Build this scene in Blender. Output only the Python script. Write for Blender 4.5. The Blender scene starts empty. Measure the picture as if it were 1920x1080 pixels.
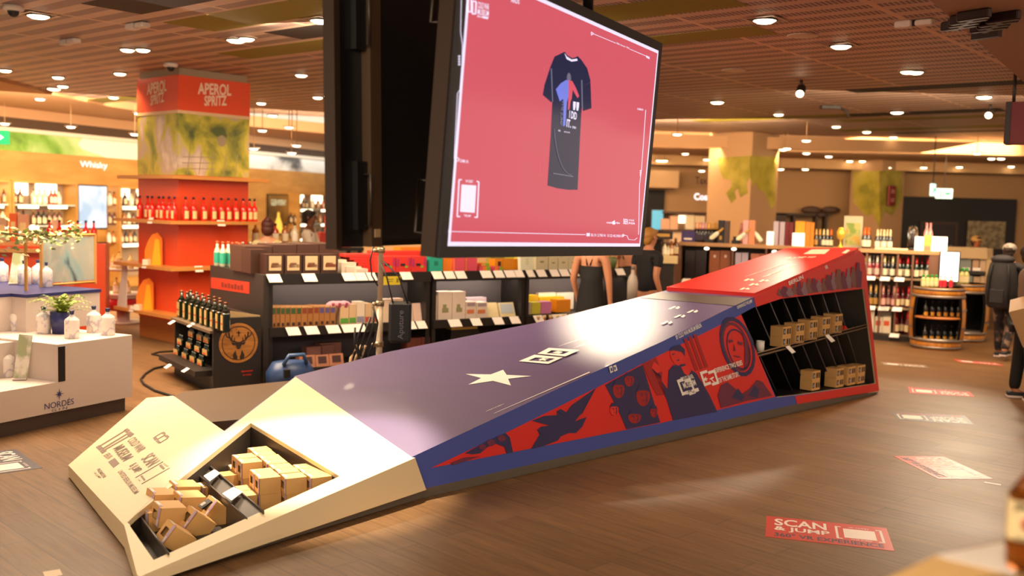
import bpy, math, random
from mathutils import Vector, Matrix
from mathutils.geometry import tessellate_polygon
random.seed(7)
SC = bpy.context.scene
COL = SC.collection
PI = math.pi

# ------------------------------------------------------------------ camera
FPX, YH, ROLL, EYE = 1900.0, 388.0, 0.027, 2.0
_p = math.atan((540-YH)/FPX)
CF = Vector((0, math.cos(_p), -math.sin(_p)))
_u = Vector((0, math.sin(_p), math.cos(_p)))
_r = Vector((1, 0, 0))
CR = _r*math.cos(ROLL)+_u*math.sin(ROLL)
CU = _u*math.cos(ROLL)-_r*math.sin(ROLL)
CO = Vector((0, 0, EYE))
cd = bpy.data.cameras.new('camera')
cam = bpy.data.objects.new('camera', cd)
COL.objects.link(cam)
M = Matrix.Identity(4)
for i in range(3):
    M[i][0], M[i][1], M[i][2], M[i][3] = CR[i], CU[i], -CF[i], CO[i]
cam.matrix_world = M
cd.sensor_width = 36.0
cd.lens = 36.0*FPX/1920.0
cd.clip_start, cd.clip_end = 0.05, 200
cd.dof.use_dof = True
cd.dof.focus_distance = 7.2
cd.dof.aperture_fstop = 1.35
SC.camera = cam

# ------------------------------------------------------------------ world, exposure, large lights
w = bpy.data.worlds.new('world'); SC.world = w; w.use_nodes = True
bg = w.node_tree.nodes['Background']
bg.inputs[0].default_value = (1.0, 0.76, 0.54, 1)
bg.inputs[1].default_value = 0.62
SC.view_settings.view_transform = 'Standard'
SC.view_settings.look = 'None'
SC.view_settings.exposure = 1.0
SC.view_settings.gamma = 1.0
SC.view_settings.use_curve_mapping = False
SC.cycles.max_bounces = 6
SC.cycles.diffuse_bounces = 3
SC.cycles.glossy_bounces = 3
SC.cycles.transmission_bounces = 5
SC.cycles.caustics_reflective = False
SC.cycles.caustics_refractive = False
SC.cycles.sample_clamp_indirect = 4.0
WARM = (1.0, 0.66, 0.36)
NOSE_W, DECK_W, TOW_W, BACK_W = 800, 560, 170, 480      # watts of the three spots aimed at the display

def lamp(name, kind, loc, aim, energy, color=WARM, **kw):
    l = bpy.data.lights.new(name, kind)
    l.energy = energy; l.color = color
    for k, v in kw.items(): setattr(l, k, v)
    o = bpy.data.objects.new(name, l); COL.objects.link(o)
    o.location = loc
    if aim is not None:
        o.rotation_euler = (Vector(aim)-Vector(loc)).to_track_quat('-Z', 'Y').to_euler()
    return o
# area lights added to brighten the shop, with no fixtures of their own
lamp('fill_light', 'AREA', (-2.0, 1.0, 3.6), (-2.0, 3.0, 0), 210, (1, .80, .60), shape='RECTANGLE', size=5, size_y=3)
lamp('fill_light', 'AREA', (5.0, 6.0, 3.6), (4.2, 8.0, 0), 190, (1, .80, .60), shape='RECTANGLE', size=3, size_y=3)
lamp('fill_light', 'AREA', (-4.5, 10.2, 3.6), (-4.2, 10.0, 0), 230, (1, .76, .52), shape='RECTANGLE', size=3, size_y=3)
lamp('fill_light', 'AREA', (-8.0, 17.0, 3.3), (-9.0, 19.0, 1.0), 430, (1, .73, .46), shape='RECTANGLE', size=4, size_y=4)
lamp('fill_light', 'AREA', (-3.0, 20.0, 3.3), (-4.0, 23.0, 1.0), 430, (1, .73, .46), shape='RECTANGLE', size=4, size_y=4)
lamp('fill_light', 'AREA', (6.0, 14.2, 3.6), (6.0, 16.0, 0.8), 200, (1, .72, .45), shape='RECTANGLE', size=4, size_y=2)
lamp('fill_light', 'AREA', (8.0, 22.6, 3.6), (8.5, 26.9, 1.2), 170, (1, .66, .36), shape='RECTANGLE', size=6, size_y=1)
lamp('fill_light', 'AREA', (2.0, 22.6, 3.6), (2.0, 26.9, 1.2), 130, (1, .66, .36), shape='RECTANGLE', size=5, size_y=1)
lamp('fill_light', 'AREA', (3.4, 19.3, 3.6), (4.6, 22.0, 1.8), 130, (1, .68, .40), shape='RECTANGLE', size=3, size_y=1)

lamp('fill_light', 'AREA', (-1.2, 9.7, 3.65), (-.4, 12.2, .7), 110, (1, .76, .52), shape='RECTANGLE', size=3, size_y=.6)  # added to lift the goods on the chocolate shelves

# ------------------------------------------------------------------ rays from the photograph to places
def ray(x, y): return CR*((x-960)/FPX)-CU*((y-540)/FPX)+CF
def atz(x, y, z):
    d = ray(x, y); return CO+d*((z-EYE)/d.z)
def aty(x, y, Y):
    d = ray(x, y); return CO+d*(Y/d.y)
def onpl(x, y, P, n):
    d = ray(x, y); return CO+d*((Vector(P)-CO).dot(n)/d.dot(n))

# ------------------------------------------------------------------ materials
def lin(h):
    h = h.lstrip('#'); o = []
    for i in (0, 2, 4):
        c = int(h[i:i+2], 16)/255
        o.append(c/12.92 if c <= .04045 else ((c+.055)/1.055)**2.4)
    return (*o, 1)
MATS = {}
EMK = .55        # glowing things against the exposure
def mat(name, col, rough=.5, metal=0., emis=0., ecol=None, trans=0., coat=0., var=.06, scale=30., spec=.5, bump=0.):
    if name in MATS: return MATS[name]
    m = bpy.data.materials.new(name); m.use_nodes = True
    nt = m.node_tree; b = nt.nodes['Principled BSDF']
    c = lin(col) if isinstance(col, str) else col
    b.inputs['Base Color'].default_value = c
    b.inputs['Roughness'].default_value = rough
    b.inputs['Metallic'].default_value = metal
    b.inputs['Transmission Weight'].default_value = trans
    b.inputs['Coat Weight'].default_value = coat
    b.inputs['Specular IOR Level'].default_value = spec
    if emis:
        b.inputs['Emission Color'].default_value = lin(ecol) if ecol else c
        b.inputs['Emission Strength'].default_value = emis*EMK
    if var and not emis and trans == 0:
        tc = nt.nodes.new('ShaderNodeTexCoord'); nz = nt.nodes.new('ShaderNodeTexNoise')
        nz.inputs['Scale'].default_value = scale
        nt.links.new(tc.outputs['Object'], nz.inputs['Vector'])
        mx = nt.nodes.new('ShaderNodeMix'); mx.data_type = 'RGBA'
        mx.inputs[6].default_value = tuple(max(0, v*(1-var)) for v in c[:3])+(1,)
        mx.inputs[7].default_value = tuple(min(1, v*(1+var)+var*.01) for v in c[:3])+(1,)
        nt.links.new(nz.outputs['Fac'], mx.inputs[0])
        nt.links.new(mx.outputs[2], b.inputs['Base Color'])
        if bump:
            bp = nt.nodes.new('ShaderNodeBump'); bp.inputs['Strength'].default_value = bump
            nt.links.new(nz.outputs['Fac'], bp.inputs['Height']); nt.links.new(bp.outputs[0], b.inputs['Normal'])
    MATS[name] = m
    return m
def ramp_mat(name, stops, tex='noise', scale=3., detail=5., rough=.6, rot=0., stretch=(1, 1, 1), emis=0., coat=0., distort=0.):
    """colours of the stops laid out by a procedural texture in object space"""
    if name in MATS: return MATS[name]
    m = bpy.data.materials.new(name); m.use_nodes = True
    nt = m.node_tree; b = nt.nodes['Principled BSDF']
    tc = nt.nodes.new('ShaderNodeTexCoord'); mp = nt.nodes.new('ShaderNodeMapping')
    mp.inputs['Rotation'].default_value = (0, 0, rot); mp.inputs['Scale'].default_value = stretch
    nt.links.new(tc.outputs['Object'], mp.inputs[0])
    if tex == 'noise':
        t = nt.nodes.new('ShaderNodeTexNoise'); t.inputs['Scale'].default_value = scale; t.inputs['Detail'].default_value = detail
        t.inputs['Distortion'].default_value = distort
        out = t.outputs['Fac']
    elif tex == 'wave':
        t = nt.nodes.new('ShaderNodeTexWave'); t.inputs['Scale'].default_value = scale; t.inputs['Distortion'].default_value = distort
        t.inputs['Detail'].default_value = detail; out = t.outputs['Fac']
    else:
        t = nt.nodes.new('ShaderNodeTexVoronoi'); t.inputs['Scale'].default_value = scale; out = t.outputs['Distance']
    nt.links.new(mp.outputs[0], t.inputs['Vector'])
    cr = nt.nodes.new('ShaderNodeValToRGB'); el = cr.color_ramp.elements
    while len(el) < len(stops): el.new(.5)
    for e, (p, c) in zip(el, stops): e.position = p; e.color = lin(c)
    nt.links.new(out, cr.inputs[0]); nt.links.new(cr.outputs[0], b.inputs['Base Color'])
    b.inputs['Roughness'].default_value = rough; b.inputs['Coat Weight'].default_value = coat
    MATS[name] = m
    return m

# ------------------------------------------------------------------ mesh building
_tx = {}
def text_geo(s, bold):
    k = (s, bold)
    if k in _tx: return _tx[k]
    cu = bpy.data.curves.new('t', 'FONT'); cu.body = s; cu.offset = bold; cu.resolution_u = 3
    o = bpy.data.objects.new('t', cu); COL.objects.link(o)
    dg = bpy.context.evaluated_depsgraph_get(); dg.update()
    me = o.evaluated_get(dg).to_mesh()
    vs = [v.co.copy() for v in me.vertices]; fs = [tuple(p.vertices) for p in me.polygons]
    o.evaluated_get(dg).to_mesh_clear()
    bpy.data.objects.remove(o); bpy.data.curves.remove(cu)
    x0 = min(v.x for v in vs); x1 = max(v.x for v in vs); y0 = min(v.y for v in vs); y1 = max(v.y for v in vs)
    vs = [((v.x-x0)/(x1-x0), (v.y-y0)/(y1-y0)) for v in vs]
    _tx[k] = (vs, fs); return _tx[k]

class MB:
    def __init__(s): s.v = []; s.f = []; s.m = []; s.s = []
    def add(s, vs, fs, mi=0, sm=False, T=None):
        b = len(s.v)
        s.v += [tuple(T @ Vector(v)) if T else tuple(v) for v in vs]
        for f in fs: s.f.append(tuple(i+b for i in f)); s.m.append(mi); s.s.append(sm)
        return s
    def box(s, c, d, mi=0, rz=0, T=None, bev=0, taper=1):
        x, y, z = d[0]/2, d[1]/2, d[2]/2
        if bev <= 0:
            vs = [(a*x*(taper if e > 0 else 1), b*y*(taper if e > 0 else 1), e*z) for e in (-1, 1) for b in (-1, 1) for a in (-1, 1)]
            fs = [(0, 2, 3, 1), (4, 5, 7, 6), (0, 1, 5, 4), (2, 6, 7, 3), (0, 4, 6, 2), (1, 3, 7, 5)]
        else:
            vs = []; fs = []
            q = [(-x, -y), (x, -y), (x, y), (-x, y)]
            oct_ = []
            for i, (a, b) in enumerate(q):
                sa, sb = (1 if a > 0 else -1), (1 if b > 0 else -1)
                p1 = (a, b-sb*bev); p2 = (a-sa*bev, b)
                oct_ += [p1, p2] if i in (0, 2) else [p2, p1]
            def lay(k, zz): return [(px-(k*bev if px > 0 else -k*bev), py-(k*bev if py > 0 else -k*bev), zz) for px, py in oct_]
            L = [lay(.8, -z), lay(0, -z+bev), lay(0, z-bev), lay(.8, z)]
            for l in L: vs += l
            n = 8
            fs.append(tuple(range(n-1, -1, -1))); fs.append(tuple(range(3*n, 4*n)))
            for k in range(3):
                for i in range(n): fs.append((k*n+i, k*n+(i+1) % n, (k+1)*n+(i+1) % n, (k+1)*n+i))
        R = Matrix.Translation(c) @ Matrix.Rotation(rz, 4, 'Z')
        if T: R = T @ R
        return s.add(vs, fs, mi, False, R)
    def lathe(s, prof, n=14, c=(0, 0, 0), mi=0, sm=True, T=None, sx=1, sy=1, a0=0, a1=2*PI):
        vs = []; fs = []
        full = abs(a1-a0-2*PI) < 1e-4
        m = n if full else n+1
        for r, z in prof:
            for i in range(m):
                a = a0+(a1-a0)*i/n; vs.append((c[0]+r*sx*math.cos(a), c[1]+r*sy*math.sin(a), c[2]+z))
        for k in range(len(prof)-1):
            for i in range(n):
                j = (i+1) % m
                fs.append((k*m+i, k*m+j, (k+1)*m+j, (k+1)*m+i))
        if full and prof[0][0] > 1e-6: fs.append(tuple(range(n-1, -1, -1)))
        if full and prof[-1][0] > 1e-6: fs.append(tuple(range((len(prof)-1)*n, len(prof)*n)))
        return s.add(vs, fs, mi, sm, T)
    def tube(s, pts, r, n=6, mi=0, T=None, sm=True):
        pts = [Vector(p) for p in pts]; vs = []; fs = []
        rs = r if isinstance(r, (list, tuple)) else [r]*len(pts)
        for i, p in enumerate(pts):
            d = (pts[min(i+1, len(pts)-1)]-pts[max(i-1, 0)]).normalized()
            a = d.cross(Vector((0, 0, 1)) if abs(d.z) < .9 else Vector((1, 0, 0))).normalized(); b = d.cross(a)
            for k in range(n):
                t = 2*PI*k/n; vs.append(p+(a*math.cos(t)+b*math.sin(t))*rs[i])
        for i in range(len(pts)-1):
            for k in range(n): fs.append((i*n+k, i*n+(k+1) % n, (i+1)*n+(k+1) % n, (i+1)*n+k))
        fs.append(tuple(range(n-1, -1, -1))); fs.append(tuple(range((len(pts)-1)*n, len(pts)*n)))
        return s.add(vs, fs, mi, sm, T)
    def slab(s, loops, n, t, mi=0, mside=None):
        """polygon (with holes) in space, thickened by t against its normal n"""
        n = Vector(n).normalized(); loops = [[Vector(p) for p in l] for l in loops]
        flat = [p for l in loops for p in l]
        tri = tessellate_polygon(loops)
        s.add(flat, tri, mi)
        if t > 0:
            back = [p-n*t for p in flat]
            s.add(back, [tuple(reversed(f)) for f in tri], mi if mside is None else mside)
            o = 0
            for l in loops:
                k = len(l)
                vs = l+[p-n*t for p in l]
                s.add(vs, [(i, (i+1) % k, k+(i+1) % k, k+i) for i in range(k)], mi if mside is None else mside)
                o += k
        return s
    def prism(s, poly, z0, z1, mi=0, T=None):
        k = len(poly); tri = tessellate_polygon([[Vector((x, y, 0)) for x, y in poly]])
        vs = [(x, y, z0) for x, y in poly]+[(x, y, z1) for x, y in poly]
        fs = [tuple(f) for f in tri]+[tuple(i+k for i in f) for f in tri]+[(i, (i+1) % k, k+(i+1) % k, k+i) for i in range(k)]
        return s.add(vs, fs, mi, False, T)
    def text(s, t, BL, BR, TL, n=None, off=.002, mi=0, bold=.02, mirror=False):
        BL, BR, TL = Vector(BL), Vector(BR), Vector(TL); X, Y = BR-BL, TL-BL
        n = Vector(n) if n is not None else X.cross(Y).normalized()
        vs, fs = text_geo(t, bold)
        return s.add([BL+X*u+Y*v+n*off for u, v in vs], fs, mi)
    def ball(s, c, r, n=10, mi=0, T=None, sq=(1, 1, 1)):
        k = max(4, n//2)
        T2 = Matrix.Translation(c) @ Matrix.Diagonal((sq[0], sq[1], sq[2], 1))
        if T: T2 = T @ T2
        return s.lathe([(r*math.sin(PI*i/k), -r*math.cos(PI*i/k)) for i in range(k+1)], n, (0, 0, 0), mi, True, T2)
    def mesh(s, name, mats):
        me = bpy.data.meshes.new(name); me.from_pydata(s.v, [], s.f); me.update()
        for m in mats: me.materials.append(m)
        me.polygons.foreach_set('material_index', s.m); me.polygons.foreach_set('use_smooth', s.s)
        me.update()
        return me

def obj(name, mb, mats, parent=None, loc=None, rz=None):
    if not isinstance(mats, (list, tuple)): mats = [mats]
    o = bpy.data.objects.new(name, mb.mesh(name, mats)); COL.objects.link(o)
    if parent is not None: o.parent = parent
    if loc is not None: o.location = loc
    if rz is not None: o.rotation_euler = (0, 0, rz)
    return o
def tag(o, label, cat, group=None):
    o['label'] = label; o['category'] = cat
    if group: o['group'] = group
    return o
def thing(name, label, cat, loc=(0, 0, 0), rz=0, group=None):
    o = bpy.data.objects.new(name, None); COL.objects.link(o); o.empty_display_size = .05
    o.location = loc; o.rotation_euler = (0, 0, rz)
    return tag(o, label, cat, group)
def struct(name, mb, mats, parent=None, loc=None, rz=None):
    o = obj(name, mb, mats, parent, loc, rz); o['kind'] = 'structure'; return o
KIDS = {}
def dup(root, label, loc, rz=0, group=None, scale=None, rot=None):
    def cp(o, par):
        c = o.copy(); COL.objects.link(c)
        if par is not None:
            c.parent = par
        for k in o.children: cp(k, c)
        return c
    r = cp(root, None); r.location = loc
    r.rotation_euler = rot if rot is not None else (0, 0, rz)
    if scale: r.scale = (scale,)*3 if not isinstance(scale, (tuple, list)) else scale
    r['label'] = label
    if group: r['group'] = group
    elif 'group' in r: del r['group']
    return r
class Proto:
    """first use moves the built thing itself, later uses copy it"""
    def __init__(s, root): s.root = root; s.used = False
    def put(s, label, loc, rz=0, group=None, scale=None, rot=None):
        if s.used: return dup(s.root, label, loc, rz, group, scale, rot)
        s.used = True; r = s.root; r.location = loc
        r.rotation_euler = rot if rot is not None else (0, 0, rz)
        if scale: r.scale = (scale,)*3 if not isinstance(scale, (tuple, list)) else scale
        r['label'] = label
        if group: r['group'] = group
        return r
ORD = ['first', 'second', 'third', 'fourth', 'fifth', 'sixth', 'seventh', 'eighth', 'ninth', 'tenth', 'eleventh', 'twelfth', 'thirteenth', 'fourteenth', 'fifteenth', 'sixteenth', 'seventeenth', 'eighteenth', 'nineteenth', 'twentieth']
def nth(i, n, frm='left'):
    if i == 0: return 'leftmost' if frm == 'left' else 'nearest'
    if i == n-1 and n > 2: return 'rightmost' if frm == 'left' else 'farthest'
    return ORD[i]+' from '+frm
class Frame:
    """a shelf front: ground point P, direction g seen left to right; v runs back from the front"""
    def __init__(s, P, ang):
        s.P = Vector((P[0], P[1], 0)); s.a = ang
        s.g = Vector((math.cos(ang), math.sin(ang), 0)); s.n = Vector((math.sin(ang), -math.cos(ang), 0))
    def px(s, x, y, v=0): return onpl(x, y, s.P-s.n*v, s.n)
    def u(s, x, y, v=0): return (s.px(x, y, v)-s.P).dot(s.g)
    def at(s, u, v=0, z=0): return s.P+s.g*u-s.n*v+Vector((0, 0, z))
    def local(s): return Matrix.Translation(s.P) @ Matrix.Rotation(s.a, 4, 'Z')
# ------------------------------------------------------------------ the room
def floor_mat():
    m = bpy.data.materials.new('floor_planks'); m.use_nodes = True
    nt = m.node_tree; b = nt.nodes['Principled BSDF']; L = nt.links.new
    tc = nt.nodes.new('ShaderNodeTexCoord'); mp = nt.nodes.new('ShaderNodeMapping'); mp.inputs['Rotation'].default_value = (0, 0, PI/4)
    L(tc.outputs['Object'], mp.inputs[0])
    br = nt.nodes.new('ShaderNodeTexBrick'); br.offset = .37; br.inputs['Scale'].default_value = 1
    br.inputs['Brick Width'].default_value = 1.5; br.inputs['Row Height'].default_value = .21; br.inputs['Mortar Size'].default_value = .0025
    br.inputs['Color1'].default_value = lin('#735536'); br.inputs['Color2'].default_value = lin('#806142'); br.inputs['Mortar'].default_value = lin('#54443a')
    L(mp.outputs[0], br.inputs['Vector'])
    mp2 = nt.nodes.new('ShaderNodeMapping'); mp2.inputs['Scale'].default_value = (1.0, 14, 1); L(mp.outputs[0], mp2.inputs[0])
    nz = nt.nodes.new('ShaderNodeTexNoise'); nz.inputs['Scale'].default_value = 2.2; nz.inputs['Detail'].default_value = 7; nz.inputs['Roughness'].default_value = .65
    L(mp2.outputs[0], nz.inputs['Vector'])
    cr = nt.nodes.new('ShaderNodeValToRGB'); cr.color_ramp.elements[0].position = .3; cr.color_ramp.elements[1].position = .72
    cr.color_ramp.elements[0].color = (.62, .60, .58, 1); cr.color_ramp.elements[1].color = (1.12, 1.1, 1.08, 1)
    L(nz.outputs['Fac'], cr.inputs[0])
    mx = nt.nodes.new('ShaderNodeMix'); mx.data_type = 'RGBA'; mx.blend_type = 'MULTIPLY'; mx.inputs[0].default_value = 1
    L(br.outputs['Color'], mx.inputs[6]); L(cr.outputs[0], mx.inputs[7]); L(mx.outputs[2], b.inputs['Base Color'])
    n2 = nt.nodes.new('ShaderNodeTexNoise'); n2.inputs['Scale'].default_value = 1.3; L(tc.outputs['Object'], n2.inputs['Vector'])
    mr = nt.nodes.new('ShaderNodeMapRange'); mr.inputs[3].default_value = .40; mr.inputs[4].default_value = .56
    b.inputs['Specular IOR Level'].default_value = .24
    L(n2.outputs['Fac'], mr.inputs[0]); L(mr.outputs[0], b.inputs['Roughness'])
    return m
f = MB(); f.slab([[(-22, -4, 0), (24, -4, 0), (24, 42, 0), (-22, 42, 0)]], (0, 0, 1), .1)
struct('floor', f, floor_mat())

def ceiling_mat():
    """expanded metal mesh panels, 1.65 x 0.62 m, pale joints"""
    m = bpy.data.materials.new('ceiling_mesh'); m.use_nodes = True
    nt = m.node_tree; b = nt.nodes['Principled BSDF']; L = nt.links.new
    tc = nt.nodes.new('ShaderNodeTexCoord'); mp = nt.nodes.new('ShaderNodeMapping'); mp.inputs['Rotation'].default_value = (0, 0, math.radians(40))
    L(tc.outputs['Object'], mp.inputs[0])
    sx = nt.nodes.new('ShaderNodeSeparateXYZ'); L(mp.outputs[0], sx.inputs[0])
    def mth(op, a, bb=None, c=None):
        n = nt.nodes.new('ShaderNodeMath'); n.operation = op
        for i, q in enumerate((a, bb, c)):
            if q is None: continue
            if isinstance(q, (int, float)): n.inputs[i].default_value = q
            else: L(q, n.inputs[i])
        return n.outputs[0]
    def band(sock, period, w):   # 1 inside a line of share w
        fr = mth('FRACT', mth('DIVIDE', sock, period)); return mth('LESS_THAN', fr, w)
    U_, V_ = sx.outputs[0], sx.outputs[1]
    j1 = band(U_, 1.65, .035); j2 = band(V_, .6, .035)
    joint = mth('MAXIMUM', j1, j2)
    fv = mth('FRACT', mth('DIVIDE', V_, .30))
    tooth = mth('FRACT', mth('ADD', mth('DIVIDE', U_, .045), mth('MULTIPLY', fv, .35)))
    dark = mth('MULTIPLY', mth('GREATER_THAN', tooth, .30), mth('LESS_THAN', fv, .55))
    nz = nt.nodes.new('ShaderNodeTexNoise'); nz.inputs['Scale'].default_value = .8; L(tc.outputs['Object'], nz.inputs['Vector'])
    m1 = nt.nodes.new('ShaderNodeMix'); m1.data_type = 'RGBA'; m1.inputs[6].default_value = lin('#c4a896'); m1.inputs[7].default_value = lin('#6c5a5c')
    L(dark, m1.inputs[0])
    m2 = nt.nodes.new('ShaderNodeMix'); m2.data_type = 'RGBA'; m2.inputs[7].default_value = lin('#d2b49c')
    L(joint, m2.inputs[0]); L(m1.outputs[2], m2.inputs[6])
    L(m2.outputs[2], b.inputs['Base Color']); b.inputs['Roughness'].default_value = .55
    return m
CZ = 3.75
c = MB(); c.slab([[(-22, -4, CZ), (-22, 15, CZ), (-10, 15.5, CZ), (-6, 20.5, CZ), (0, 22.5, CZ), (24, 23, CZ), (24, -4, CZ)]], (0, 0, -1), .08)
struct('ceiling', c, ceiling_mat())
plaster = mat('plaster_ceiling', '#b98f66', .8, var=.04, scale=2)
PZ = 3.70
edge = [atz(x, y, PZ) for x, y in [(-320, 96), (-100, 130), (0, 152), (100, 178), (200, 199), (330, 219), (470, 237), (640, 253), (800, 265)]]+[Vector((6, 22.8, PZ)), Vector((24, 22.0, PZ))]
c = MB(); c.slab([edge+[Vector((24, 42, PZ)), Vector((-22, 42, PZ))]], (0, 0, -1), .25)
struct('ceiling', c, plaster)
RZ3 = 3.42
c = MB(); c.slab([[Vector((-1, 22.4, RZ3)), Vector((24, 22.4, RZ3)), Vector((24, 42, RZ3)), Vector((-1, 42, RZ3))]], (0, 0, -1), .26); struct('ceiling', c, plaster)

# olive and black open strips between the mesh panels (parallel to the panel joints)
d2 = Vector((math.cos(math.radians(-40)), math.sin(math.radians(-40)), 0)); d1 = Vector((-d2.y, d2.x, 0))
olive = mat('olive_strip', '#7d7418', .6); black_strip = mat('black_strip', '#1c1612', .7)
k = 0
for x, y, ln, wd, m_ in [(500, 27, 2.6, .6, olive), (545, 92, 2.2, .5, olive), (285, 2, 1.4, .6, black_strip), (600, 58, 1.2, .5, black_strip), (1300, 70, 1.6, .5, olive), (1180, 22, 2.0, .6, olive),
                         (1440, 222, 3.0, .5, olive), (1760, 163, 2.4, .45, black_strip), (1690, 213, 3.2, .5, black_strip), (1730, 222, 3.0, .4, olive), (1760, 240, 4.0, .6, olive), (1830, 246, 3.2, .3, black_strip), (1350, 282, 4.2, .5, black_strip), (1320, 268, 3.4, .5, olive), (1500, 268, 4.4, .6, olive), (180, 190, 3, .5, olive)]:
    p = atz(x, y, CZ-.004); q = MB(); a = d2*ln/2; b_ = d1*wd/2
    q.slab([[p-a-b_, p+a-b_, p+a+b_, p-a+b_]], (0, 0, -1), .003); k += 1
    struct('trim_%d' % k, q, m_)

# ---- left wall: timber panelling with a leaf mural above
def dl(x): return 20*80/(80-.0447*x)
def wl(x): return Vector(((x-960)/FPX*dl(x), dl(x), 0))
WA, WB = wl(-350), wl(760)
wd_ = (WB-WA).normalized(); WN = Vector((wd_.y, -wd_.x, 0)); WANG = math.atan2(wd_.y, wd_.x)
LW = Frame(WA, WANG)
LWL = (WB-WA).length
wood_wall = ramp_mat('timber_wall', [(.3, '#ac7c3c'), (.55, '#bd8c48'), (.75, '#cb9a54')], 'noise', 1.6, 6, .45, stretch=(.3, 1, 3))
def wallslab(name, fr, u0, u1, z0, z1, v, t, m_):
    q = MB(); P = fr.at
    q.slab([[P(u0, v, z0), P(u1, v, z0), P(u1, v, z1), P(u0, v, z1)]], fr.n, t); return struct(name, q, m_)
wallslab('wall_left', LW, 0, LWL, 0, 2.84, 0, .2, wood_wall)
mural_green = ramp_mat('leaf_mural', [(.30, '#4f7a22'), (.42, '#7aa640'), (.55, '#a8c47c'), (.8, '#c4d4a0')], 'noise', 1.1, 6, .6, distort=.6)
mural_white = ramp_mat('pale_mural', [(.40, '#55534f'), (.47, '#b9b7b2'), (.56, '#e8e8e2')], 'noise', .7, 6, .6, stretch=(1, 1, 1.6), distort=.4)
pale = mat('pale_mural_plain', '#dfe0d2', .6)
uG = LW.u(187, 280); uG2 = LW.u(470, 300)
q = MB(); P_ = LW.at
top = [P_(uG-.5, -.02, 3.22), P_(uG-.62, -.02, 3.08), P_(uG-.5, -.02, 2.98), P_(uG+.15, -.02, 2.84)]
q.slab([[P_(0, -.02, 2.84)]+top[::-1]+[P_(0, -.02, 3.22)]], LW.n, .2); struct('wall_left', q, mural_green)
wallslab('wall_left', LW, uG-.9, uG2, 2.84, 3.22, .01, .2, pale)
wallslab('wall_left', LW, uG2, LWL, 2.84, 3.24, 0, .2, mural_white)
wallslab('trim_20', LW, 0, LWL, 3.22, 3.30, -.06, .2, mat('pale_cove', '#d9cdb8', .7))
wallslab('wall_left', LW, 0, LWL, 3.28, 3.50, .0, .2, mat('dark_cove', '#4a3420', .8))
wallslab('wall_left', LW, 0, LWL, 3.50, 3.75, .0, .2, plaster)
lamp('cove_light', 'AREA', tuple(P_(LW.u(130, 270), -.5, 3.38)), tuple(P_(LW.u(130, 270), .05, 2.95)), 3, (.95, 1, .9), shape='RECTANGLE', size=9, size_y=.2)
lamp('cove_light', 'AREA', tuple(P_(LW.u(555, 290), -.5, 3.38)), tuple(P_(LW.u(555, 290), .05, 2.95)), 11, (.95, 1, 1), shape='RECTANGLE', size=7, size_y=.2)

# ---- back wall on the right
BY = 27.0
BK = Frame((0, BY), 0)
beige = mat('beige_wall', '#b08a60', .8, var=.03, scale=1)
q = MB(); q.box((11, BY+.1, 1.875), (30, .2, 3.75)); struct('wall_back', q, beige)
q = MB(); q.box((11, BY-1.0, 3.30), (30, .12, .24)); struct('trim_21', q, mat('cove_band', '#c49c6c', .7))
x0, x1 = BK.u(1690, 400), BK.u(1903, 400)
zt = BK.px(1800, 371).z
q = MB(); q.box(((x0+x1)/2, BY-.04, zt/2), (x1-x0, .08, zt))
dw = struct('wall_back', q, mat('black_wall', '#15110f', .5))
a0, a1 = BK.u(1727, 430), BK.u(1787, 430); zz = BK.px(1760, 421).z
q = MB(); q.box(((a0+a1)/2, BY-.1, zz/2), (a1-a0, .05, zz)); d_ = struct('door_1', q, mat('dark_door', '#241c20', .45))
q = MB(); q.box((a1-.1, BY-.14, 1.05), (.04, .06, .5)); obj('door_handle', q, mat('steel', '#8a8580', .3, 1), d_)
q = MB()
for sx_ in (a0-.04, a1+.04): q.box((sx_, BY-.1, zz/2), (.08, .07, zz))
q.box(((a0+a1)/2, BY-.1, zz+.04), (a1-a0+.16, .07, .08)); obj('door_frame', q, mat('door_trim', '#3a2822', .5), d_)
# dark opening with stair wall on the far right of the screens
x0, x1 = BK.u(1180, 400), BK.u(1244, 400); zt = BK.px(1230, 356).z
q = MB(); q.box(((x0+x1)/2, BY-.05, zt/2), (x1-x0, .1, zt)); struct('wall_back', q, mat('dark_recess', '#120d0c', .7))
# bulkheads above
x0, x1 = BK.u(1200, 340), BK.u(1262, 340)
z0, z1 = BK.px(1230, 353).z, BK.px(1230, 322).z
q = MB(); q.box(((x0+x1)/2, BY-.5, (z0+z1)/2), (x1-x0, .9, z1-z0)); struct('trim_22', q, mat('bulkhead', '#c6a075', .7))

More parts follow.
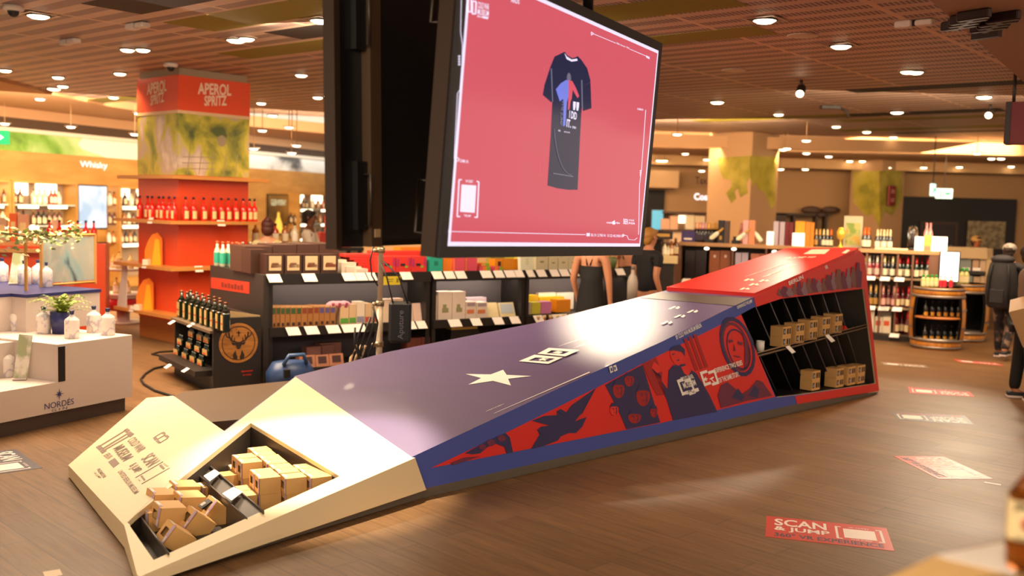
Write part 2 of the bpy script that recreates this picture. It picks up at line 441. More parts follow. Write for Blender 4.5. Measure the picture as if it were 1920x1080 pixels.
# pillars with leaf paintings
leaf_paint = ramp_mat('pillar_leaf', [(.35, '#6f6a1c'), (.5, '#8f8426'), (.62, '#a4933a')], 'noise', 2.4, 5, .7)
leaf_paint_lit = ramp_mat('pillar_leaf_lit', [(.35, '#8b8224'), (.5, '#ab9b2e'), (.7, '#b9a44a')], 'noise', 2.4, 5, .7)  # lighter leaf copy for the brighter pillar faces, light put into the colour
pil = mat('pillar_plaster', '#b08a62', .75, var=.03, scale=1)
pil2 = mat('pillar_plaster_side', '#b39058', .75, var=.03, scale=1)
def blob_poly(c, w, h, n, seed, rag=.3):
    rr = random.Random(seed); o = []
    for i in range(n):
        a = 2*PI*i/n; k_ = 1-rag*rr.random()
        o.append((c[0]+math.cos(a)*w*k_, c[1]+math.sin(a)*h*k_))
    return o
PY = 22.0
pc = aty(1405, 400, PY)
def pillar(cx, left_px, right_px, PY, idx):
    c0 = aty(cx, 400, PY); L_ = aty(left_px, 400, PY+.7); R_ = aty(right_px, 400, PY+.75)
    q = MB(); C2 = L_+R_-c0
    for p in (c0, L_, R_, C2): p.z = 0
    q.prism([(p.x, p.y) for p in (L_, c0, R_, C2)], 0, 3.75)
    o = struct('pillar', q, pil)
    return c0, L_, R_, o
c0, L_, R_, po = pillar(1405, 1325, 1455, 22.0, 0)
def on_face(A, B, poly_px, m_, name, parent, off=.01):
    A = Vector((A.x, A.y, 0)); B = Vector((B.x, B.y, 0)); g = (B-A).normalized(); n = Vector((g.y, -g.x, 0))
    if n.dot(CO-A) < 0: n = -n
    q = MB(); q.slab([[onpl(x, y, A+n*off, n) for x, y in poly_px]], n, off*.9); return obj(name, q, m_, parent)
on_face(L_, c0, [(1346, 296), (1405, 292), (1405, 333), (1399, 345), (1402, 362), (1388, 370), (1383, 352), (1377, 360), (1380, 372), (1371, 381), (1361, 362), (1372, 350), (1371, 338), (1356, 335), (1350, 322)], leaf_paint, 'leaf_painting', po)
on_face(c0, R_, [(1405, 292), (1456, 294), (1453, 385), (1446, 392), (1440, 372), (1432, 360), (1424, 356), (1416, 340), (1412, 350), (1406, 330)], leaf_paint_lit, 'leaf_painting', po)
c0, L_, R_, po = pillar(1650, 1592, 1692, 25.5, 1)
on_face(L_, c0, [(1600, 322), (1650, 320), (1650, 430), (1636, 400), (1625, 405), (1612, 392), (1600, 380), (1598, 350)], leaf_paint_lit, 'leaf_painting', po)
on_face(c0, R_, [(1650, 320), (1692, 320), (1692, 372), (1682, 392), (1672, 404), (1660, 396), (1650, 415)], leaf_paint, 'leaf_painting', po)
q = MB(); q.slab([[BK.px(x, y, .02) for x, y in [(1690, 322), (1748, 322), (1734, 340), (1737, 355), (1722, 366), (1690, 372)]]], (0, -1, 0), .01); struct('wall_back', q, leaf_paint)
# dark painted motif on the wall between the pillars
dark_paint = mat('dark_mural', '#33241e', .7)
q = MB()
for pl_ in ([(1457, 335), (1478, 327), (1535, 325), (1534, 346), (1513, 354), (1510, 351), (1508, 368), (1496, 372), (1493, 346), (1478, 338), (1458, 340)],
            [(1456, 345), (1466, 350), (1474, 362), (1478, 380), (1474, 400), (1456, 400)]):
    q.slab([[BK.px(x, y, .03) for x, y in pl_]], (0, -1, 0), .01)
struct('wall_back', q, dark_paint)
# ------------------------------------------------------------------ the long angular display ramp
V = Vector
Cc = atz(793, 917, .07); Ec = atz(1648, 735, .02)
dF = (Ec-Cc); dF.z = 0; dF.normalize(); nF = V((dF.y, -dF.x, 0))      # front face plane
def ff(x, y, off=0): return onpl(x, y, Cc+nF*off, nF)
A = atz(553, 706, .5); Bp = ff(772, 857); b3 = ff(1383, 570); T = ff(1613, 470); b3t = ff(1414, 556.5)
b1 = ff(1050, 727); b2 = ff(1240, 641)
nD = (b3-Bp).cross(A-Bp).normalized()
if nD.z < 0: nD = -nD
def dk(x, y, off=0): return onpl(x, y, A+nD*off, nD)
N = atz(257, 1078, .08)
nP = (Bp-A).cross(N-A).normalized()
if nP.z < 0: nP = -nP
def fp(x, y, off=0): return onpl(x, y, A+nP*off, nP)
G = fp(420, 808); J = fp(233, 985); NL = atz(128, 872, .09)
nL = (G-NL).cross(J-NL).normalized()
if nL.z < 0: nL = -nL
def ls(x, y, off=0): return onpl(x, y, NL+nL*off, nL)
LB1 = ls(275, 746); LB2 = ls(325, 742)
b4 = dk(1250, 545)                                                    # back end of the purple deck
nT = (T-b3t).cross(b4-b3t).normalized()
if nT.z < 0: nT = -nT
def tw(x, y, off=0): return onpl(x, y, b3t+nT*off, nT)
TB = tw(1475, 471)

navy = mat('navy_lacquer', '#584a74', .47, var=.10, scale=1.5, coat=.2)
blue = mat('blue_print', '#4454a6', .45, var=.05, scale=2)
red = mat('red_print', '#dc2f2a', .42, var=.05, scale=2)
cream = mat('cream_panel', '#e2cfa6', .55, var=.06, scale=1.2)
white = mat('white_print', '#f2eee8', .5, var=.02)
grey_print = mat('grey_print', '#7a6250', .6)
blk = mat('black_board', '#15130f', .5, var=.1)
dgrey = mat('dark_grey_board', '#3b332c', .55)
kick = mat('kick_board', '#6a6156', .6)
ramp = thing('display_ramp', 'long angular display ramp, cream nose, dark blue deck and red tower', 'display ramp', (0, 0, 0))

q = MB(); q.slab([[Bp, b1, b2, b3, b3t, b4, dk(1010, 605), dk(735, 659), A]], nD, .03); obj('deck', q, navy, ramp)
# red tower top, a little proud of the deck, with a rounded far end
q = MB(); up = nT*.035
tp = [b3t+up, T+up+(b3-T).normalized()*.12, T+up+(TB-T).normalized()*.02, TB+up, b4+up]
q.slab([tp], nT, .05); obj('tower_top', q, red, ramp)
# side panel with the shelf opening
side_out = [(772, 857), (1050, 727), (1240, 641), (1383, 570), (1613, 472), (1620, 480), (1648, 733), (1495, 757), (793, 917)]
hole = [(1388, 590), (1412, 577), (1465, 560), (1620, 541), (1643, 719), (1500, 740), (1455, 745)]
q = MB(); q.slab([[ff(*p) for p in side_out], [ff(*p) for p in hole]], nF, .025, 0, 1); side = obj('side_panel', q, [blue, cream], ramp)
q = MB()
# red wrap of the tower end
q.slab([[ff(x, y, .004) for x, y in [(1413, 556.5), (1613, 471), (1621, 480), (1648.5, 733), (1495, 757.5), (1491, 743), (1643, 719), (1620, 541), (1465, 560), (1418, 575.5)]]], nF, .003)
# picture strip
strip = [(810, 877), (950, 811), (997, 788), (1107, 733), (1147, 713), (1205, 682), (1390, 590), (1453, 744), (1240, 793), (1173, 806), (960, 848)]
q.slab([[ff(x, y, .004) for x, y in strip]], nF, .003)
obj('side_print', q, red, ramp)
navyp = mat('navy_print', '#332f5c', .5); dred = mat('deep_red_print', '#a32326', .5); ghost = mat('ghost_print', '#6c2c48', .5)
PICM = [navyp, dred, ghost, navyp, mat('bright_red_print', '#e0352e', .5), mat('brown_print', '#7c5048', .5), mat('grey_violet_print', '#8a6a78', .5)]
q = MB()
def pr(poly, mi=0, off=.008): q.slab([[ff(x, y, off) for x, y in poly]], nF, .002, mi)
# helmets at the tip
pr([(872, 850), (905, 832), (930, 820), (948, 812), (956, 820), (962, 848), (950, 850), (946, 838), (930, 832), (915, 838), (900, 850), (886, 852)])
for (x, y, r) in [(905, 838, 7), (921, 830, 8), (941, 822, 8)]: pr([(x+r*math.cos(a*PI/4), y+r*.8*math.sin(a*PI/4)) for a in range(8)], 2, .010)
pr([(845, 868), (870, 858), (900, 856), (880, 862), (850, 872)], 2, .009)
obj('helmet_picture', q, PICM, ramp); q = MB()
# jet seen from below
jet = [(1117, 728), (1096, 768), (1078, 790), (1100, 782), (1092, 800), (1080, 812), (1066, 812), (1052, 818), (1046, 826), (1020, 836), (996, 842), (1012, 815), (1008, 806), (1015, 800), (1030, 798), (998, 789), (1020, 780), (1045, 778), (1044, 772), (1052, 767), (1062, 773), (1072, 760)]
pr(jet)
for pl_ in ([(1045, 771), (1052, 767), (1064, 776), (1060, 782)], [(1007, 806), (1013, 803), (1024, 811), (1018, 816)]): pr(pl_, 3, .010)
pr([(1119, 726), (1108, 742), (1096, 768), (1090, 778), (1100, 755)], 3, .010)
obj('jet_picture', q, PICM, ramp); q = MB()
# crowd
pr([(1135, 722), (1150, 713), (1205, 684), (1210, 700), (1222, 740), (1238, 792), (1175, 805), (1160, 770)])
for (x, y, rx, ry, mi) in [(1160, 730, 11, 17, 1), (1180, 712, 9, 13, 1), (1206, 742, 13, 20, 1), (1190, 782, 12, 12, 1), (1152, 768, 8, 12, 4), (1226, 772, 7, 11, 1)]:
    pr([(x+rx*math.cos(a*PI/6), y+ry*math.sin(a*PI/6)) for a in range(12)], mi, .010)
    pr([(x-rx*.55, y-ry*.2), (x-rx*.1, y-ry*.28), (x-rx*.05, y+ry*.1), (x-rx*.3, y-ry*.05)], 2, .012)
    pr([(x+rx*.2, y-ry*.3), (x+rx*.6, y-ry*.32), (x+rx*.7, y+ry*.5), (x+rx*.4, y+ry*.8), (x+rx*.5, y)], 2, .012)
    pr([(x-rx*.2, y+ry*.42), (x+rx*.3, y+ry*.38), (x+rx*.2, y+ry*.48), (x-rx*.1, y+ry*.5)], 2, .012); pr([(x-rx*1.05, y-ry*.3), (x-rx*.5, y-ry*1.05), (x+rx*.6, y-ry*1.05), (x+rx*1.05, y-ry*.3), (x+rx*.5, y-ry*.5), (x-rx*.5, y-ry*.5)], 0, .012)
obj('crowd_picture', q, PICM, ramp); q = MB()
# waving man in a dark suit before a curtain
pr([(1205, 682), (1230, 670), (1242, 700), (1240, 712), (1248, 740), (1232, 742), (1220, 720)], 1)
for k in range(3):
    xx = 1282+k*9; pr([(xx, 636-k*4), (xx+5, 634-k*4), (xx+28, 694-k*3), (xx+22, 696-k*3)], 1)
pr([(1222, 690), (1231, 690), (1240, 706), (1241, 715), (1252, 730), (1254, 695), (1262, 685), (1284, 682), (1290, 690), (1306, 700), (1330, 740), (1345, 772), (1262, 788), (1250, 748), (1236, 722)])
pr([(1277, 688), (1283, 700), (1290, 705), (1296, 695), (1288, 685)], 4, .010)                    # shirt
pr([(1256, 660), (1262, 655), (1276, 652), (1282, 664), (1280, 680), (1272, 686), (1264, 681), (1258, 670)], 4, .010)  # face
pr([(1255, 658), (1262, 650), (1275, 646), (1284, 655), (1284, 668), (1278, 660), (1264, 657)], 0, .012)               # hair
pr([(1260, 664), (1265, 662), (1265, 664), (1261, 666)], 0, .013); pr([(1268, 676), (1274, 673), (1273, 677)], 3, .013)
pr([(1222, 690), (1226, 678), (1236, 686), (1240, 696), (1233, 700)], 4, .010)                                         # raised hand
obj('speaker_picture', q, PICM, ramp); q = MB()
# cosmonaut helmet
def ring(cx, cy, rx, ry, w, mi, rot=.35, n=20, a0=0, a1=2*PI):
    def e(f_, a):
        x, y = rx*f_*math.cos(a), ry*f_*math.sin(a); return (cx+x*math.cos(rot)-y*math.sin(rot), cy+x*math.sin(rot)+y*math.cos(rot))
    for i in range(n):
        t0, t1 = a0+(a1-a0)*i/n, a0+(a1-a0)*(i+1)/n
        pr([e(1, t0), e(1, t1), e(1-w, t1), e(1-w, t0)], mi, .009)
ring(1383, 650, 30, 58, .14, 0, -.3); ring(1381, 650, 24, 48, .12, 2, -.3); ring(1385, 655, 20, 40, .08, 0, -.3)
pr([(1366, 638), (1373, 636), (1375, 641), (1368, 643)], 2, .010); pr([(1384, 640), (1393, 642), (1392, 648), (1384, 645)], 2, .010); pr([(1376, 666), (1389, 669), (1386, 671), (1378, 669)], 2, .010)
pr([(1376, 645), (1380, 657), (1376, 659)], 2, .010); pr([(1392, 620), (1402, 640), (1404, 672), (1396, 690), (1397, 655)], 2, .010)
pr([(1346, 742), (1352, 722), (1364, 716), (1378, 728), (1392, 738), (1404, 730), (1420, 712), (1430, 716), (1448, 742), (1400, 752), (1352, 765)], 2, .009)
pr([(1372, 745), (1384, 728), (1396, 744), (1390, 752)], 0, .010); pr([(1404, 742), (1414, 722), (1424, 730), (1420, 746)], 0, .010)
obj('helmet_portrait', q, PICM, ramp); q = MB()
# soldiers on the tower
rr = random.Random(8)
def band(x): return 570-(x-1400)*.445+20, 568-(x-1430)*.156          # upper and lower rim of the picture band
for k in range(17):
    x = 1462+k*9.2; t_, b_ = 541-(x-1455)*.32+rr.uniform(0, 10), 561-(x-1462)*.128-rr.uniform(1, 6)
    if b_-t_ < 4: t_ = b_-5
    w_ = rr.uniform(5, 11); m_ = t_+(b_-t_)*rr.uniform(.25, .4)
    pr([(x-w_*.3, t_), (x+w_*.4, t_+1), (x+w_*.5, m_), (x+w_*1.1, m_+3), (x+w_*.9, b_), (x-w_*.2, b_), (x-w_*.9, m_+5), (x-w_*.5, m_)], (5, 2, 6)[k % 3], .009+.0004*k)
obj('soldier_picture', q, PICM, ramp)
# lettering on the side
q = MB()
def st(t, bl, br, tl, b=.02, mi=0): q.text(t, ff(*bl, .012), ff(*br, .012), ff(*tl, .012), nF, 0, mi, b)
def sp(poly, mi=0, off=.012): q.slab([[ff(x, y, off) for x, y in poly]], nF, .002, mi)
st('COLD WAR', (1279, 716), (1302, 709), (1275, 708)); st('MUSEUM', (1283, 729), (1306, 722), (1279, 718)); st('BERLIN', (1288, 740), (1296, 738), (1286, 733))
sp([(1298, 738), (1311, 733), (1309, 727), (1296, 731)])
def bracket(o, ex, ey, w, h, t, mi=0, shift=.12):
    """two interlocked square brackets, as on the museum's mark"""
    def p(u, v): return (o[0]+ex[0]*u+ey[0]*v, o[1]+ex[1]*u+ey[1]*v)
    for (u0, u1, v0, dirn) in ((0, .48, shift, 1), (.52, 1, 0, -1)):
        v1 = v0+1-shift
        sp([p(u0, v0), p(u1, v0), p(u1, v0+t), p(u0, v0+t)], mi); sp([p(u0, v1-t), p(u1, v1-t), p(u1, v1), p(u0, v1)], mi)
        a, b_ = (u0, u0+t*.8) if dirn > 0 else (u1-t*.8, u1)
        sp([p(a, v0+t), p(b_, v0+t), p(b_, v1-t), p(a, v1-t)], mi)
bracket((1281, 746), (24, -9), (-12, -33), 1, 1, .16)
obj('side_lettering', q, [white, blue], ramp); q = MB()
bracket((1322, 728), (27, -9), (-10, -30), 1, 1, .16)
def star5(cx, cy, r, rot=-PI/2): return [(cx+(r if i % 2 == 0 else r*.42)*math.cos(rot+i*PI/5), cy+(r if i % 2 == 0 else r*.42)*math.sin(rot+i*PI/5)) for i in range(10)]
sp(star5(1323, 711, 5)); 
sp([(1331, 710), (1338, 706), (1339, 708), (1335, 711), (1340, 716), (1338, 717), (1333, 711), (1331, 712)])
st('EXPERIENCE TWO SIDES', (1342, 700), (1393, 684), (1339, 691)); st('OF THE SAME STORY.', (1350, 718), (1388, 705), (1346, 709))
obj('side_lettering', q, [white, blue], ramp); q = MB()
sp([(1142, 688), (1148, 686), (1150, 697), (1145, 700)]); sp([(1150, 686), (1155, 684), (1158, 694), (1152, 697)])
sp([(1145, 690), (1147.5, 689.5), (1149, 695), (1146, 696)], 1, .014); sp([(1151, 688.5), (1154, 688), (1155, 692.5), (1153, 694)], 1, .014)
obj('side_badge', q, [white, blue], ramp); q = MB()
st('BY COLD WAR MUSEUM BERLIN', (1269, 637), (1316, 613), (1266, 629)); obj('side_lettering', q, [white, blue], ramp); q = MB()
st('EXPERIENCE THE JUMP', (1384, 581), (1412, 568), (1381, 574))
obj('side_lettering', q, [white, blue], ramp); q = MB()
st('BERLIN', (1480, 535), (1507, 522), (1478, 528)); obj('side_lettering', q, [white, blue], ramp); q = MB()
st('VR', (1548, 506), (1553, 503), (1546, 499))
obj('side_lettering', q, [white, blue], ramp)
# deck lettering
q = MB()
def dp(poly, mi=0): q.slab([[dk(x, y, .003) for x, y in poly]], nD, .002, mi)
def dt(t, bl, br, tl, b=.02): q.text(t, dk(*bl, .003), dk(*br, .003), dk(*tl, .003), nD, 0, 0, b)
dp([(780+x/6, 620+y/6) for x, y in [(980, 440), (1020, 497), (1295, 510), (1035, 540), (1068, 615), (865, 563), (590, 605), (735, 532), (562, 487), (840, 492)]])
obj('deck_star', q, white, ramp); q = MB()
for o_, inn in (([(973, 677), (1002, 665), (1055, 670), (1028, 682)], [(990, 676), (1004, 670), (1041, 672), (1028, 678)]), ([(1008, 663), (1029, 652), (1087, 656), (1060, 668)], [(1024, 662), (1034, 656.5), (1068, 659), (1056, 664)])):
    q.slab([[dk(x, y, .003) for x, y in o_], [dk(x, y, .003) for x, y in inn]], nD, .002)
dp([(1009, 673), (1016, 672), (1019, 669), (1021, 672), (1029, 672.5), (1022, 674), (1024, 676.5), (1016, 675), (1010, 676.5), (1013, 674)])
dp([(1036, 660.5), (1046, 658), (1055, 660), (1048, 663), (1040, 661.5)])
obj('deck_mark', q, white, ramp); q = MB()
dt('EXPERIENCE TWO', (1046, 650), (1132, 622), (1058, 645)); dt('SIDES OF THE STORY', (1074, 653), (1166, 624), (1086, 648))
obj('deck_lettering', q, white, ramp); q = MB()
dt('THE JUMP', (907, 774), (940, 760), (913, 770)); dp([(926, 775), (930, 773), (1105, 697), (1106, 698)])
obj('deck_lettering', q, white, ramp); q = MB()
for (x, y) in [(1248, 604), (1272, 592), (1296, 583), (1262, 576)]: dp([(x-9, y+3), (x+2, y-2), (x+6, y-1.5), (x-4, y+3.4)]); dp([(x+4, y+2), (x+10, y-2), (x+13, y), (x+9, y+3)])
obj('deck_lettering', q, white, ramp)
q = MB()
def tp_(poly): q.slab([[tw(x, y, .04) for x, y in poly]], nT, .002)
q.text('COLD WAR MUSEUM', tw(1395, 519, .04), tw(1478, 491, .04), tw(1408, 516, .04), nT, 0, 0, .02); q.text('BERLIN', tw(1428, 520, .04), tw(1484, 497, .04), tw(1440, 517, .04), nT, 0, 0, .02)
obj('tower_lettering', q, mat('pale_print', '#f6d8c4', .5), ramp); q = MB()
tp_([(1506, 476), (1522, 467.5), (1556, 467.5), (1546, 476)]); tp_([(1578, 474), (1588, 468), (1594, 469), (1586, 475)])
for (x, y) in [(1394, 541), (1411, 533), (1430, 526), (1402, 524)]: tp_([(x-8, y+2), (x, y-2), (x+4, y-1), (x-3, y+2.5)]); tp_([(x+3, y+1), (x+9, y-2), (x+12, y+1), (x+8, y+2)])
q.text('VR JUMP 360', tw(1468, 486, .04), tw(1526, 484, .04), tw(1474, 482, .04), nT, 0, 0, .02)
obj('tower_lettering', q, mat('pale_print', '#f6d8c4', .5), ramp)
# lip between deck and tower
q = MB(); q.slab([[b4+nT*.036, b3t+nT*.036, b3t-nD*.01, b4-nD*.01]], (b3t-b4).cross(nD), .02); obj('tower_lip', q, red, ramp)
q = MB(); q.slab([[dk(1236, 548, .004), dk(1408, 559, .004), dk(1378, 573, .004), dk(1200, 558, .004)]], nD, .003); obj('deck_ledge', q, mat('ledge_grey', '#4c423e', .5), ramp); q = MB(); q.slab([[b4+nT*.036, b3t+nT*.036, b3t+nT*.03, b4+nT*.03]], (b3t-b4).cross(nD), .004); obj('tower_lip', q, red, ramp)

# cream front panel with its opening
hp = [(470, 793), (637, 893), (288, 1050), (238, 978)]
H = [fp(*p) for p in hp]
q = MB(); q.slab([[A, Bp, N, J, G], H], nP, .035); obj('front_panel', q, cream, ramp)
q = MB(); q.slab([[NL, J, G, LB2, LB1]], nL, .03); obj('nose_slab', q, cream, ramp)
dn = lambda p, z=.0: V((p.x, p.y, z))
q = MB()
q.slab([[Bp, Cc, V((N.x, N.y, .03)), N]], (N-Bp).cross(V((0, 0, 1))), .03)
obj('nose_side', q, cream, ramp)
q = MB()
e1 = (N-NL).normalized(); en = V((-e1.y, e1.x, 0)); en = -en if en.dot(V((-1, -1, 0))) < 0 else en
q.slab([[NL, J, dn(J, .012), dn(NL, .012)]], en, .03); q.slab([[J, N, dn(N, .012), dn(J, .012)]], en, .03); q.slab([[NL, LB1, dn(LB1), dn(NL)]], V((-1, .2, 0)), .03)
obj('nose_edge', q, cream, ramp)
# back faces and underside
q = MB(); bk = [A, dk(735, 659), dk(1010, 605), b4, TB]
for p, r_ in zip(bk, bk[1:]): q.slab([[p, r_, (dn(r_, .03) if r_ is not TB else V((Ec.x+TB.x-T.x, Ec.y+TB.y-T.y, .03))), dn(p, .03)]], (r_-p).cross(V((0, 0, 1))), .02)
q.slab([[A, G, dn(G), dn(A)]], V((-.9, .3, 0)), .01)
obj('back_panel', q, navy, ramp)
q = MB(); TBf = Ec+(TB-T); TBf.z = .03
q.slab([[T, TB, TBf, dn(Ec, .03)]], (TB-T).cross(V((0, 0, -1))), .02); obj('end_panel', q, red, ramp)
inn = -nF*.02; c2 = ff(1495, 757)
q = MB()
q.slab([[Cc, c2, c2+inn-V((0, 0, c2.z)), dn(Cc+inn)]], nF, .02); q.slab([[c2, Ec, dn(Ec-dF*.1+inn*.3), c2+inn-V((0, 0, c2.z))]], nF, .02)
q.slab([[Cc, V((N.x, N.y, .03)), dn(N+(LB2-N).normalized()*.05), dn(Cc+inn)]], V((.6, -.7, 0)), .02)
obj('kick_board', q, kick, ramp)

# ---- shelf compartment in the side
hq = [ff(*p) for p in hole]
dep = .42; ins = -nF*dep
eT = (TB-T); eT.z = 0; eT.normalize(); insR = eT*.36-dF*.09
def inn_(x): k_ = min(1, max(0, (x-1520)/90)); return ins*(1-k_)+insR*k_
hi = [p+inn_(h[0]) for p, h in zip(hq, hole)]
q = MB()
for k_ in range(len(hq)):
    p, r_, pi_, ri_ = hq[k_], hq[(k_+1) % len(hq)], hi[k_], hi[(k_+1) % len(hq)]
    q.add([p-nF*.02, r_-nF*.02, ri_, pi_], [(0, 1, 2, 3)])
q.slab([hi], nF, .01); obj('shelf_box', q, blk, ramp)
sl, sr = ff(1422, 668), ff(1628, 613)
q = MB(); q.slab([[sl-nF*.03, sr-nF*.03, sr+insR*.97, sl+ins*.97]], V((0, 0, 1)), .02, 0)
for k in (.0, .03): q.tube([sl-nF*.012+V((0, 0, k)), sr-nF*.012+V((0, 0, k))], .006, 5, 1)
obj('shelf', q, [blk, mat('rail_brown', '#8d7354', .4)], ramp)
edge_m = mat('divider_edge', '#6a6266', .4)
for (xt, yt, xb, yb) in [(1410, 579, 1482, 738), (1440, 568, 1512, 737), (1467, 560, 1540, 733), (1493, 557, 1566, 730), (1519, 554, 1590, 727), (1544, 551, 1610, 725), (1568, 548, 1627, 722), (1592, 545, 1636, 690)]:
    a, b_ = ff(xt, yt), ff(xb, yb); q = MB()
    ia, ib = inn_(xt), inn_(xb)
    q.slab([[a+ia*.40, b_+ib*.40, b_+ib*.95, a+ia*.95]], (b_-a).cross(nF), .008, 0)
    q.tube([a+ia*.39, b_+ib*.39], .006, 4, 1); obj('divider', q, [blk, edge_m], ramp)
# ---- tray compartment in the nose
o4 = H[3]; ta = V((.5, -.866, 0)); tb = V((.866, .5, 0))
q = MB(); FZ = .035
for p, r_ in zip(H, H[1:]+H[:1]): q.slab([[p-nP*.03, r_-nP*.03, dn(r_, .02), dn(p, .02)]], (r_-p).cross(V((0, 0, 1))), 0)
q.slab([[dn(p, .02) for p in H]], V((0, 0, 1)), .005); obj('tray_box', q, dgrey, ramp)
def tz(x, y, z): return atz(x, y, z)
rail_m = mat('tray_rail', '#4a4038', .4)
for nm, pa, pb, z in [('r', (383, 865), (493, 958), .2), ('r', (363, 882), (463, 973), .17), ('r', (260, 965), (315, 1037), .12)]:
    a, b_ = tz(*pa, z), tz(*pb, z)
    q = MB(); q.slab([[a, b_, dn(b_, .02), dn(a, .02)]], -tb, .008); q.tube([a, b_], .006, 5); obj('tray_rail', q, rail_m, ramp)
a1_, a2_ = tz(383, 865, .19), tz(493, 958, .19); b1_, b2_ = tz(363, 882, .15), tz(463, 973, .15)
q = MB(); q.slab([[a1_, a2_, b2_, b1_]], V((0, 0, 1)), .004); obj('tray_step', q, dgrey, ramp)
for (pa, pb, pc, pd) in [((382, 892), (402, 880), (413, 887), (393, 902)), ((417, 925), (438, 913), (455, 922), (434, 938))]:
    q = MB(); q.slab([[tz(*pa, .2), tz(*pb, .215), tz(*pc, .215), tz(*pd, .2)]], V((0, 0, 1)), .003); obj('price_card', q, white, ramp)
# ---- lettering on the nose slab
q = MB()
def lp(poly, mi=0): q.slab([[ls(x, y, .003) for x, y in poly]], nL, .002, mi)
def lt(t, bl, br, tl, mi=0, b=.01): q.text(t, ls(*bl, .003), ls(*br, .003), ls(*tl, .003), nL, 0, mi, b)
S6 = lambda x, y: (120+x/6, 730+y/6)
for a_, b_, c_, d_ in [((358, 650), (400, 625), (440, 655), (395, 685)), ((400, 690), (440, 665), (480, 690), (430, 722)), ((670, 460), (712, 435), (745, 460), (700, 490)), ((705, 510), (755, 478), (790, 500), (740, 538))]: lp([S6(*a_), S6(*b_), S6(*c_), S6(*d_)])
for a_, b_ in [((385, 640), (695, 450)), ((425, 665), (745, 470)), ((425, 690), (760, 500))]:
    (ax, ay), (bx, by) = S6(*a_), S6(*b_); lp([(ax, ay), (bx, by), (bx+2, by+1.2), (ax+2, ay+1.2)])
lt('COLD WAR', S6(705, 580), S6(830, 715), S6(800, 530)); lt('MUSEUM', S6(545, 670), S6(660, 815), S6(665, 610)); lt('BERLIN', S6(440, 745), S6(490, 785), S6(505, 710))
lp([S6(497, 815), S6(570, 770), S6(622, 830), S6(555, 880)])
lt('SCAN', S6(860, 785), S6(940, 880), S6(1000, 705)); lt('& JUMP', S6(705, 875), S6(775, 960), S6(810, 815)); lt('UNITED BERLIN MUSEUM', S6(600, 930), S6(790, 1180), S6(655, 900)); lt('PREMIERE', S6(365, 905), S6(445, 1000), S6(400, 885)); lt('VR JUMP', S6(325, 945), S6(395, 1010), S6(350, 925))
lp([S6(860, 975), S6(880, 965), S6(915, 1015), S6(900, 1027)]); lp([S6(1070, 855), S6(1095, 842), S6(1135, 885), S6(1115, 900)])
for a_, b_ in [((800, 990), (1110, 810)), ((870, 1060), (1185, 880))]:
    (ax, ay), (bx, by) = S6(*a_), S6(*b_); lp([(ax, ay), (bx, by), (bx+.8, by+.6), (ax+.8, ay+.6)])
lt('JUMP', S6(825, 1020), S6(850, 1040), S6(840, 1008)); lt('TICKET', S6(1110, 840), S6(1165, 880), S6(1125, 825))
for a_, b_, c_, d_ in [((1000, 545), (1030, 527), (1055, 555), (1020, 572)), ((1030, 580), (1060, 565), (1085, 590), (1065, 607)), ((1095, 490), (1120, 475), (1145, 490), (1125, 508)), ((1130, 525), (1160, 510), (1185, 530), (1160, 548))]: lp([S6(*a_), S6(*b_), S6(*c_), S6(*d_)])
for a_, b_ in [((1015, 535), (1105, 480)), ((1045, 560), (1140, 505)), ((1075, 600), (1165, 545))]:
    (ax, ay), (bx, by) = S6(*a_), S6(*b_); lp([(ax, ay), (bx, by), (bx+.9, by+.7), (ax+.9, ay+.7)])
obj('nose_lettering', q, grey_print, ramp)

# ---- low dark platform behind the nose
q = MB(); pz = .17
pp = [atz(330, 741, pz), atz(345, 734, pz), atz(620, 706, pz), V((-.2, 9.6, pz)), V((-1.6, 8.75, pz)), V((-2.55, 8.15, pz)), LB2+V((.03, .05, pz-LB2.z))]
q.slab([pp], V((0, 0, 1)), pz-.002); o = obj('platform', q, mat('brown_platform', '#5b4a3a', .5)); tag(o, 'low dark brown platform lying behind the cream nose of the ramp', 'platform')
# ------------------------------------------------------------------ kraft mug boxes lying in the ramp
kb = mat('mug_kraft', '#daaa68', .6, var=.05); kb_in = mat('mug_dark', '#6a4420', .7); kb_l = mat('mug_label', '#b9a4d0', .5); kb_w = mat('mug_label_white', '#efe6e0', .5)
BWX, BWY, BWZ = .122, .138, .106
def mug_box():
    t = thing('mug_box', 'x', 'box')
    q = MB(); x, y, z = BWX/2, BWY/2, BWZ
    # body with a real window in the -Y face and an open inside
    wx0, wx1, wz0, wz1 = -x*.55, x*.35, z*.28, z*.72
    q.slab([[V((-x, -y, 0)), V((x, -y, 0)), V((x, -y, z)), V((-x, -y, z))], [V((wx0, -y, wz0)), V((wx1, -y, wz0)), V((wx1, -y, wz1)), V((wx0, -y, wz1))]], V((0, -1, 0)), .003, 0, 1)
    q.add([(-x, -y, 0), (x, -y, 0), (x, y, 0), (-x, y, 0), (-x, -y, z), (x, -y, z), (x, y, z), (-x, y, z)], [(0, 3, 2, 1), (4, 5, 6, 7), (1, 2, 6, 5), (2, 3, 7, 6), (3, 0, 4, 7)], 0)
    q.add([(-x*.9, -y*.4, z*.1), (x*.9, -y*.4, z*.1), (x*.9, -y*.4, z*.9), (-x*.9, -y*.4, z*.9)], [(0, 1, 2, 3)], 1)
    obj('carton', q, [kb, kb_in], t)
    q = MB(); q.box((x*.74, -y-.001, z*.5), (x*.34, .002, z*.96), 0); q.box((x*.74, -y-.002, z*.25), (x*.2, .002, z*.3), 1)
    q.box((-x*.2, -y*.8, z+.001), (x*1.2, y*.22, .002), 1); q.box((x*.3, -y*.8, z+.0016), (x*.4, y*.16, .002), 0); obj('sticker', q, [kb_l, kb_w], t)
    return t
mbx = Proto(mug_box())
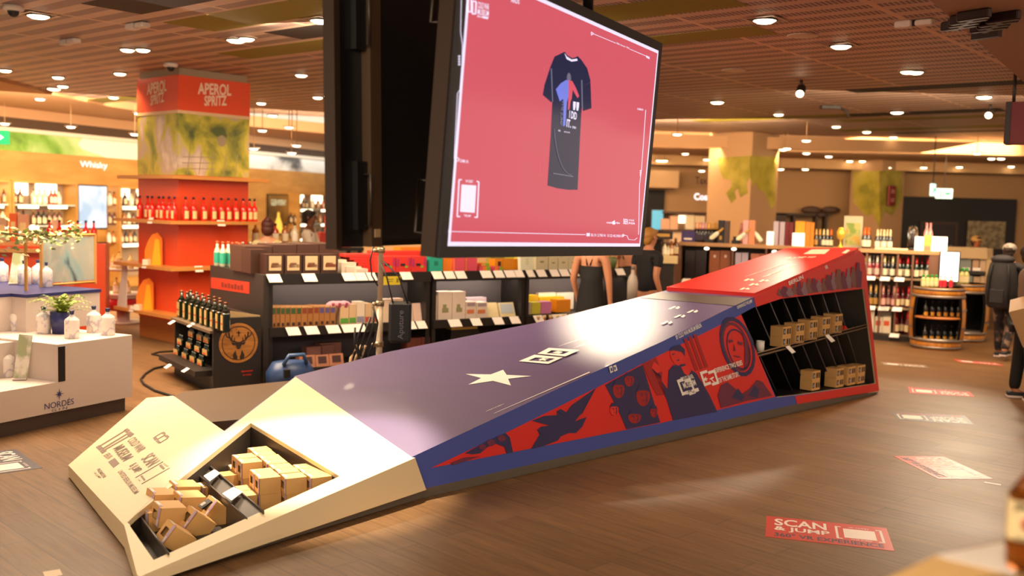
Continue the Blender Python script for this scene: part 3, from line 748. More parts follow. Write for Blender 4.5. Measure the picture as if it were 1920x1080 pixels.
RZ = math.radians(-60); O4 = V((o4.x, o4.y, 0))
def tpos(a, b, z): return O4+ta*a+tb*b+V((0, 0, z))
rr = random.Random(4)
names_b = {.765: 'next to the card rail', .91: 'second column from the card rail', 1.055: 'third column from the card rail', 1.2: 'column under the upper rim'}
lay = []
for b_, al, nl in [(.765, [-.33, -.46, -.86], 1), (.91, [-.31, -.44, -.74, -.87], 2), (.91, [-1.03], 1), (1.055, [-.25, -.38, -.51, -.64, -.77, -.90, -1.03], 2), (1.2, [-.19, -.32, -.45], 2), (1.19, [-.58, -.71], 1)]:
    bb = 1.2 if b_ > 1.1 else b_
    for i, a in enumerate(al):
        for k in range(nl):
            where = 'nearest the front' if i == 0 else ('farthest back' if i == len(al)-1 else ORD[i]+' from front')
            if nl == 1 and bb == 1.2: where = ['last but one', 'last at the back'][i]
            if len(al) == 1: where = 'alone at the far left'
            mbx.put('kraft mug box in the upper tray, %s, %s, %s layer' % ({.765: 'rail column', .91: 'second column', 1.055: 'third column', 1.2: 'rim column'}[bb], where, 'top' if k else 'bottom'),
                    tpos(a+rr.uniform(-.008, .008), b_+rr.uniform(-.004, .004), .026+k*(BWZ+.001)), RZ+rr.uniform(-.05, .05), 'kraft mug boxes in the upper tray')
lowb = [((317, 1000), .075, 'front row of the lower tray, left'), ((357, 972), .08, 'front row of the lower tray, middle'), ((395, 952), .085, 'front row of the lower tray, right with an open dark window'),
        ((312, 957), .125, 'second row of the lower tray, left'), ((350, 937), .13, 'second row of the lower tray, right'), ((300, 932), .14, 'back row of the lower tray, left'), ((341, 917), .145, 'back row of the lower tray, right'), ((396, 925), .05, 'low in the lower tray behind the card, right end'), ((287, 955), .05, 'low at the left end of the lower tray, upper'), ((293, 973), .05, 'low at the left end of the lower tray, lower')]
for i, ((x, y), z, lab) in enumerate(lowb):
    p = atz(x, y, z+.03)
    if i < 3: rt = (math.radians(-38), math.radians(4), RZ+.12)
    elif i < 7: rt = (math.radians(-8), math.radians(5), RZ+.15)
    else: rt = (0, 0, RZ+.2)
    mbx.put('kraft mug box, '+lab, (p.x, p.y, max(.026, z-.05)), 0, 'kraft mug boxes in the lower tray', 1.12, rt)
q = MB(); p = atz(385, 945, .19); q.box((0, 0, 0), (.07, .07, .012)); q.box((.0, -.01, .008), (.035, .03, .006), 1)
o = tag(obj('dark_mug', q, [blk, mat('mug_white', '#c8bcae', .4)], None, p, RZ), 'black printed mug showing in the window of the front right box', 'mug'); o.rotation_euler = (math.radians(30), 0, RZ+.1)
# boxes on the two levels of the side shelf
sh_box = thing('mug_box', 'x', 'box')
q = MB(); q.box((0, .07, .05), (.155, .14, .10), 0); obj('carton', q, kb, sh_box)
for k, w_ in ((-.05, .036), (.012, .026), (.052, .02)):
    q = MB(); q.box((k, -.0015, .052), (w_, .003, .055), 0)
    if k < 0: q.box((k, -.003, .05), (.02, .003, .03), 1)
    obj('window', q, [mat('mug_window', '#1e1a1c', .3), mat('mug_blue', '#9aa8c8', .4)], sh_box)
shp = Proto(sh_box); sa_ = math.atan2(dF.y, dF.x)
def shelf_z(x): 
    t_ = (x-1422)/(1628-1422); return ff(x, 668+t_*(613-668)).z+.012
for i, (x, n_) in enumerate([(1477, 2), (1502, 2), (1527, 2), (1551, 2), (1574, 2)]):
    for d_ in (0,):
        for k in range(n_):
            y_ = 668+(x-1422)/(206)*(613-668); p = ff(x+1, y_)-nF*(.022+.15*d_); p.z = shelf_z(x)+.002+.102*k
            shp.put('kraft mug box on upper side shelf, %s pile, %s' % (nth(i, 5), 'box on top' if k else 'box below'), p, sa_, 'kraft mug boxes on the upper side shelf')
for i, (x, y, n_) in enumerate([(1537, 733, 2), (1582, 727, 2), (1604, 723, 2), (1622, 720, 2)]):
    for d_ in (0,):
        for k in range(n_):
            p = ff(x-4, y)-nF*(.022+.15*d_); p.z = ff(x, y).z+.01+.102*k
            shp.put('kraft mug box on lower side shelf, %s pile, %s' % (nth(i, 4), 'box on top' if k else 'box below'), p, sa_, 'kraft mug boxes on the lower side shelf')
q = MB(); q.lathe([(0, 0), (.04, 0), (.042, .1), (.036, .1), (.034, .02)], 14); q.tube([(.04, 0, .08), (.07, 0, .07), (.07, 0, .03), (.04, 0, .02)], .007, 5)
p = ff(1442, 650)-nF*.1; p.z = shelf_z(1442); tag(obj('white_mug', q, white, None, p, sa_), 'white mug standing alone in the second cell of the side shelf', 'mug')
q = MB(); q.ball((0, 0, .018), .03, 8, sq=(1.2, .8, .6)); p = ff(1424, 660)-nF*.06; p.z = shelf_z(1424)+.002; tag(obj('white_item', q, white, None, p, sa_), 'small white item at the left end of the side shelf', 'item')
q = MB(); q.prism([(-.05, 0), (.05, 0), (-.02, .05)], -.03, .03, T=Matrix.Rotation(PI/2, 4, 'X')); p = ff(1593, 622)-nF*.07; p.z = shelf_z(1593)+.002; tag(obj('red_card', q, red, None, p, sa_), 'small red folded card on the side shelf right of the boxes', 'card')
for x, y, lab in [(1483, 656, 'left'), (1557, 635, 'right')]:
    q = MB(); a = ff(x-10, y-8, .01); q.slab([[ff(x-10, y-6, .012), ff(x-3, y-8, .012), ff(x+9, y+4, .03), ff(x+2, y+7, .03)]], nF, .003); obj('price_card', q, white, ramp)
# ------------------------------------------------------------------ the hanging screens
SD = 4.6
sBL, sBR, sTR, sTL = CO+ray(835, 461)*SD, CO+ray(1197, 462)*SD*1.4213, CO+ray(1223, 92)*SD*1.383, CO+ray(858, -71)*SD*.962
sX = (sBR-sBL).normalized(); sY0 = sTL-sBL; sY = (sY0-sX*sY0.dot(sX)).normalized(); sN = sX.cross(sY)
if sN.dot(CO-sBL) < 0: sN = -sN
SW, SH = (sBR-sBL).length, (sTL-sBL).length
def sp3(x, y, off=.0): return onpl(x, y, sBL+sN*off, sN)
def sc(u, v, off=0): return sBL+sX*(SW*u)+sY*(SH*v)+sN*off
tv_blk = mat('screen_black', '#0b0a0a', .35, var=.2); tv_brz = mat('screen_edge', '#3b2d22', .35, .3); tv_frm = mat('screen_bezel', '#1b191d', .4)
scr_red = mat('screen_red', '#3a1010', .1, emis=.86, ecol='#dc5f6c', spec=.14)
scr_wht = mat('screen_white', '#b0a8b8', .15, emis=.85, ecol='#e6e2ff')
scr_navy = mat('screen_navy', '#0a0b14', .1, spec=.3, emis=.8, ecol='#2a2c4a')
scr_blue = mat('screen_blue', '#3a48a0', .15, emis=.8, ecol='#7a86e6'); scr_pink = mat('screen_pink', '#a03a4a', .15, emis=.8, ecol='#d8556a')
scr_grey = mat('screen_grey', '#404050', .15, emis=.7, ecol='#77758c')
tv = thing('hanging_screen', 'large hanging screen showing a black T-shirt on red', 'screen', (0, 0, 0))
q = MB(); bw = .055
o_ = [sc(-bw/SW, -bw/SH, .012), sc(1+bw/SW, -bw/SH, .012), sc(1+bw/SW, 1+bw/SH, .012), sc(-bw/SW, 1+bw/SH, .012)]
i_ = [sc(0, 0, .012), sc(1, 0, .012), sc(1, 1, .012), sc(0, 1, .012)]
q.slab([o_, i_], sN, .03); obj('bezel', q, tv_frm, tv)
q = MB(); q.slab([[p-sN*.018 for p in o_]], sN, .09); obj('housing', q, tv_brz, tv)
q = MB(); q.slab([[sc(.12, .12, -.105), sc(.88, .12, -.105), sc(.88, .88, -.105), sc(.12, .88, -.105)]], sN, .06); obj('back_box', q, tv_blk, tv)
q = MB(); q.slab([i_], sN, .008, 1); w_ = .010
q.slab([[sc(.009, .016, .0135), sc(1-.009, .016, .0135), sc(1-.009, 1-.016, .0135), sc(.009, 1-.016, .0135)]], sN, .001, 0)
sg = lambda poly, mi=1, off=.0155: q.slab([[sp3(x, y, off) for x, y in poly]], sN, .0012, mi)
def sline(pts, w=1.0, mi=1, off=.0155):
    for (x0, y0), (x1, y1) in zip(pts, pts[1:]):
        L = math.hypot(x1-x0, y1-y0); nx, ny = -(y1-y0)/L*w/2, (x1-x0)/L*w/2
        sg([(x0+nx, y0+ny), (x1+nx, y1+ny), (x1-nx, y1-ny), (x0-nx, y0-ny)], mi, off)
def stx(t, bl, br, tl, mi=1, b=.02, off=.0155): q.text(t, sp3(*bl, off), sp3(*br, off), sp3(*tl, off), sN, 0, mi, b)
# museum mark
for r_ in ([(878, -4), (884, -3), (884, 22), (878, 22)], [(886, 2), (893, 3), (892, 26), (886, 26)]): sline(r_+[r_[0]], 2.6)
stx('COLD WAR', (896, 15), (917, 19), (896, 3)); stx('MUSEUM', (895, 27), (916, 31), (896, 16)); stx('BERLIN', (895, 32), (904, 34), (895, 28)); sg([(905, 30), (916, 32), (915, 36), (905, 34)])
stx('ARDS', (958, 4), (974, 8), (958, -5))
# technical outline
sline([(866, -30), (864, 60), (867.5, 85), (865, 165), (858, 175), (852, 297), (856, 300)], .8); sline(star5(857, 299, 4)[::2]+[star5(857, 299, 4)[0]], 1.2)
stx('CAM: A1', (862, 304), (878, 306), (862, 298))
for k in range(4): sg([(860, 104+k*5), (863, 104+k*5), (862.7, 107.5+k*5), (859.7, 107.5+k*5)])
sline([(1112, 63), (1155, 81)], .9); sline([(1181, 92), (1216, 107)], .9); stx('28th August 1963', (1156, 83), (1180, 93), (1156, 79)); sg([(1212, 104), (1218, 107), (1218, 111), (1212, 108)])
sline([(1109, 60), (1113, 63), (1109, 66), (1109, 60)], 1)
sline([(1211, 206), (1203, 318), (1199.5, 345), (1197.5, 440)], .8); stx('CAM B1', (1195, 206), (1206, 208), (1195, 202))
for k in range(4): sg([(1200, 319+k*3), (1202, 319+k*3), (1202, 321+k*3), (1200, 321+k*3)])
sline([(844, 434), (1098, 440)], 1.2); sline([(842, 431), (846, 434), (842, 438), (842, 431)], 1.2); sg([(1100, 437), (1106, 437), (1106, 443), (1100, 443)])
stx('52 31 2.750 N  13 22 43.2950 E', (1108, 443), (1167, 445), (1108, 438)); sline([(1168, 439), (1171, 441), (1168, 444), (1168, 439)], 1); sline([(1171, 441), (1176, 442), (1179, 449), (1190, 450), (1195, 446)], .8)
stx('visitBerlin', (1137, 419), (1162, 420), (1137, 415)); sg([(1149, 421), (1149, 415), (1153, 413), (1153, 421)])
stx('BER', (1169, 420), (1178, 421), (1169, 410)); stx('HOUSE', (1179, 414), (1189, 415), (1179, 411)); stx('MUSEUM', (1179, 420), (1190, 421), (1179, 416))
# ticket brackets (code left out)
for s_ in ([(866, 337), (861, 337), (857.5, 406), (863, 406)], [(894, 340), (898, 341), (895, 408), (890, 407)]): sline(s_, 2)
stx('VR-TICKET', (873, 342), (887, 343), (873, 337)); stx('THE JUMP', (870, 407), (883, 408), (870, 402))
sg([(866, 346), (893, 348), (890, 399), (863, 397)])
# T-shirt
sh = [(1059, 97), (1064, 104), (1073, 109), (1081, 107), (1083, 105), (1090, 112), (1101, 128), (1107, 150), (1109, 203), (1094, 208), (1091, 200), (1090, 212), (1087, 270), (1083, 356), (1066, 356), (1045, 353), (1027, 348), (1033, 255), (1036, 190), (1034, 192), (1018, 178), (1021, 160), (1032, 126), (1040, 106)]
sg(sh, 2); sg([(1059, 100), (1063, 106), (1072, 111.5), (1082, 110), (1083, 114), (1072, 115.5), (1063, 111)], 1, .018)
sg([(1033, 128), (1035, 129), (1037, 190), (1035.6, 191)], 5, .018); sg([(1091, 200), (1090, 150), (1092, 150), (1093, 205)], 5, .018)
sg([(1064, 140), (1067, 136), (1070, 140), (1071, 150), (1067, 152), (1063, 148)], 5, .018)
sg([(1062, 150), (1066, 150), (1066, 180), (1063, 192), (1060, 235), (1056, 237), (1057, 200), (1056, 185), (1050, 190), (1044, 172), (1043, 167), (1052, 156)], 3, .018)
sg([(1066, 150), (1073, 152), (1080, 165), (1086, 180), (1083, 184), (1074, 168), (1072, 185), (1070, 190), (1068, 205), (1065, 206), (1066, 180)], 4, .018)
sline([(1043, 167), (1052, 185), (1048, 178), (1054, 172)], 1.6, 3, .018)
stx("''", (1074, 206), (1085, 208), (1075, 190), 1, .03, .018); stx('I DID', (1067, 221), (1081, 225), (1068, 207), 1, .03, .018); stx('IT.', (1062, 238), (1070, 240), (1063, 223), 1, .03, .018)
stx('THE JUMP', (1052, 188), (1048, 236), (1058, 188), 5, .01, .018); stx('1961', (1073, 241), (1080, 242), (1073, 236), 1, .02, .018); stx('BER', (1047, 246), (1051, 247), (1047, 243), 1, .02, .018); stx('visit', (1057, 248), (1069, 250), (1057, 245), 1, .0, .018)
arc = [(1072+33*math.cos(t), 225+103*math.sin(t)) for t in [PI*.5+PI*.45*k/10 for k in range(11)]]; sline(arc, .7, 5, .019)
sline([(1037, 325), (1075, 331)], 1.6, 5, .019); sline([(1011, 322), (1012, 300)], .6, 4); sline([(1011, 328), (1018, 329)], .6, 4)
sline([(1031, 123), (1022, 124), (1021, 134)], .6, 4); sline([(1098, 160), (1109, 153)], .6, 4)
obj('display', q, [scr_red, scr_wht, scr_navy, scr_blue, scr_pink, scr_grey], tv)
def handle(parent, P, up, outd, ln, mt):
    q = MB(); q.tube([P, P+outd*.045, P+outd*.045+up*ln, P+up*ln], .008, 6); obj('handle', q, mt, parent)
hm = mat('handle_grey', '#4c443e', .35, .6)
for v_, l_ in ((.80, .28), (.04, .24)): handle(tv, sc(-.012, v_, -.11), sY, -sN, l_, hm)
pole_top = sc(.42, 1.05, -.06)
q = MB(); q.tube([pole_top, V((pole_top.x, pole_top.y, CZ))], .03, 8)
p2 = sc(.60, 1.05, -.06); q.tube([p2, V((p2.x, p2.y, CZ))], .03, 8); obj('ceiling_pole', q, tv_blk, tv)

# the second screen, back to back with the first, seen from behind
tv2 = thing('hanging_screen', 'second hanging screen seen from its black back with grab handles', 'screen', (0, 0, 0))
b0 = V(((630-960)/FPX*4.64, 4.64, 0)); b0.z = aty(630, 464, 4.64).z
tX = V((.466, .885, 0)).normalized(); tY = V((-.02, -.03, 1)).normalized(); tN = V((tX.y, -tX.x, 0)).normalized()
TW, TH = 2.3, 1.36
def t3(u, v, off=0): return b0+tX*u+tY*v+tN*off
q = MB(); q.slab([[t3(0, 0, 0), t3(TW, 0, 0), t3(TW, TH, 0), t3(0, TH, 0)]], tN, .05); obj('housing', q, tv_blk, tv2)
q = MB(); q.slab([[t3(-.012, -.01, .006), t3(.03, -.01, .006), t3(.03, TH+.01, .006), t3(-.012, TH+.01, .006)]], tN, .062); obj('edge_trim', q, tv_brz, tv2)
q = MB(); q.slab([[t3(.2, 0, .05), t3(.285, 0, .05), t3(.285, TH-.08, .05), t3(.2, TH-.08, .05)]], tN, .05); obj('frame_rail', q, mat('rail_dark_brown', '#4a3826', .4), tv2)
q = MB(); q.slab([[t3(.30, .03, .04), t3(TW-.2, .03, .04), t3(TW-.2, TH-.05, .04), t3(.30, TH-.05, .04)]], tN, .04); obj('back_box', q, mat('back_black', '#080808', .5), tv2)
for v_ in (.1, .93):
    q = MB(); q.slab([[t3(.12, v_-.02, .03), t3(.235, v_-.02, .03), t3(.235, v_+.30, .03), t3(.12, v_+.30, .03)]], tN, .03); obj('handle_recess', q, mat('recess_black', '#0a0807', .5), tv2)
    handle(tv2, t3(.175, v_, .02), tY, tN, .24, hm)
q = MB(); q.slab([[t3(.22, .045, .056), t3(.265, .045, .056), t3(.265, .085, .056), t3(.22, .085, .056)]], tN, .004); obj('type_plate', q, mat('plate', '#b89c78', .4), tv2)
q = MB(); q.tube([t3(.9+.35*math.sin(k*.3), .8-.1*k+.012*k*k, .05) for k in range(8)], .008, 6); obj('power_cable', q, mat('cable_black', '#161616', .5), tv2)
pp_ = t3(.6, TH, -.02); q = MB(); q.tube([pp_, V((pp_.x, pp_.y, CZ))], .03, 8); obj('ceiling_pole', q, tv_blk, tv2)

# ------------------------------------------------------------------ floor stickers
stk_red = mat('sticker_red', '#c2382f', .4); stk_navy = mat('sticker_navy', '#4a4650', .4); stk_grey = mat('sticker_grey', '#7c6d5f', .4)
stk_w = mat('sticker_white', '#e2d6ce', .5); stk_n = mat('sticker_text_navy', '#3a3a55', .5); stk_r = mat('sticker_text_red', '#b5443c', .5)
def sticker(TL, TR, BR, BL, base, txt, sub, label):
    TL, TR, BR, BL = [atz(x, y, .002) if not isinstance(x, V) else x for x, y in (TL, TR, BR, BL)]
    c = (TL+TR+BR+BL)/4; o = MB()
    o.slab([[TL, TR, BR, BL]], (0, 0, 1), .0015)
    s = obj('floor_sticker', o, base); tag(s, label, 'floor sticker', 'scan and jump floor stickers')
    def b(u, v): return TL*(1-u)*(1-v)+TR*u*(1-v)+BR*u*v+BL*(1-u)*v+V((0, 0, .0008))
    q = MB()
    q.text('SCAN', b(.07, .42), b(.50, .42), b(.07, .10), (0, 0, 1), 0.0004, 0, .022); q.text('& JUMP', b(.07, .70), b(.52, .70), b(.07, .46), (0, 0, 1), 0.0004, 0, .022)
    q.text('360° VR EXPERIENCE', b(.07, .93), b(.93, .93), b(.07, .76), (0, 0, 1), 0.0004, 1, .02)
    for (u0, u1, v0, v1) in ((.57, .59, .16, .72), (.57, .62, .16, .19), (.57, .62, .69, .72), (.93, .95, .16, .72), (.90, .95, .16, .19), (.90, .95, .69, .72)):
        q.slab([[b(u0, v0), b(u1, v0), b(u1, v1), b(u0, v1)]], (0, 0, 1), .0004, 0)
    q.text('VR-TICKET', b(.68, .19), b(.85, .19), b(.68, .15), (0, 0, 1), 0.0004, 0, .02); q.text('THE JUMP', b(.68, .73), b(.85, .73), b(.68, .69), (0, 0, 1), 0.0004, 0, .02)
    q.slab([[b(.635, .24), b(.89, .24), b(.89, .65), b(.635, .65)]], (0, 0, 1), .0003, 0)
    obj('lettering', q, [txt, sub], s); return s
sticker((1437, 967), (1662, 990), (1677, 1033), (1435, 1006), stk_red, stk_w, stk_n, 'red floor sticker reading SCAN & JUMP, upright to the viewer, nearest the front')
sticker((1770, 856), (1863, 898), (1760, 898), (1675, 855), stk_red, stk_w, stk_n, 'red floor sticker turned diagonally, white tape strip at its corner')
sticker((1826, 796), (1683, 787), (1670, 772), (1809, 779), stk_navy, stk_w, stk_r, 'dark grey floor sticker lying upside down on the right aisle')
sticker((1828, 744), (1706, 737), (1702, 725), (1818, 734), stk_red, stk_w, stk_n, 'red upside down floor sticker just past the dark grey one, beside the tower end')
sticker((1884, 686), (1800, 679), (1786, 673), (1866, 680), stk_red, stk_w, stk_n, 'red floor sticker far up the aisle near the black trousered person')
sticker((1742, 690), (1658, 684), (1648, 678), (1735, 684), stk_grey, stk_w, stk_r, 'faded grey floor sticker with white letters in front of the barrel')
tl, tr_ = atz(30, 842, .002), atz(80, 877, .002); dd_ = (tr_-tl).normalized(); pv = V((dd_.y, -dd_.x, 0))*.43
sticker((tl, 0), (tr_, 0), (tr_+pv, 0), (tl+pv, 0), stk_navy, stk_w, stk_r, 'navy floor sticker cut off at the left, beside the cream nose')
q = MB(); q.slab([[atz(1845, 903, .002), atz(1877, 908, .002), atz(1877, 910, .002), atz(1846, 905, .002)]], (0, 0, 1), .0015)
tag(obj('tape_strip', q, stk_w), 'short white tape strip on the floor by the diagonal red sticker', 'tape')
q = MB(); q.slab([[atz(80, 1072, .002), atz(112, 1067, .002), atz(118, 1078, .002), atz(85, 1084, .002)]], (0, 0, 1), .0015)
tag(obj('tape_patch', q, mat('tape_cream', '#c9ad84', .5)), 'small cream tape patch on the floor at the bottom left', 'tape')
# ------------------------------------------------------------------ makers for goods
def make_bottle(name, label, cat, r, h, body, cap, lab=None, foil=None, hb=.58, rn=.3, hs=.74, caph=.09, lz=(.12, .5), larc=2.0, n=12, square=False, group=None):
    t = thing(name, label, cat, group=group)
    q = MB(); R_ = r
    q.lathe([(0, 0), (R_*.92, 0), (R_, .02*h), (R_, hb*h), (R_*.86, (hb+.05)*h), (R_*(rn+.25), (hs-.05)*h), (R_*rn, hs*h), (R_*rn, (1-caph)*h)], n); obj('bottle', q, body, t)
    q = MB(); q.lathe([(R_*rn*1.16, (1-caph)*h), (R_*rn*1.2, h*(1-caph*.1)), (R_*rn*1.05, h)], 10); obj('cap', q, cap, t)
    if lab:
        q = MB(); q.lathe([(R_*1.015, lz[0]*h), (R_*1.015, lz[1]*h)], 10, a0=-PI/2-larc/2, a1=-PI/2+larc/2); obj('label', q, lab, t)
    if foil:
        q = MB(); q.lathe([(R_*(rn+.32), (hs-.06)*h), (R_*rn*1.12, (hs+.02)*h), (R_*rn*1.12, (1-caph)*h)], 10); obj('foil', q, foil, t)
    return t
gold = mat('gold_foil', '#c89a48', .35, .4); silver = mat('silver_foil', '#d2cabf', .3, .4); rfoil = mat('red_foil', '#b31a22', .35, .2)
def carton_mesh(w_, d_, h_, face=None, m=.12, win=None):
    q = MB(); q.box((0, d_/2, h_/2), (w_, d_, h_), 0)
    if face:
        for (u0, u1, v0, v1, mi) in face: q.box((w_*((u0+u1)/2-.5), -.0015, h_*(v0+v1)/2), (w_*(u1-u0), .003, h_*(v1-v0)), mi)
    return q
def carton(fr, x0, x1, yt, zb, v, dep, mats, label, cat='box', name='carton', face=None, group=None, ym=None, tilt=0):
    """box whose front fills photo columns x0..x1 with its top at yt, standing at height zb, its front v behind the shelf front"""
    ym = ym or yt; u0, u1 = fr.u(x0, ym, v), fr.u(x1, ym, v); zt = fr.px((x0+x1)/2, yt, v).z
    q = carton_mesh(u1-u0, dep, max(.02, zt-zb), face)
    o = obj(name, q, mats, None, fr.at((u0+u1)/2, v, zb), fr.a)
    if tilt: o.rotation_euler = (tilt, 0, fr.a)
    return tag(o, label, cat, group)
def at_tier(x, y, z): p = atz(x, y, z); return p

# ------------------------------------------------------------------ white stepped gin stand on the left
W1 = mat('stand_white', '#cdbfb6', .5, var=.03, scale=1); navy_l = mat('stand_navy', '#2a2d63', .4); plin = mat('plinth_grey', '#4a3c38', .5)
F0 = atz(0, 823, 0); F1 = atz(248, 769, 0); na = math.atan2(F1.y-F0.y, F1.x-F0.x)
NS = Frame(F0, na); U1 = (F1-F0).length
uc = NS.u(108, 650); z_b = NS.px(180, 637).z; z_l = NS.px(100, 718).z
stand = thing('gin_stand', 'white stepped gin display stand with compass star mark at the left', 'display stand')
def sbox(nm, u0, u1, v0, v1, z0, z1, m_, par=stand, fr=NS):
    q = MB(); q.box(((u0+u1)/2, (v0+v1)/2, (z0+z1)/2), (u1-u0, v1-v0, z1-z0), T=fr.local()); return obj(nm, q, m_, par)
sbox('plinth', -1.6, U1-.04, .05, 1.75, 0, .13, plin)
sbox('lower_block', -1.6, U1, 0, 2.6, .13, z_l, W1)
sbox('right_block', uc, U1, 0, 2.6, z_l, z_b, W1)
sbox('left_block', -1.6, uc, .55, 2.6, z_l, z_b-.02, W1)
sbox('black_strip', uc+.004, uc+.075, -.004, .0, z_l, z_b-.02, mat('strip_black', '#100e10', .4))
VB = .86
ub0 = NS.u(49, 560, VB); ub1 = NS.u(187, 560, VB); z_t = NS.px(118, 553, VB).z
sbox('back_block', ub0, ub1, VB, 2.6, z_b, z_t, W1); sbox('back_block', -1.6, ub0, VB+.2, 2.6, z_b, z_t, W1)
sbox('navy_tray', ub0-.01, ub1+.01, VB-.01, 2.6, z_t, z_t+.03, navy_l); sbox('navy_tray', -1.6, ub0-.01, VB+.19, 2.6, z_t, z_t+.03, navy_l)
q = MB(); zz0 = NS.px(110, 752).z; zz1 = NS.px(110, 738).z
ua, ub_ = NS.u(83, 757), NS.u(138, 757)
q.text('NORDÉS', NS.at(ua, -.003, NS.px(110, 763).z), NS.at(ub_, -.003, NS.px(110, 763).z), NS.at(ua, -.003, NS.px(110, 749).z), NS.n, .001, 0, .0)
um = (ua+ub_)/2; q.text('G I N', NS.at(um-.08, -.003, NS.px(110, 769.5).z), NS.at(um+.08, -.003, NS.px(110, 769.5).z), NS.at(um-.08, -.003, NS.px(110, 765).z), NS.n, .001, 0, .0)
zc = NS.px(110, 739).z
for k in range(8):
    a = k*PI/4; rr = .052 if k % 2 == 0 else .036
    q.slab([[NS.at(um+rr*math.cos(a), -.004, zc+rr*math.sin(a)), NS.at(um+.012*math.cos(a+.5), -.004, zc+.012*math.sin(a+.5)), NS.at(um, -.004, zc), NS.at(um+.012*math.cos(a-.5), -.004, zc+.012*math.sin(a-.5))]], NS.n, .001)
obj('brand_lettering', q, mat('stand_text', '#3a3a72', .5), stand)
# ceramic gin bottles
cer = ramp_mat('ceramic_pattern', [(.46, '#e8dfd8'), (.53, '#b6aebc'), (.60, '#e8e0da')], 'noise', 9, 3, .35)
capn = mat('cap_navy', '#1f2552', .4)
nb = thing('gin_bottle', 'x', 'bottle')
q = MB(); q.lathe([(0, 0), (.062, 0), (.066, .006), (.066, .165), (.060, .178), (.024, .205), (.020, .212), (.020, .222)], 16); obj('bottle', q, cer, nb)
q = MB(); q.lathe([(.020, .220), (.018, .226), (.024, .255), (.022, .258)], 12); obj('stopper', q, capn, nb)
nbp = Proto(nb); grp = 'white ceramic gin bottles'
for (x, y, z, lab) in [
    (82, 627, z_b, 'white ceramic gin bottle left of the navy plant pot on the middle step'), (135, 636, z_b, 'white ceramic gin bottle standing right in front of the navy plant pot'),
    (176, 625, z_b, 'white ceramic gin bottle behind, just right of the navy plant pot'), (202, 630, z_b, 'rightmost white ceramic gin bottle on the middle step'),
    (32, 626, z_b-.02, 'white ceramic gin bottle on the left step, second from the frame edge'), (2, 622, z_b-.02, 'white ceramic gin bottle cut by the left frame edge on the middle step'),
    (14, 708, z_l, 'white ceramic gin bottle on the lowest step at the left'), (51, 706, z_l, 'white ceramic gin bottle on the lowest step behind the leaflet'),
    (4, 530, z_t+.03, 'leftmost white ceramic gin bottle on the navy top tray'), (46, 536, z_t+.03, 'white ceramic gin bottle behind the thin wooden post of the frame'),
    (72, 534, z_t+.03, 'white ceramic gin bottle just right of the wooden post on the top tray'), (86, 540, z_t+.03, 'white ceramic gin bottle nearest the front edge of the navy top tray'),
    (99, 531, z_t+.03, 'white ceramic gin bottle at the back of the top tray before the blue painting'), (127, 536, z_t+.03, 'rightmost white ceramic gin bottle on the navy top tray')]:
    nbp.put(lab, at_tier(x, y-2, z), random.uniform(0, 6), grp, .97)
# leaflet holders
leafp = ramp_mat('leaflet_print', [(.4, '#9aa070'), (.5, '#d8cfbf'), (.7, '#e6ddd0')], 'noise', 6, 3, .3)
for (x, y, z, hgt, lab) in [(26, 534, z_t+.03, .33, 'tall leaning leaflet beside the bottles on the navy top tray'), (36, 714, z_l, .40, 'tall leaflet with a green sprig leaning on the lowest step')]:
    p = at_tier(x, y, z); q = MB(); q.box((0, .04, hgt/2), (.11, .004, hgt), T=Matrix.Rotation(-.14, 4, 'X') @ Matrix.Rotation(.12, 4, 'Y')); q.box((0, .05, .012), (.11, .1, .012), 1)
    tag(obj('leaflet', q, [leafp, W1], None, p, .35), lab, 'leaflet')
# navy pot with a fern
p = at_tier(135, 627, z_b); p += -NS.n*.13
pot = thing('potted_fern', 'green fern in a navy blue pot among the gin bottles', 'plant', p)
q = MB(); q.lathe([(0, 0), (.085, 0), (.105, .205), (.095, .205), (.09, .18), (0, .18)], 20); obj('pot', q, navy_l, pot)
q = MB(); q.lathe([(0, .185), (.09, .185)], 12); obj('soil', q, mat('soil', '#2a1c12', .9), pot)
q = MB(); rr = random.Random(3)
for k in range(34):
    a = rr.uniform(0, 2*PI); ln = rr.uniform(.12, .30); up_ = rr.uniform(.03, .16)
    pts = [V((math.cos(a)*ln*t, math.sin(a)*ln*t, .185+up_*math.sin(min(1, t)*2.2)*1.2)) for t in (0, .25, .5, .75, 1)]
    sd = V((-math.sin(a), math.cos(a), 0))
    for i in range(4):
        for s_ in (-1, 1):
            for j in range(2):
                m0 = pts[i].lerp(pts[i+1], j*.5); wd2 = .05*(1-(i+j*.5)/4.5)
                q.add([m0, m0+(pts[i+1]-pts[i])*.45, m0+sd*s_*wd2+(pts[i+1]-pts[i])*.5+V((0, 0, -.008))], [(0, 1, 2)], 0)
f_ = obj('fronds', q, ramp_mat('fern_green', [(.3, '#4c6a12'), (.6, '#86962a'), (.8, '#a8ac48')], 'noise', 9, 3, .6), pot); f_['kind'] = 'stuff'
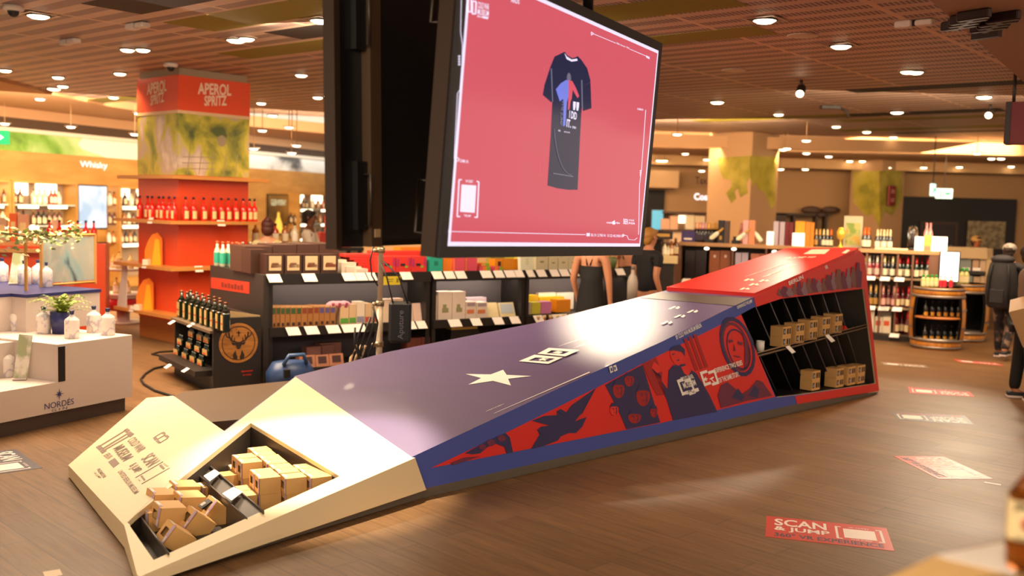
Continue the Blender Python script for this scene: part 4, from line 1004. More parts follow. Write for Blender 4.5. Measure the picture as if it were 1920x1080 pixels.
# wooden frame with painted board and a garland
wd = mat('frame_wood', '#c9924c', .5); vF = .64
fz0 = z_t+.03
ufl, ufr = NS.u(48, 500, .53), NS.u(178, 500, .86)
pl0 = at_tier(49, 545, fz0); pr0 = NS.at(ub1-.06, .95, fz0); 
ftop = onpl(49, 444, pl0, NS.n).z
frm = thing('wooden_frame', 'slim wooden frame with a blue marbled board above the gin bottles', 'frame')
q = MB()
pbl = NS.at(NS.u(77, 450, 1.4), 1.4, fz0); pbr = NS.at(NS.u(178, 450, 1.4), 1.4, fz0)
for p in (pl0, pbl, pbr): q.box((p.x, p.y, (fz0+ftop)/2), (.025, .025, ftop-fz0))
for a, b_ in ((pl0, pbl), (pbl, pbr)): q.tube([(a.x, a.y, ftop), (b_.x, b_.y, ftop)], .013, 4)
q.tube([(pbl.x, pbl.y, fz0+.02), (pbr.x, pbr.y, fz0+.02)], .013, 4); obj('posts', q, wd, frm)
marble = ramp_mat('marbled_board', [(.35, '#4d4a52'), (.45, '#86a6a8'), (.55, '#a9a79a'), (.7, '#b9ccc8')], 'noise', 2.2, 6, .5, stretch=(1, 1, .6), distort=1.2)
q = MB(); q.slab([[pbl+V((0, 0, .04)), pbr+V((0, 0, .04)), V((pbr.x, pbr.y, ftop-.02)), V((pbl.x, pbl.y, ftop-.02))]], NS.n, .012); obj('board', q, marble, frm)
q = MB(); rr = random.Random(11)
gl = [(-30, 440), (0, 436), (25, 440), (50, 444), (70, 436), (95, 443), (120, 440), (140, 432), (148, 430)]
gm = [onpl(x, y, NS.at(0, 1.1+.1*(i % 2), 0), NS.n) for i, (x, y) in enumerate(gl)]
q.tube(gm, .008, 5, 1)
for i in range(len(gm)-1):
    for k in range(34):
        c_ = gm[i].lerp(gm[i+1], rr.random())+V((rr.gauss(0, .03), rr.gauss(0, .04), rr.gauss(-.02, .055)))
        a = rr.uniform(0, 2*PI); b_ = rr.uniform(-.9, .9); s_ = rr.uniform(.02, .04)
        d1_ = V((math.cos(a), math.sin(a), b_)).normalized()*s_; d2_ = V((-math.sin(a), math.cos(a), rr.uniform(-.5, .5))).normalized()*s_*.7
        q.add([c_-d1_, c_+d2_, c_+d1_, c_-d2_], [(0, 1, 2, 3)], 0 if rr.random() < .7 else 2)
g_ = obj('garland', q, [mat('leaf_pale', '#8fa05a', .6), mat('leaf_stem', '#4c4a20', .7), mat('leaf_cream', '#e6dcae', .6)]); g_['kind'] = 'thing'
tag(g_, 'leafy green and cream garland draped over the wooden frame', 'garland')

# ------------------------------------------------------------------ orange bar counter behind the stand
orange = mat('bar_orange', '#e04c1c', .4, var=.04); wledge = mat('ledge_wood', '#d09a5c', .45)
OB = Frame(aty(198, 600, 14.6), .30); 
uo = OB.u(-150, 500)
bar = thing('bar_counter', 'orange bar counter with a pale wooden ledge behind the gin stand', 'counter')
zt_ = OB.px(190, 458).z; zl_ = OB.px(30, 470, .2).z
sbox('counter', uo, -.02, .2, .7, 0, zt_-.05, orange, bar, OB); sbox('end_panel', -.35, 0, .02, .72, 0, zt_, orange, bar, OB)
sbox('ledge', uo, -.5, .05, .35, zl_-.02, zl_+.03, wledge, bar, OB); sbox('back_shelf', uo, -.01, .3, .72, zt_-.05, zt_, wledge, bar, OB)
ap_glass = mat('aperitif_red', '#d8200f', .18, var=.03, coat=.6); ap_cap = mat('cap_dark_blue', '#15172c', .35); ap_lab = mat('label_cream', '#e8c98a', .5)
apb = make_bottle('aperitif_bottle', 'x', 'bottle', .047, .345, ap_glass, ap_cap, ap_lab, hb=.55, rn=.34, hs=.72, caph=.1, lz=(.1, .42), larc=1.5)
apP = Proto(apb)
for i, x in enumerate([93, 112, 130, 146, 161, 176]):
    u_ = OB.u(x, 440, .45); apP.put('red aperitif bottle on the orange bar counter, '+['first from the left', 'second from the left', 'third from the left', 'third from the right', 'second from the right', 'last on the right by the screen'][i], OB.at(u_, .45, zt_), OB.a, 'red bottles on the orange bar', .95)
for i, (x0, x1, yt, c_) in enumerate([(17, 31, 400, '#e8621c'), (33, 52, 402, '#d99a78'), (98, 108, 412, '#e0b49a'), (-8, 12, 408, '#c8a080')]):
    carton(OB, x0, x1, yt, zt_, .5, .12, [mat('carton_%s' % c_[1:], c_, .5), ap_lab], ['bright orange carton on the bar counter behind the garland', 'salmon carton next to the bright orange one on the bar', 'pink carton between the red bottles on the bar', 'tan carton at the left frame edge on the bar'][i], face=[(.2, .8, .3, .7, 1)])
# white round table with a red band beside the column
RT = aty(231, 560, 16.0)
tb_ = thing('display_table', 'round white display table with a red band left of the orange column', 'table', (RT.x, RT.y, 0))
zt2 = aty(231, 552, 15.7).z
q = MB(); q.lathe([(0, zt2), (.3, zt2), (.3, zt2-.04)], 20); q.lathe([(.29, zt2-.03), (.29, zt2-.08)], 20); obj('top', q, W1, tb_)
q = MB(); q.lathe([(.285, zt2-.08), (.27, zt2-.27)], 20); obj('band', q, rfoil, tb_)
q = MB(); q.lathe([(.1, zt2-.27), (.1, .03), (.28, .03), (.28, 0)], 14); obj('stem', q, W1, tb_)
zt3 = aty(231, 505, 15.7).z
q = MB(); q.lathe([(.26, zt3), (.26, zt3-.04)], 20); q.lathe([(.03, zt2), (.03, zt3)], 8); obj('upper_tier', q, W1, tb_)
ybot = make_bottle('bottle', 'x', 'bottle', .05, .25, mat('amber_pale', '#d8b060', .2, coat=.5), gold, mat('label_white', '#eee4d2', .5))
yp = Proto(ybot)
for i, (dx, dy, zz_, sc_) in enumerate([(-.05, -.15, zt2, 1), (.12, -.1, zt2, .8), (-.14, -.05, zt3, .8), (.0, -.16, zt3, 1.1), (.13, -.02, zt3, .9)]):
    yp.put('pale golden bottle on the %s tier of the round white table, %s' % ('lower' if i < 2 else 'upper', ['left one', 'right one', 'left one', 'tallest in the middle', 'right one'][i]), (RT.x+dx, RT.y+dy, zz_), 0, 'bottles on the round table', sc_)

# ------------------------------------------------------------------ square orange display column
cc0 = V((-4.56, 13.8, 0)); ca = math.radians(48.0); CS = 1.1
CRt = Frame(cc0, ca); gl_ = V((-math.sin(ca), math.cos(ca), 0)); CLf = Frame(cc0+gl_*CS, ca-PI/2)
col = thing('display_column', 'square orange and red display column with wooden shelf rings', 'display column')
red_c = mat('column_red', '#e04a20', .42, var=.03, scale=1); cap_g = mat('column_cap', '#9a8368', .7)
cpl = CRt.local()
def zcor(y): return aty(337.5, y, 13.8).z
zA, zB_, zC_, zD_ = zcor(140), zcor(206), zcor(212), zcor(328)
def cb(nm, z0, z1, m_, grow=0.0): 
    q = MB(); q.box((CS/2, CS/2, (z0+z1)/2), (CS+grow*2, CS+grow*2, z1-z0), T=cpl); return obj(nm, q, m_, col)
cb('cap', zA, CZ, cap_g, -.02); cb('sign_panel', zB_, zA, red_c, .01)
cb('trim_band', zC_, zB_, mat('column_trim', '#d6b48a', .5), .012)
pm = ramp_mat('column_picture', [(.34, '#4f5a30'), (.43, '#8e8c34'), (.52, '#bcae3e'), (.58, '#b8a090'), (.66, '#d0bca8')], 'noise', 2.6, 6, .5, stretch=(1, 1, .7), distort=.5)
cb('picture_panel', zD_, zC_, pm, .006); cb('body', .30, zD_, red_c, 0); cb('base', 0, .30, mat('column_base', '#b06a2c', .5), -.01)
szs = [zcor(330), zcor(414), zcor(500), zcor(588)]
shw = mat('shelf_wood', '#c98640', .45)
for i, z in enumerate(szs):
    q = MB(); q.box((CS/2, CS/2, z-.02), (CS+.5 if i else CS+.42, CS+.5 if i else CS+.42, .045), T=cpl); obj('shelf', q, shw, col)
q = MB()
for fr, ul, ur, b0_, t0_, b1_, t1_ in ((CRt, .28, .80, 192, 165, 203, 187), (CLf, .28, .82, 190, 163, 198, 181)):
    hz = (zA-zB_)
    q.text('APEROL', fr.at(ul, -.012, zB_+hz*.50), fr.at(ur, -.012, zB_+hz*.56), fr.at(ul, -.012, zB_+hz*.84), fr.n, .004, 0, .03)
    q.text('SPRITZ', fr.at(ul+.1, -.012, zB_+hz*.18), fr.at(ur-.07, -.012, zB_+hz*.26), fr.at(ul+.1, -.012, zB_+hz*.48), fr.n, .004, 0, .03)
obj('sign_lettering', q, mat('sign_cream', '#f0cdb0', .5), col)
q = MB()
for x in (350, 372, 395, 418, 440):   # bridges and glasses in the picture
    u_ = CRt.u(x, 300); 
    q.slab([[CRt.at(u_, -.008, zD_+.02), CRt.at(u_+.012, -.008, zD_+.02), CRt.at(u_+.05, -.008, zD_+.33), CRt.at(u_+.038, -.008, zD_+.33)]], CRt.n, .001, 0)
for z_ in (.08, .16, .24): q.slab([[CRt.at(.05, -.008, zD_+z_), CRt.at(.55, -.008, zD_+z_+.02), CRt.at(.55, -.008, zD_+z_+.03), CRt.at(.05, -.008, zD_+z_+.012)]], CRt.n, .001, 0)
q.slab([[CRt.at(.66+.07*math.cos(k*PI/6), -.009, zD_+.5+.08*math.sin(k*PI/6)) for k in range(12)]], CRt.n, .001, 0)
obj('picture_marks', q, mat('picture_brown', '#94846a', .5), col)
for fr, x, y in ((CLf, 280, 412), (CRt, 416, 417), (CRt, 374, 503), (CLf, 269, 496), (CLf, 245, 578)):
    p = fr.px(x, y, -.26); q = MB(); q.slab([[p+fr.g*(-.06)+V((0, 0, -.05)), p+fr.g*.06+V((0, 0, -.05)), p+fr.g*.06+V((0, 0, .03))-fr.n*.03, p+fr.g*(-.06)+V((0, 0, .03))-fr.n*.03]], fr.n, .002); obj('price_tag', q, mat('tag_white', '#eee2d6', .5), col)
zs = szs[1]
xs = [262, 277, 285, 298, 306, 317, 327]
for i, x in enumerate(xs):
    v_ = -.13+.07*(i % 2); fr = CLf; u_ = fr.u(x, 400, v_)
    apP.put('red aperitif bottle on the left face of the orange column, '+nth(i, len(xs)), fr.at(u_, v_, zs), fr.a, 'aperitif bottles on the column shelf')
xs = [348, 363, 382, 400, 415, 428, 442, 456, 468, 477]
for i, x in enumerate(xs):
    v_ = -.13; fr = CRt; u_ = fr.u(x, 400, v_)
    apP.put('red aperitif bottle on the right face of the orange column, '+nth(i, len(xs)), fr.at(u_, v_, zs), fr.a, 'aperitif bottles on the column shelf')
gy = mat('gift_yellow', '#f0a81c', .5); go = mat('gift_orange', '#ee7a1c', .5); gw = mat('gift_white', '#f2dcc0', .5)
for (x, y, z, lab) in [(292, 495, szs[2], 'orange and yellow cardboard glass display on the third shelf ring of the column'), (276, 580, szs[3], 'orange and yellow cardboard glass display on the lowest shelf ring of the column')]:
    u_ = CLf.u(x, y, -.1); t = thing('cardboard_display', lab, 'display', CLf.at(u_, -.13, z), CLf.a+.55)
    q = MB(); q.prism([(-.13, 0), (.13, 0), (.13, .38), (.06, .45), (-.02, .42), (-.08, .33), (-.13, .2)], -.01, .01, 0, T=Matrix.Rotation(PI/2, 4, 'X')); obj('back_card', q, go, t)
    q = MB(); q.prism([(-.02, 0), (.12, 0), (.09, .36), (.03, .36)], .012, .02, 0, T=Matrix.Rotation(PI/2, 4, 'X')); obj('front_card', q, gy, t)
    q = MB(); q.box((-.07, -.06, .04), (.08, .08, .08)); obj('cup', q, gw, t)
q = MB(); p_ = CLf.at(.0, -.0, 0); pa, pb = CLf.px(243, 603, -.24), CLf.px(266, 600, -.1)
q.slab([[CLf.at(CS*-.22, -.2, szs[3]+.003), CLf.at(CS*.02, -.2, szs[3]+.003), CLf.at(-CS*.1, -.12, szs[2]-.06), CLf.at(-CS*.22, -.12, szs[2]-.06)]], CLf.n, .012)
tag(obj('sign_board', q, W1), 'white tapered board at the left end of the lowest column shelf', 'board')
# ------------------------------------------------------------------ black chocolate gondola behind the ramp
G0 = V((-2.65, 11.0, 0)); GF = Frame(G0, math.atan2(.57, .82))
gb = mat('gondola_black', '#1d1815', .45, var=.08); gside = mat('gondola_side', '#2e2722', .5); gback = mat('gondola_back', '#4a4444', .55)
tagw = mat('card_white', '#f0e6dc', .5)
ZT, ZM, ZL = 1.19, .60, .16
def ux(x, y=520, v=0): return GF.u(x, y, v)
def gondola_unit(x0, x1, tags1, tags2, lab, low=False):
    u0, u1 = ux(x0), ux(x1)
    t = thing('shelf_unit', lab, 'shelf unit', GF.P, GF.a)
    def bx(nm, a0, a1, v0, v1, z0, z1, m_):
        q = MB(); q.box(((a0+a1)/2, (v0+v1)/2, (z0+z1)/2), (a1-a0, v1-v0, z1-z0)); return obj(nm, q, m_, t)
    bx('base', u0, u1, -.12, 1.7, 0, .12, gb)
    bx('bottom_shelf', u0, u1, -.14, .5, .12, ZL, gb)
    bx('back_panel', u0, u1, .46, .52, .12, ZT-.04, gback)
    bx('middle_shelf', u0+.01, u1-.01, 0, .46, ZM-.03, ZM, gb); bx('rail', u0+.01, u1-.01, -.03, .01, ZM-.09, ZM+.01, gb)
    bx('top_shelf', u0, u1, 0, 1.75, ZT-.04, ZT, gb); bx('rail', u0, u1, -.03, .01, ZT-.11, ZT+.01, gb)
    for a in (u0, u1-.05): bx('side_panel', a, a+.05, -.01, .5, .12, ZT-.04, gb)
    for zz_, tags in ((ZT, tags1), (ZM, tags2)):
        for (a, b_) in tags:
            a, b_ = ux(a, 520 if zz_ == ZT else 605, -.05), ux(b_, 520 if zz_ == ZT else 605, -.05); q = MB()
            q.slab([[V((a+.012, -.075, zz_-.075)), V((b_+.012, -.075, zz_-.075)), V((b_-.012, -.03, zz_+.012)), V((a-.012, -.03, zz_+.012))]], V((0, -1, .6)), .004); obj('price_tag', q, tagw, t)
    for zz_ in (ZT-.06,):
        l = lamp('shelf_lamp', 'AREA', (0, 0, 0), None, 4, (1, .80, .66), shape='RECTANGLE', size=(u1-u0)*.9, size_y=.05)
        l.parent = t; l.location = ((u0+u1)/2, .12, zz_); l.rotation_euler = (math.radians(42), 0, 0)
    return t
T1a = [(502, 527), (568, 593), (643, 666), (667, 687), (689, 705), (752, 772)]
T1b = [(811, 830), (834, 852), (855, 873), (902, 922), (927, 944), (947, 965), (966, 981)]
T1c = [(988, 1001), (1007, 1023), (1032, 1047), (1050, 1066), (1069, 1083), (1155, 1170)]
T2a = [(538, 562), (573, 597), (613, 637), (642, 685), (763, 779), (782, 799)]; T2b = [(842, 864), (884, 902), (925, 943), (957, 974)]; T2c = [(1002, 1018), (1037, 1065)]
gondola_unit(503, 806, T1a, T2a, 'black shelf unit with brown chocolate boxes and red packs behind the light stand')
gondola_unit(811, 984, T1b, T2b, 'middle black shelf unit with teal, orange and pink boxes under the red screen')
gondola_unit(986, 1180, T1c, T2c, 'right hand black shelf unit with cream boxes beside the woman in the black dress')
# left end panel with an orange sign
ge = MB(); ue = ux(503)
sbox_t = thing('end_panel', 'dark end panel of the shelf run with an orange red sign', 'panel', GF.P, GF.a)
q = MB(); q.box((ue-.03, .87, ZT/2), (.06, 1.78, ZT)); obj('panel', q, gside, sbox_t)
EF = Frame(GF.at(ue-.06, 1.76), GF.a-PI/2)       # the end face, seen from the left
q = MB(); sa, sb = EF.u(396, 525), EF.u(468, 540)
q.slab([[EF.at(sa, -.004, EF.px(396, 540).z), EF.at(sb, -.004, EF.px(468, 551).z), EF.at(sb, -.004, EF.px(468, 529).z), EF.at(sa, -.004, EF.px(396, 520).z)]], EF.n, .004, 0)
for k in range(7):
    a = EF.u(416+k*6, 533); b_ = EF.u(420+k*6, 533); zc_ = EF.px(416+k*6, 533+k*.9).z
    q.slab([[EF.at(a, -.008, zc_-.03), EF.at(b_, -.008, zc_-.03), EF.at(b_, -.008, zc_+.03-.012*(k % 2)), EF.at(a, -.008, zc_+.03-.012*(k % 2))]], EF.n, .001, 1)
s_ = obj('sign', q, [mat('sign_orange', '#cc3a20', .45), mat('sign_dark', '#7a2a1c', .5)]); s_.parent = sbox_t; s_.matrix_parent_inverse = (Matrix.Translation(GF.P) @ Matrix.Rotation(GF.a, 4, 'Z')).inverted()

# ---- goods on the top shelf
C = lambda n, c, r=.5, **k: mat(n, c, r, **k)
choc = C('choc_brown', '#43281e', .4); crm = C('choc_cream', '#d9bd92', .5); cocoa = C('cocoa', '#8a4026', .5)
for i, (x0, x1) in enumerate([(500, 532), (534, 566), (568, 600), (602, 634)]):
    carton(GF, x0, x1, 477, ZT, .03, .22, [choc, crm, cocoa], 'brown chocolate box with a cream cake picture, '+nth(i, 4)+' in the row of four', name='chocolate_box', face=[(.14, .86, .2, .92, 1), (.25, .85, .34, .5, 2), (.3, .7, .5, .58, 2)], group='brown chocolate boxes')
for i, (x0, x1, yt) in enumerate([(452, 502, 462), (504, 548, 459), (549, 590, 458), (591, 627, 457)]):
    if i == 0: carton(GF, 470, 500, 468, ZT, .25, .3, [choc], 'dark brown carton closing the left end of the top chocolate shelf', name='carton')
    carton(GF, x0+8, x1+8, yt, ZT, .42, .5, [C('carton_umber', '#4e3226', .45), crm], 'long dark brown carton on the back tier of the chocolate shelf, '+nth(i, 4), name='carton', group='dark brown cartons on the back tier')
# greenish label bottles at the end, clear bottles on the far side
tonic = make_bottle('tonic_bottle', 'x', 'bottle', .042, .30, C('clear_greenish', '#b8bda0', .15, coat=.6), C('cap_coral', '#d8603a', .4), C('label_teal', '#1f9a80', .5), hb=.55, rn=.4, hs=.75, lz=(.12, .55), larc=4.0)
tp2 = Proto(tonic); 
for i, (x, v_) in enumerate([(406, 1.62), (418, 1.45), (428, 1.5), (436, 1.28), (444, 1.4), (449, 1.15)]):
    p = GF.at(ux(x, 490, v_), v_, ZT); p = GF.at(max(ue-.02, ux(x, 490, v_)), v_, ZT); tp2.put('clear bottle with teal label on the chocolate shelf end, '+nth(i, 6), p, GF.a, 'teal label bottles')
soda = make_bottle('soda_bottle', 'x', 'bottle', .042, .30, C('clear_pink', '#c9a890', .15, coat=.6), C('cap_silver', '#b8b0a0', .3, metal=.5), C('label_salmon', '#cc6a48', .5))
sp_ = Proto(soda)
for i in range(12):
    x = 455+i*14.5; v_ = 1.35; sp_.put('clear capped bottle on the far side of the chocolate shelf, '+nth(i, 12), GF.at(ux(x, 460, v_), v_, ZT), GF.a, 'bottles along the far side')
redp = C('pack_red', '#d8342a', .45); wht_p = C('pack_white', '#d8c8b4', .5); pinkp = C('pack_magenta', '#b02a5c', .5); grn_p = C('pack_green', '#7ab02c', .5)
for i, (x0, x1, yt, v_) in enumerate([(634, 650, 487, .20), (640, 668, 492, .13), (650, 678, 500, .08), (668, 690, 504, .03)]):
    carton(GF, x0, x1, yt, ZT, v_, .07 if i < 3 else .1, [wht_p], 'small white pack in the stepped stack beside the brown chocolate boxes, '+['topmost at the back', 'second step down', 'third step down', 'lowest at the front'][i], name='pack', group='stepped white packs')
for k in range(6):
    z = ZT+.035*k; x0 = 688-8*k; q = MB(); u0, u1 = ux(x0, 500, .25), ux(716, 500, .25)
    q.box((0, .13, .016), (u1-u0, .26, .032)); tag(obj('flat_pack', q, redp, None, GF.at((u0+u1)/2, .25, z), GF.a), 'flat red chocolate pack in the stack left of the light stand, '+['bottom one', 'second from the bottom', 'third from the bottom', 'third from the top', 'second from the top', 'topmost'][k], 'pack', 'flat red packs')
for i, (x0, x1) in enumerate([(712, 742), (743, 771), (772, 800)]):
    carton(GF, x0, x1, 481, ZT, .05, .3, [redp, pinkp, grn_p, C('pack_black', '#2a1a1c', .5)], 'red pack with a magenta pattern right of the light stand, '+nth(i, 3), name='pattern_pack', face=[(.02, .2, .35, .85, 1), (.82, .98, .4, .9, 1), (.3, .6, .4, .56, 3), (.6, .78, .3, .42, 2)], group='red patterned packs')
carton(GF, 702, 800, 471, ZT, .36, .2, [redp], 'long red carton behind the magenta patterned packs', name='carton'); carton(GF, 752, 835, 464, ZT, .58, .2, [C('pack_orange', '#e8821c', .45)], 'long orange carton behind the red cartons under the screen', name='carton')
teal = C('pack_teal', '#28a38c', .45, ); org = C('pack_orange', '#e8821c', .45); pnk = C('pack_pink', '#d84e62', .45); yel = C('pack_yellow', '#e8c81c', .5)
carton(GF, 806, 830, 480, ZT, .05, .12, [teal, C('teal_dark', '#157a68', .5)], 'teal box standing beside the orange boxes on the top shelf', name='carton', face=[(.35, .65, .4, .68, 1)])
carton(GF, 831, 848, 483, ZT, .08, .2, [org, yel], 'orange box between the teal and the pink boxes', name='carton'); carton(GF, 833, 861, 477, ZT, .32, .2, [yel], 'yellow box behind the orange box beside the teal one', name='carton')
for i, (x0, x1) in enumerate([(851, 872), (873, 895)]): carton(GF, x0, x1, 483, ZT, .05, .2, [pnk, org], 'pink box with an orange edge on the top shelf, '+['left of the pair', 'right of the pair'][i], name='carton', face=[(0, .08, 0, 1, 1)], group='pink boxes')
carton(GF, 896, 917, 492, ZT, .22, .1, [C('mixed_pack', '#d8a04a', .5), redp, grn_p], 'small multicoloured sweet pack stack beside the pink boxes, at the back', name='sweet_pack', face=[(0, .3, .1, .9, 1), (.7, 1, .1, .9, 2)])
carton(GF, 899, 921, 500, ZT, .06, .1, [pnk, org, grn_p], 'small multicoloured sweet pack in front, beside the pink boxes', name='sweet_pack', face=[(.3, .6, 0, 1, 1), (.6, .9, 0, 1, 2)]); carton(GF, 925, 942, 500, ZT, .06, .1, [pnk, org, grn_p], 'small multicoloured sweet pack before the amber boxes', name='sweet_pack', face=[(.2, .5, 0, 1, 1), (.7, 1, 0, 1, 2)])
amb = C('pack_amber', '#e08a14', .45)
for i, (x0, x1) in enumerate([(928, 942), (943, 959), (960, 977)]): carton(GF, x0, x1, 486, ZT, .2, .14, [amb, choc], 'amber orange box in the row under the screen, '+nth(i, 3), name='carton', face=[(.4, .8, .35, .8, 1)] if i == 0 else None, group='amber boxes')
for i, (x0, x1, yt, c_) in enumerate([(921, 946, 474, '#a8964a'), (946, 972, 475, '#d8d45a'), (952, 978, 470, '#d8604a')]): carton(GF, x0, x1, yt, ZT, .42+.1*(i == 2), .12, [C('b%s' % c_[1:], c_, .5)], ['olive box behind the amber boxes', 'lime yellow box behind the amber boxes', 'coral box at the very back above the lime yellow one'][i], name='carton')
lgr = C('pack_cream_green', '#d4d2a8', .5); cr2 = C('pack_cream', '#d0c4a0', .5); oli = C('print_olive', '#8a8258', .5)
carton(GF, 977, 1002, 474, ZT, .08, .06, [C('pack_pale', '#e2e0c4', .5), lgr], 'tall pale green box beside the amber boxes', name='carton', face=[(.4, .6, .3, .7, 1)], tilt=-.08)
for i, (x0, x1, yt) in enumerate([(1005, 1028, 478), (1030, 1046, 482), (1048, 1066, 481), (1067, 1084, 481)]): carton(GF, x0, x1, yt, ZT, .05, .14, [cr2, oli], 'cream box with a small olive print on the right hand shelf unit, '+nth(i, 4), name='carton', face=[(.35, .65, .5, .6, 1)], group='cream boxes')
for i, (x0, x1, yt, c_) in enumerate([(975, 996, 470, '#d2c860'), (998, 1018, 471, '#c89a3a'), (1017, 1050, 470, '#e6e2b4'), (1052, 1072, 474, '#c8b4b0')]): carton(GF, x0, x1, yt, ZT, .28, .15, [C('b%s' % c_[1:], c_, .5)], ['mustard box', 'ochre box', 'ivory box', 'dusty pink box'][i]+' in the back row above the cream boxes', name='carton')
# right end with flowers
pf = GF.at(ux(1147, 500, .15), .15, ZT); fl = thing('flower_bunch', 'small bunch of yellow flowers on the right end of the chocolate shelf', 'flowers', pf)
q = MB(); q.lathe([(.05, 0), (.07, .12), (.05, .16)], 12); obj('vase', q, C('vase_green', '#6a7a4a', .4), fl)
q = MB(); rr = random.Random(5)
for k in range(26): q.ball((rr.gauss(0, .07), rr.gauss(0, .06), .2+rr.gauss(.05, .05)), .03, 6, rr.choice((0, 0, 1, 2)))
o_ = obj('blossoms', q, [C('bloom_yellow', '#e8b42c', .6), C('bloom_cream', '#e0d8a8', .6), C('bloom_purple', '#5c3a78', .6)], fl); o_['kind'] = 'stuff'
# ---- goods on the middle shelf
kraft = C('kraft', '#a9743e', .6); kgreen = C('kraft_green', '#3c5a34', .5); kblue = C('kraft_blue', '#5a548c', .5); ktop = C('kraft_top', '#cda874', .6)
xs = [511, 518, 526, 535, 545, 556, 566, 577, 588, 599, 609, 619, 630]
for i, x in enumerate(xs[:-1]):
    x1 = xs[i+1]-.8
    carton(GF, x, x1, 575-(i > 7)*1, ZM, .02+.02*(i % 2), .2, [kraft, kgreen if i < 6 else (kblue if i > 8 else cocoa), choc, ktop], 'kraft pouch box on the middle shelf, '+nth(i, 12), name='pouch_box', face=[(.12, .88, .66, .92, 1), (.3, .8, .08, .24, 2), (0, 1, .95, 1.0, 3)], group='kraft pouch boxes')
pk = C('pouch_pink', '#d8a0a8', .5); pkr = C('pouch_rose', '#b8526c', .5)
for i, (x, y) in enumerate([(622, 566), (634, 563), (647, 567)]):
    p = GF.px(x, y+8, .08); q = MB(); q.ball((0, 0, 0), .07, 10, 0, sq=(1.1, .6, .55)); q.box((0, -.035, 0), (.03, .015, .06), 1); o = tag(obj('pouch', q, [pk, pkr], None, (p.x, p.y, ZM+.235), GF.a), 'crumpled pink and white pouch lying on the kraft boxes, '+nth(i, 3), 'pouch', 'pink pouches'); o.rotation_euler = (.3, .2*i-.2, GF.a)
for i, (x0, x1, yt, c_, f_) in enumerate([(638, 654, 573, '#d8b890', '#5aa03a'), (655, 668, 571, '#d4b48c', '#5aa03a'), (669, 684, 566, '#e2d0b8', '#8c8a9c'), (685, 697, 569, '#ceb08a', '#b84a40'), (698, 707, 571, '#dcc49c', '#b84a40')]):
    carton(GF, x0, x1, yt, ZM, .05, .14, [C('b%s' % c_[1:], c_, .5), C('f%s' % f_[1:], f_, .5)], ['beige pack with a green corner, left one', 'beige pack with a green corner, right one', 'white topped pack with a grey panel', 'tan pack with a red corner', 'sand pack partly behind the light stand'][i]+' on the middle shelf', name='pack', face=[(.05, .95, .08, .34, 1)])
for i, (x0, x1, yt, c_) in enumerate([(764, 776, 573, '#cbb09c'), (777, 797, 568, '#d8b8a4'), (716, 734, 561, '#e0c8b0'), (738, 756, 560, '#d4b8a4')]): carton(GF, x0, x1, yt, ZM, .08, .12, [C('b%s' % c_[1:], c_, .5)], ['narrow beige pack right of the hanging bag', 'wider rosy beige pack at the right end of the first shelf', 'pale pack seen above the bag, left', 'pale pack seen above the bag, right'][i], name='pack', tilt=-.25 if i < 2 else 0)
tealbx = C('print_sage', '#8c8a60', .5); cw = C('carton_white', '#d8c8b8', .5)
for i, (x0, x1) in enumerate([(822, 848), (849, 873)]): carton(GF, x0, x1, 547, ZM, .04, .14, [cw, tealbx], 'tall white box with a sage green emblem on the middle unit, '+['left one', 'right one'][i], name='carton', face=[(.3, .75, .26, .42, 1), (.35, .6, .42, .55, 1)], group='white emblem boxes')
carton(GF, 813, 822, 555, ZM, .06, .1, [cw], 'narrow white box at the left of the emblem boxes', name='carton')
for i, (x0, x1, yt) in enumerate([(874, 893, 566), (894, 914, 567)]): carton(GF, x0, x1, yt, ZM, .04, .15, [cw, C('print_salmon', '#c8764a', .5), C('print_grey', '#9a8a94', .5)], 'white box with a salmon stripe on the middle unit, '+['left one', 'right one'][i], name='carton', face=[(.1, .8, .3, .55, 1), (.1, .9, .75, .95, 2)], group='salmon stripe boxes')
carton(GF, 875, 912, 558, ZM, .25, .12, [C('carton_lilac', '#c4b4b8', .5)], 'pale lilac box behind the salmon stripe boxes', name='carton')
for i, (x0, x1) in enumerate([(915, 937), (940, 968)]): carton(GF, x0, x1, 566, ZM, .05, .05, [C('tin_pale', '#d2c090', .4), C('tin_blue', '#a8b0b0', .4)], 'leaning pale gold tin on the middle unit, '+['left one', 'right one'][i], name='tin', face=[(.08, .92, .25, .9, 1)] if i else None, tilt=-.4, group='leaning tins')
yl = C('pack_bright_yellow', '#e6c01c', .5); vio = C('pack_orchid', '#c878a8', .5)
for i, (x0, x1, yt, m_, v_) in enumerate([(984, 1010, 554, yl, .22), (1012, 1058, 557, yl, .26), (985, 996, 567, C('pack_grey_white', '#c8beb8', .5), .04), (997, 1014, 567, C('pack_lime', '#c8c03c', .5), .04), (1015, 1034, 566, vio, .04), (1010, 1042, 549, C('pack_snow', '#eadfc8', .5), .4), (1044, 1076, 549, C('pack_snow', '#eadfc8', .5), .4), (1044, 1070, 562, amb, .1)]):
    carton(GF, x0, x1, yt, ZM+.02, v_, .14, [m_], ['bright yellow pack at the left of the third unit', 'long bright yellow pack', 'greyish white pack beside the lime one', 'lime pack beside the orchid one', 'orchid pink pack', 'snow white pack at the back, left', 'snow white pack at the back, right', 'amber pack near the woman'][i]+' on the middle shelf', name='pack')
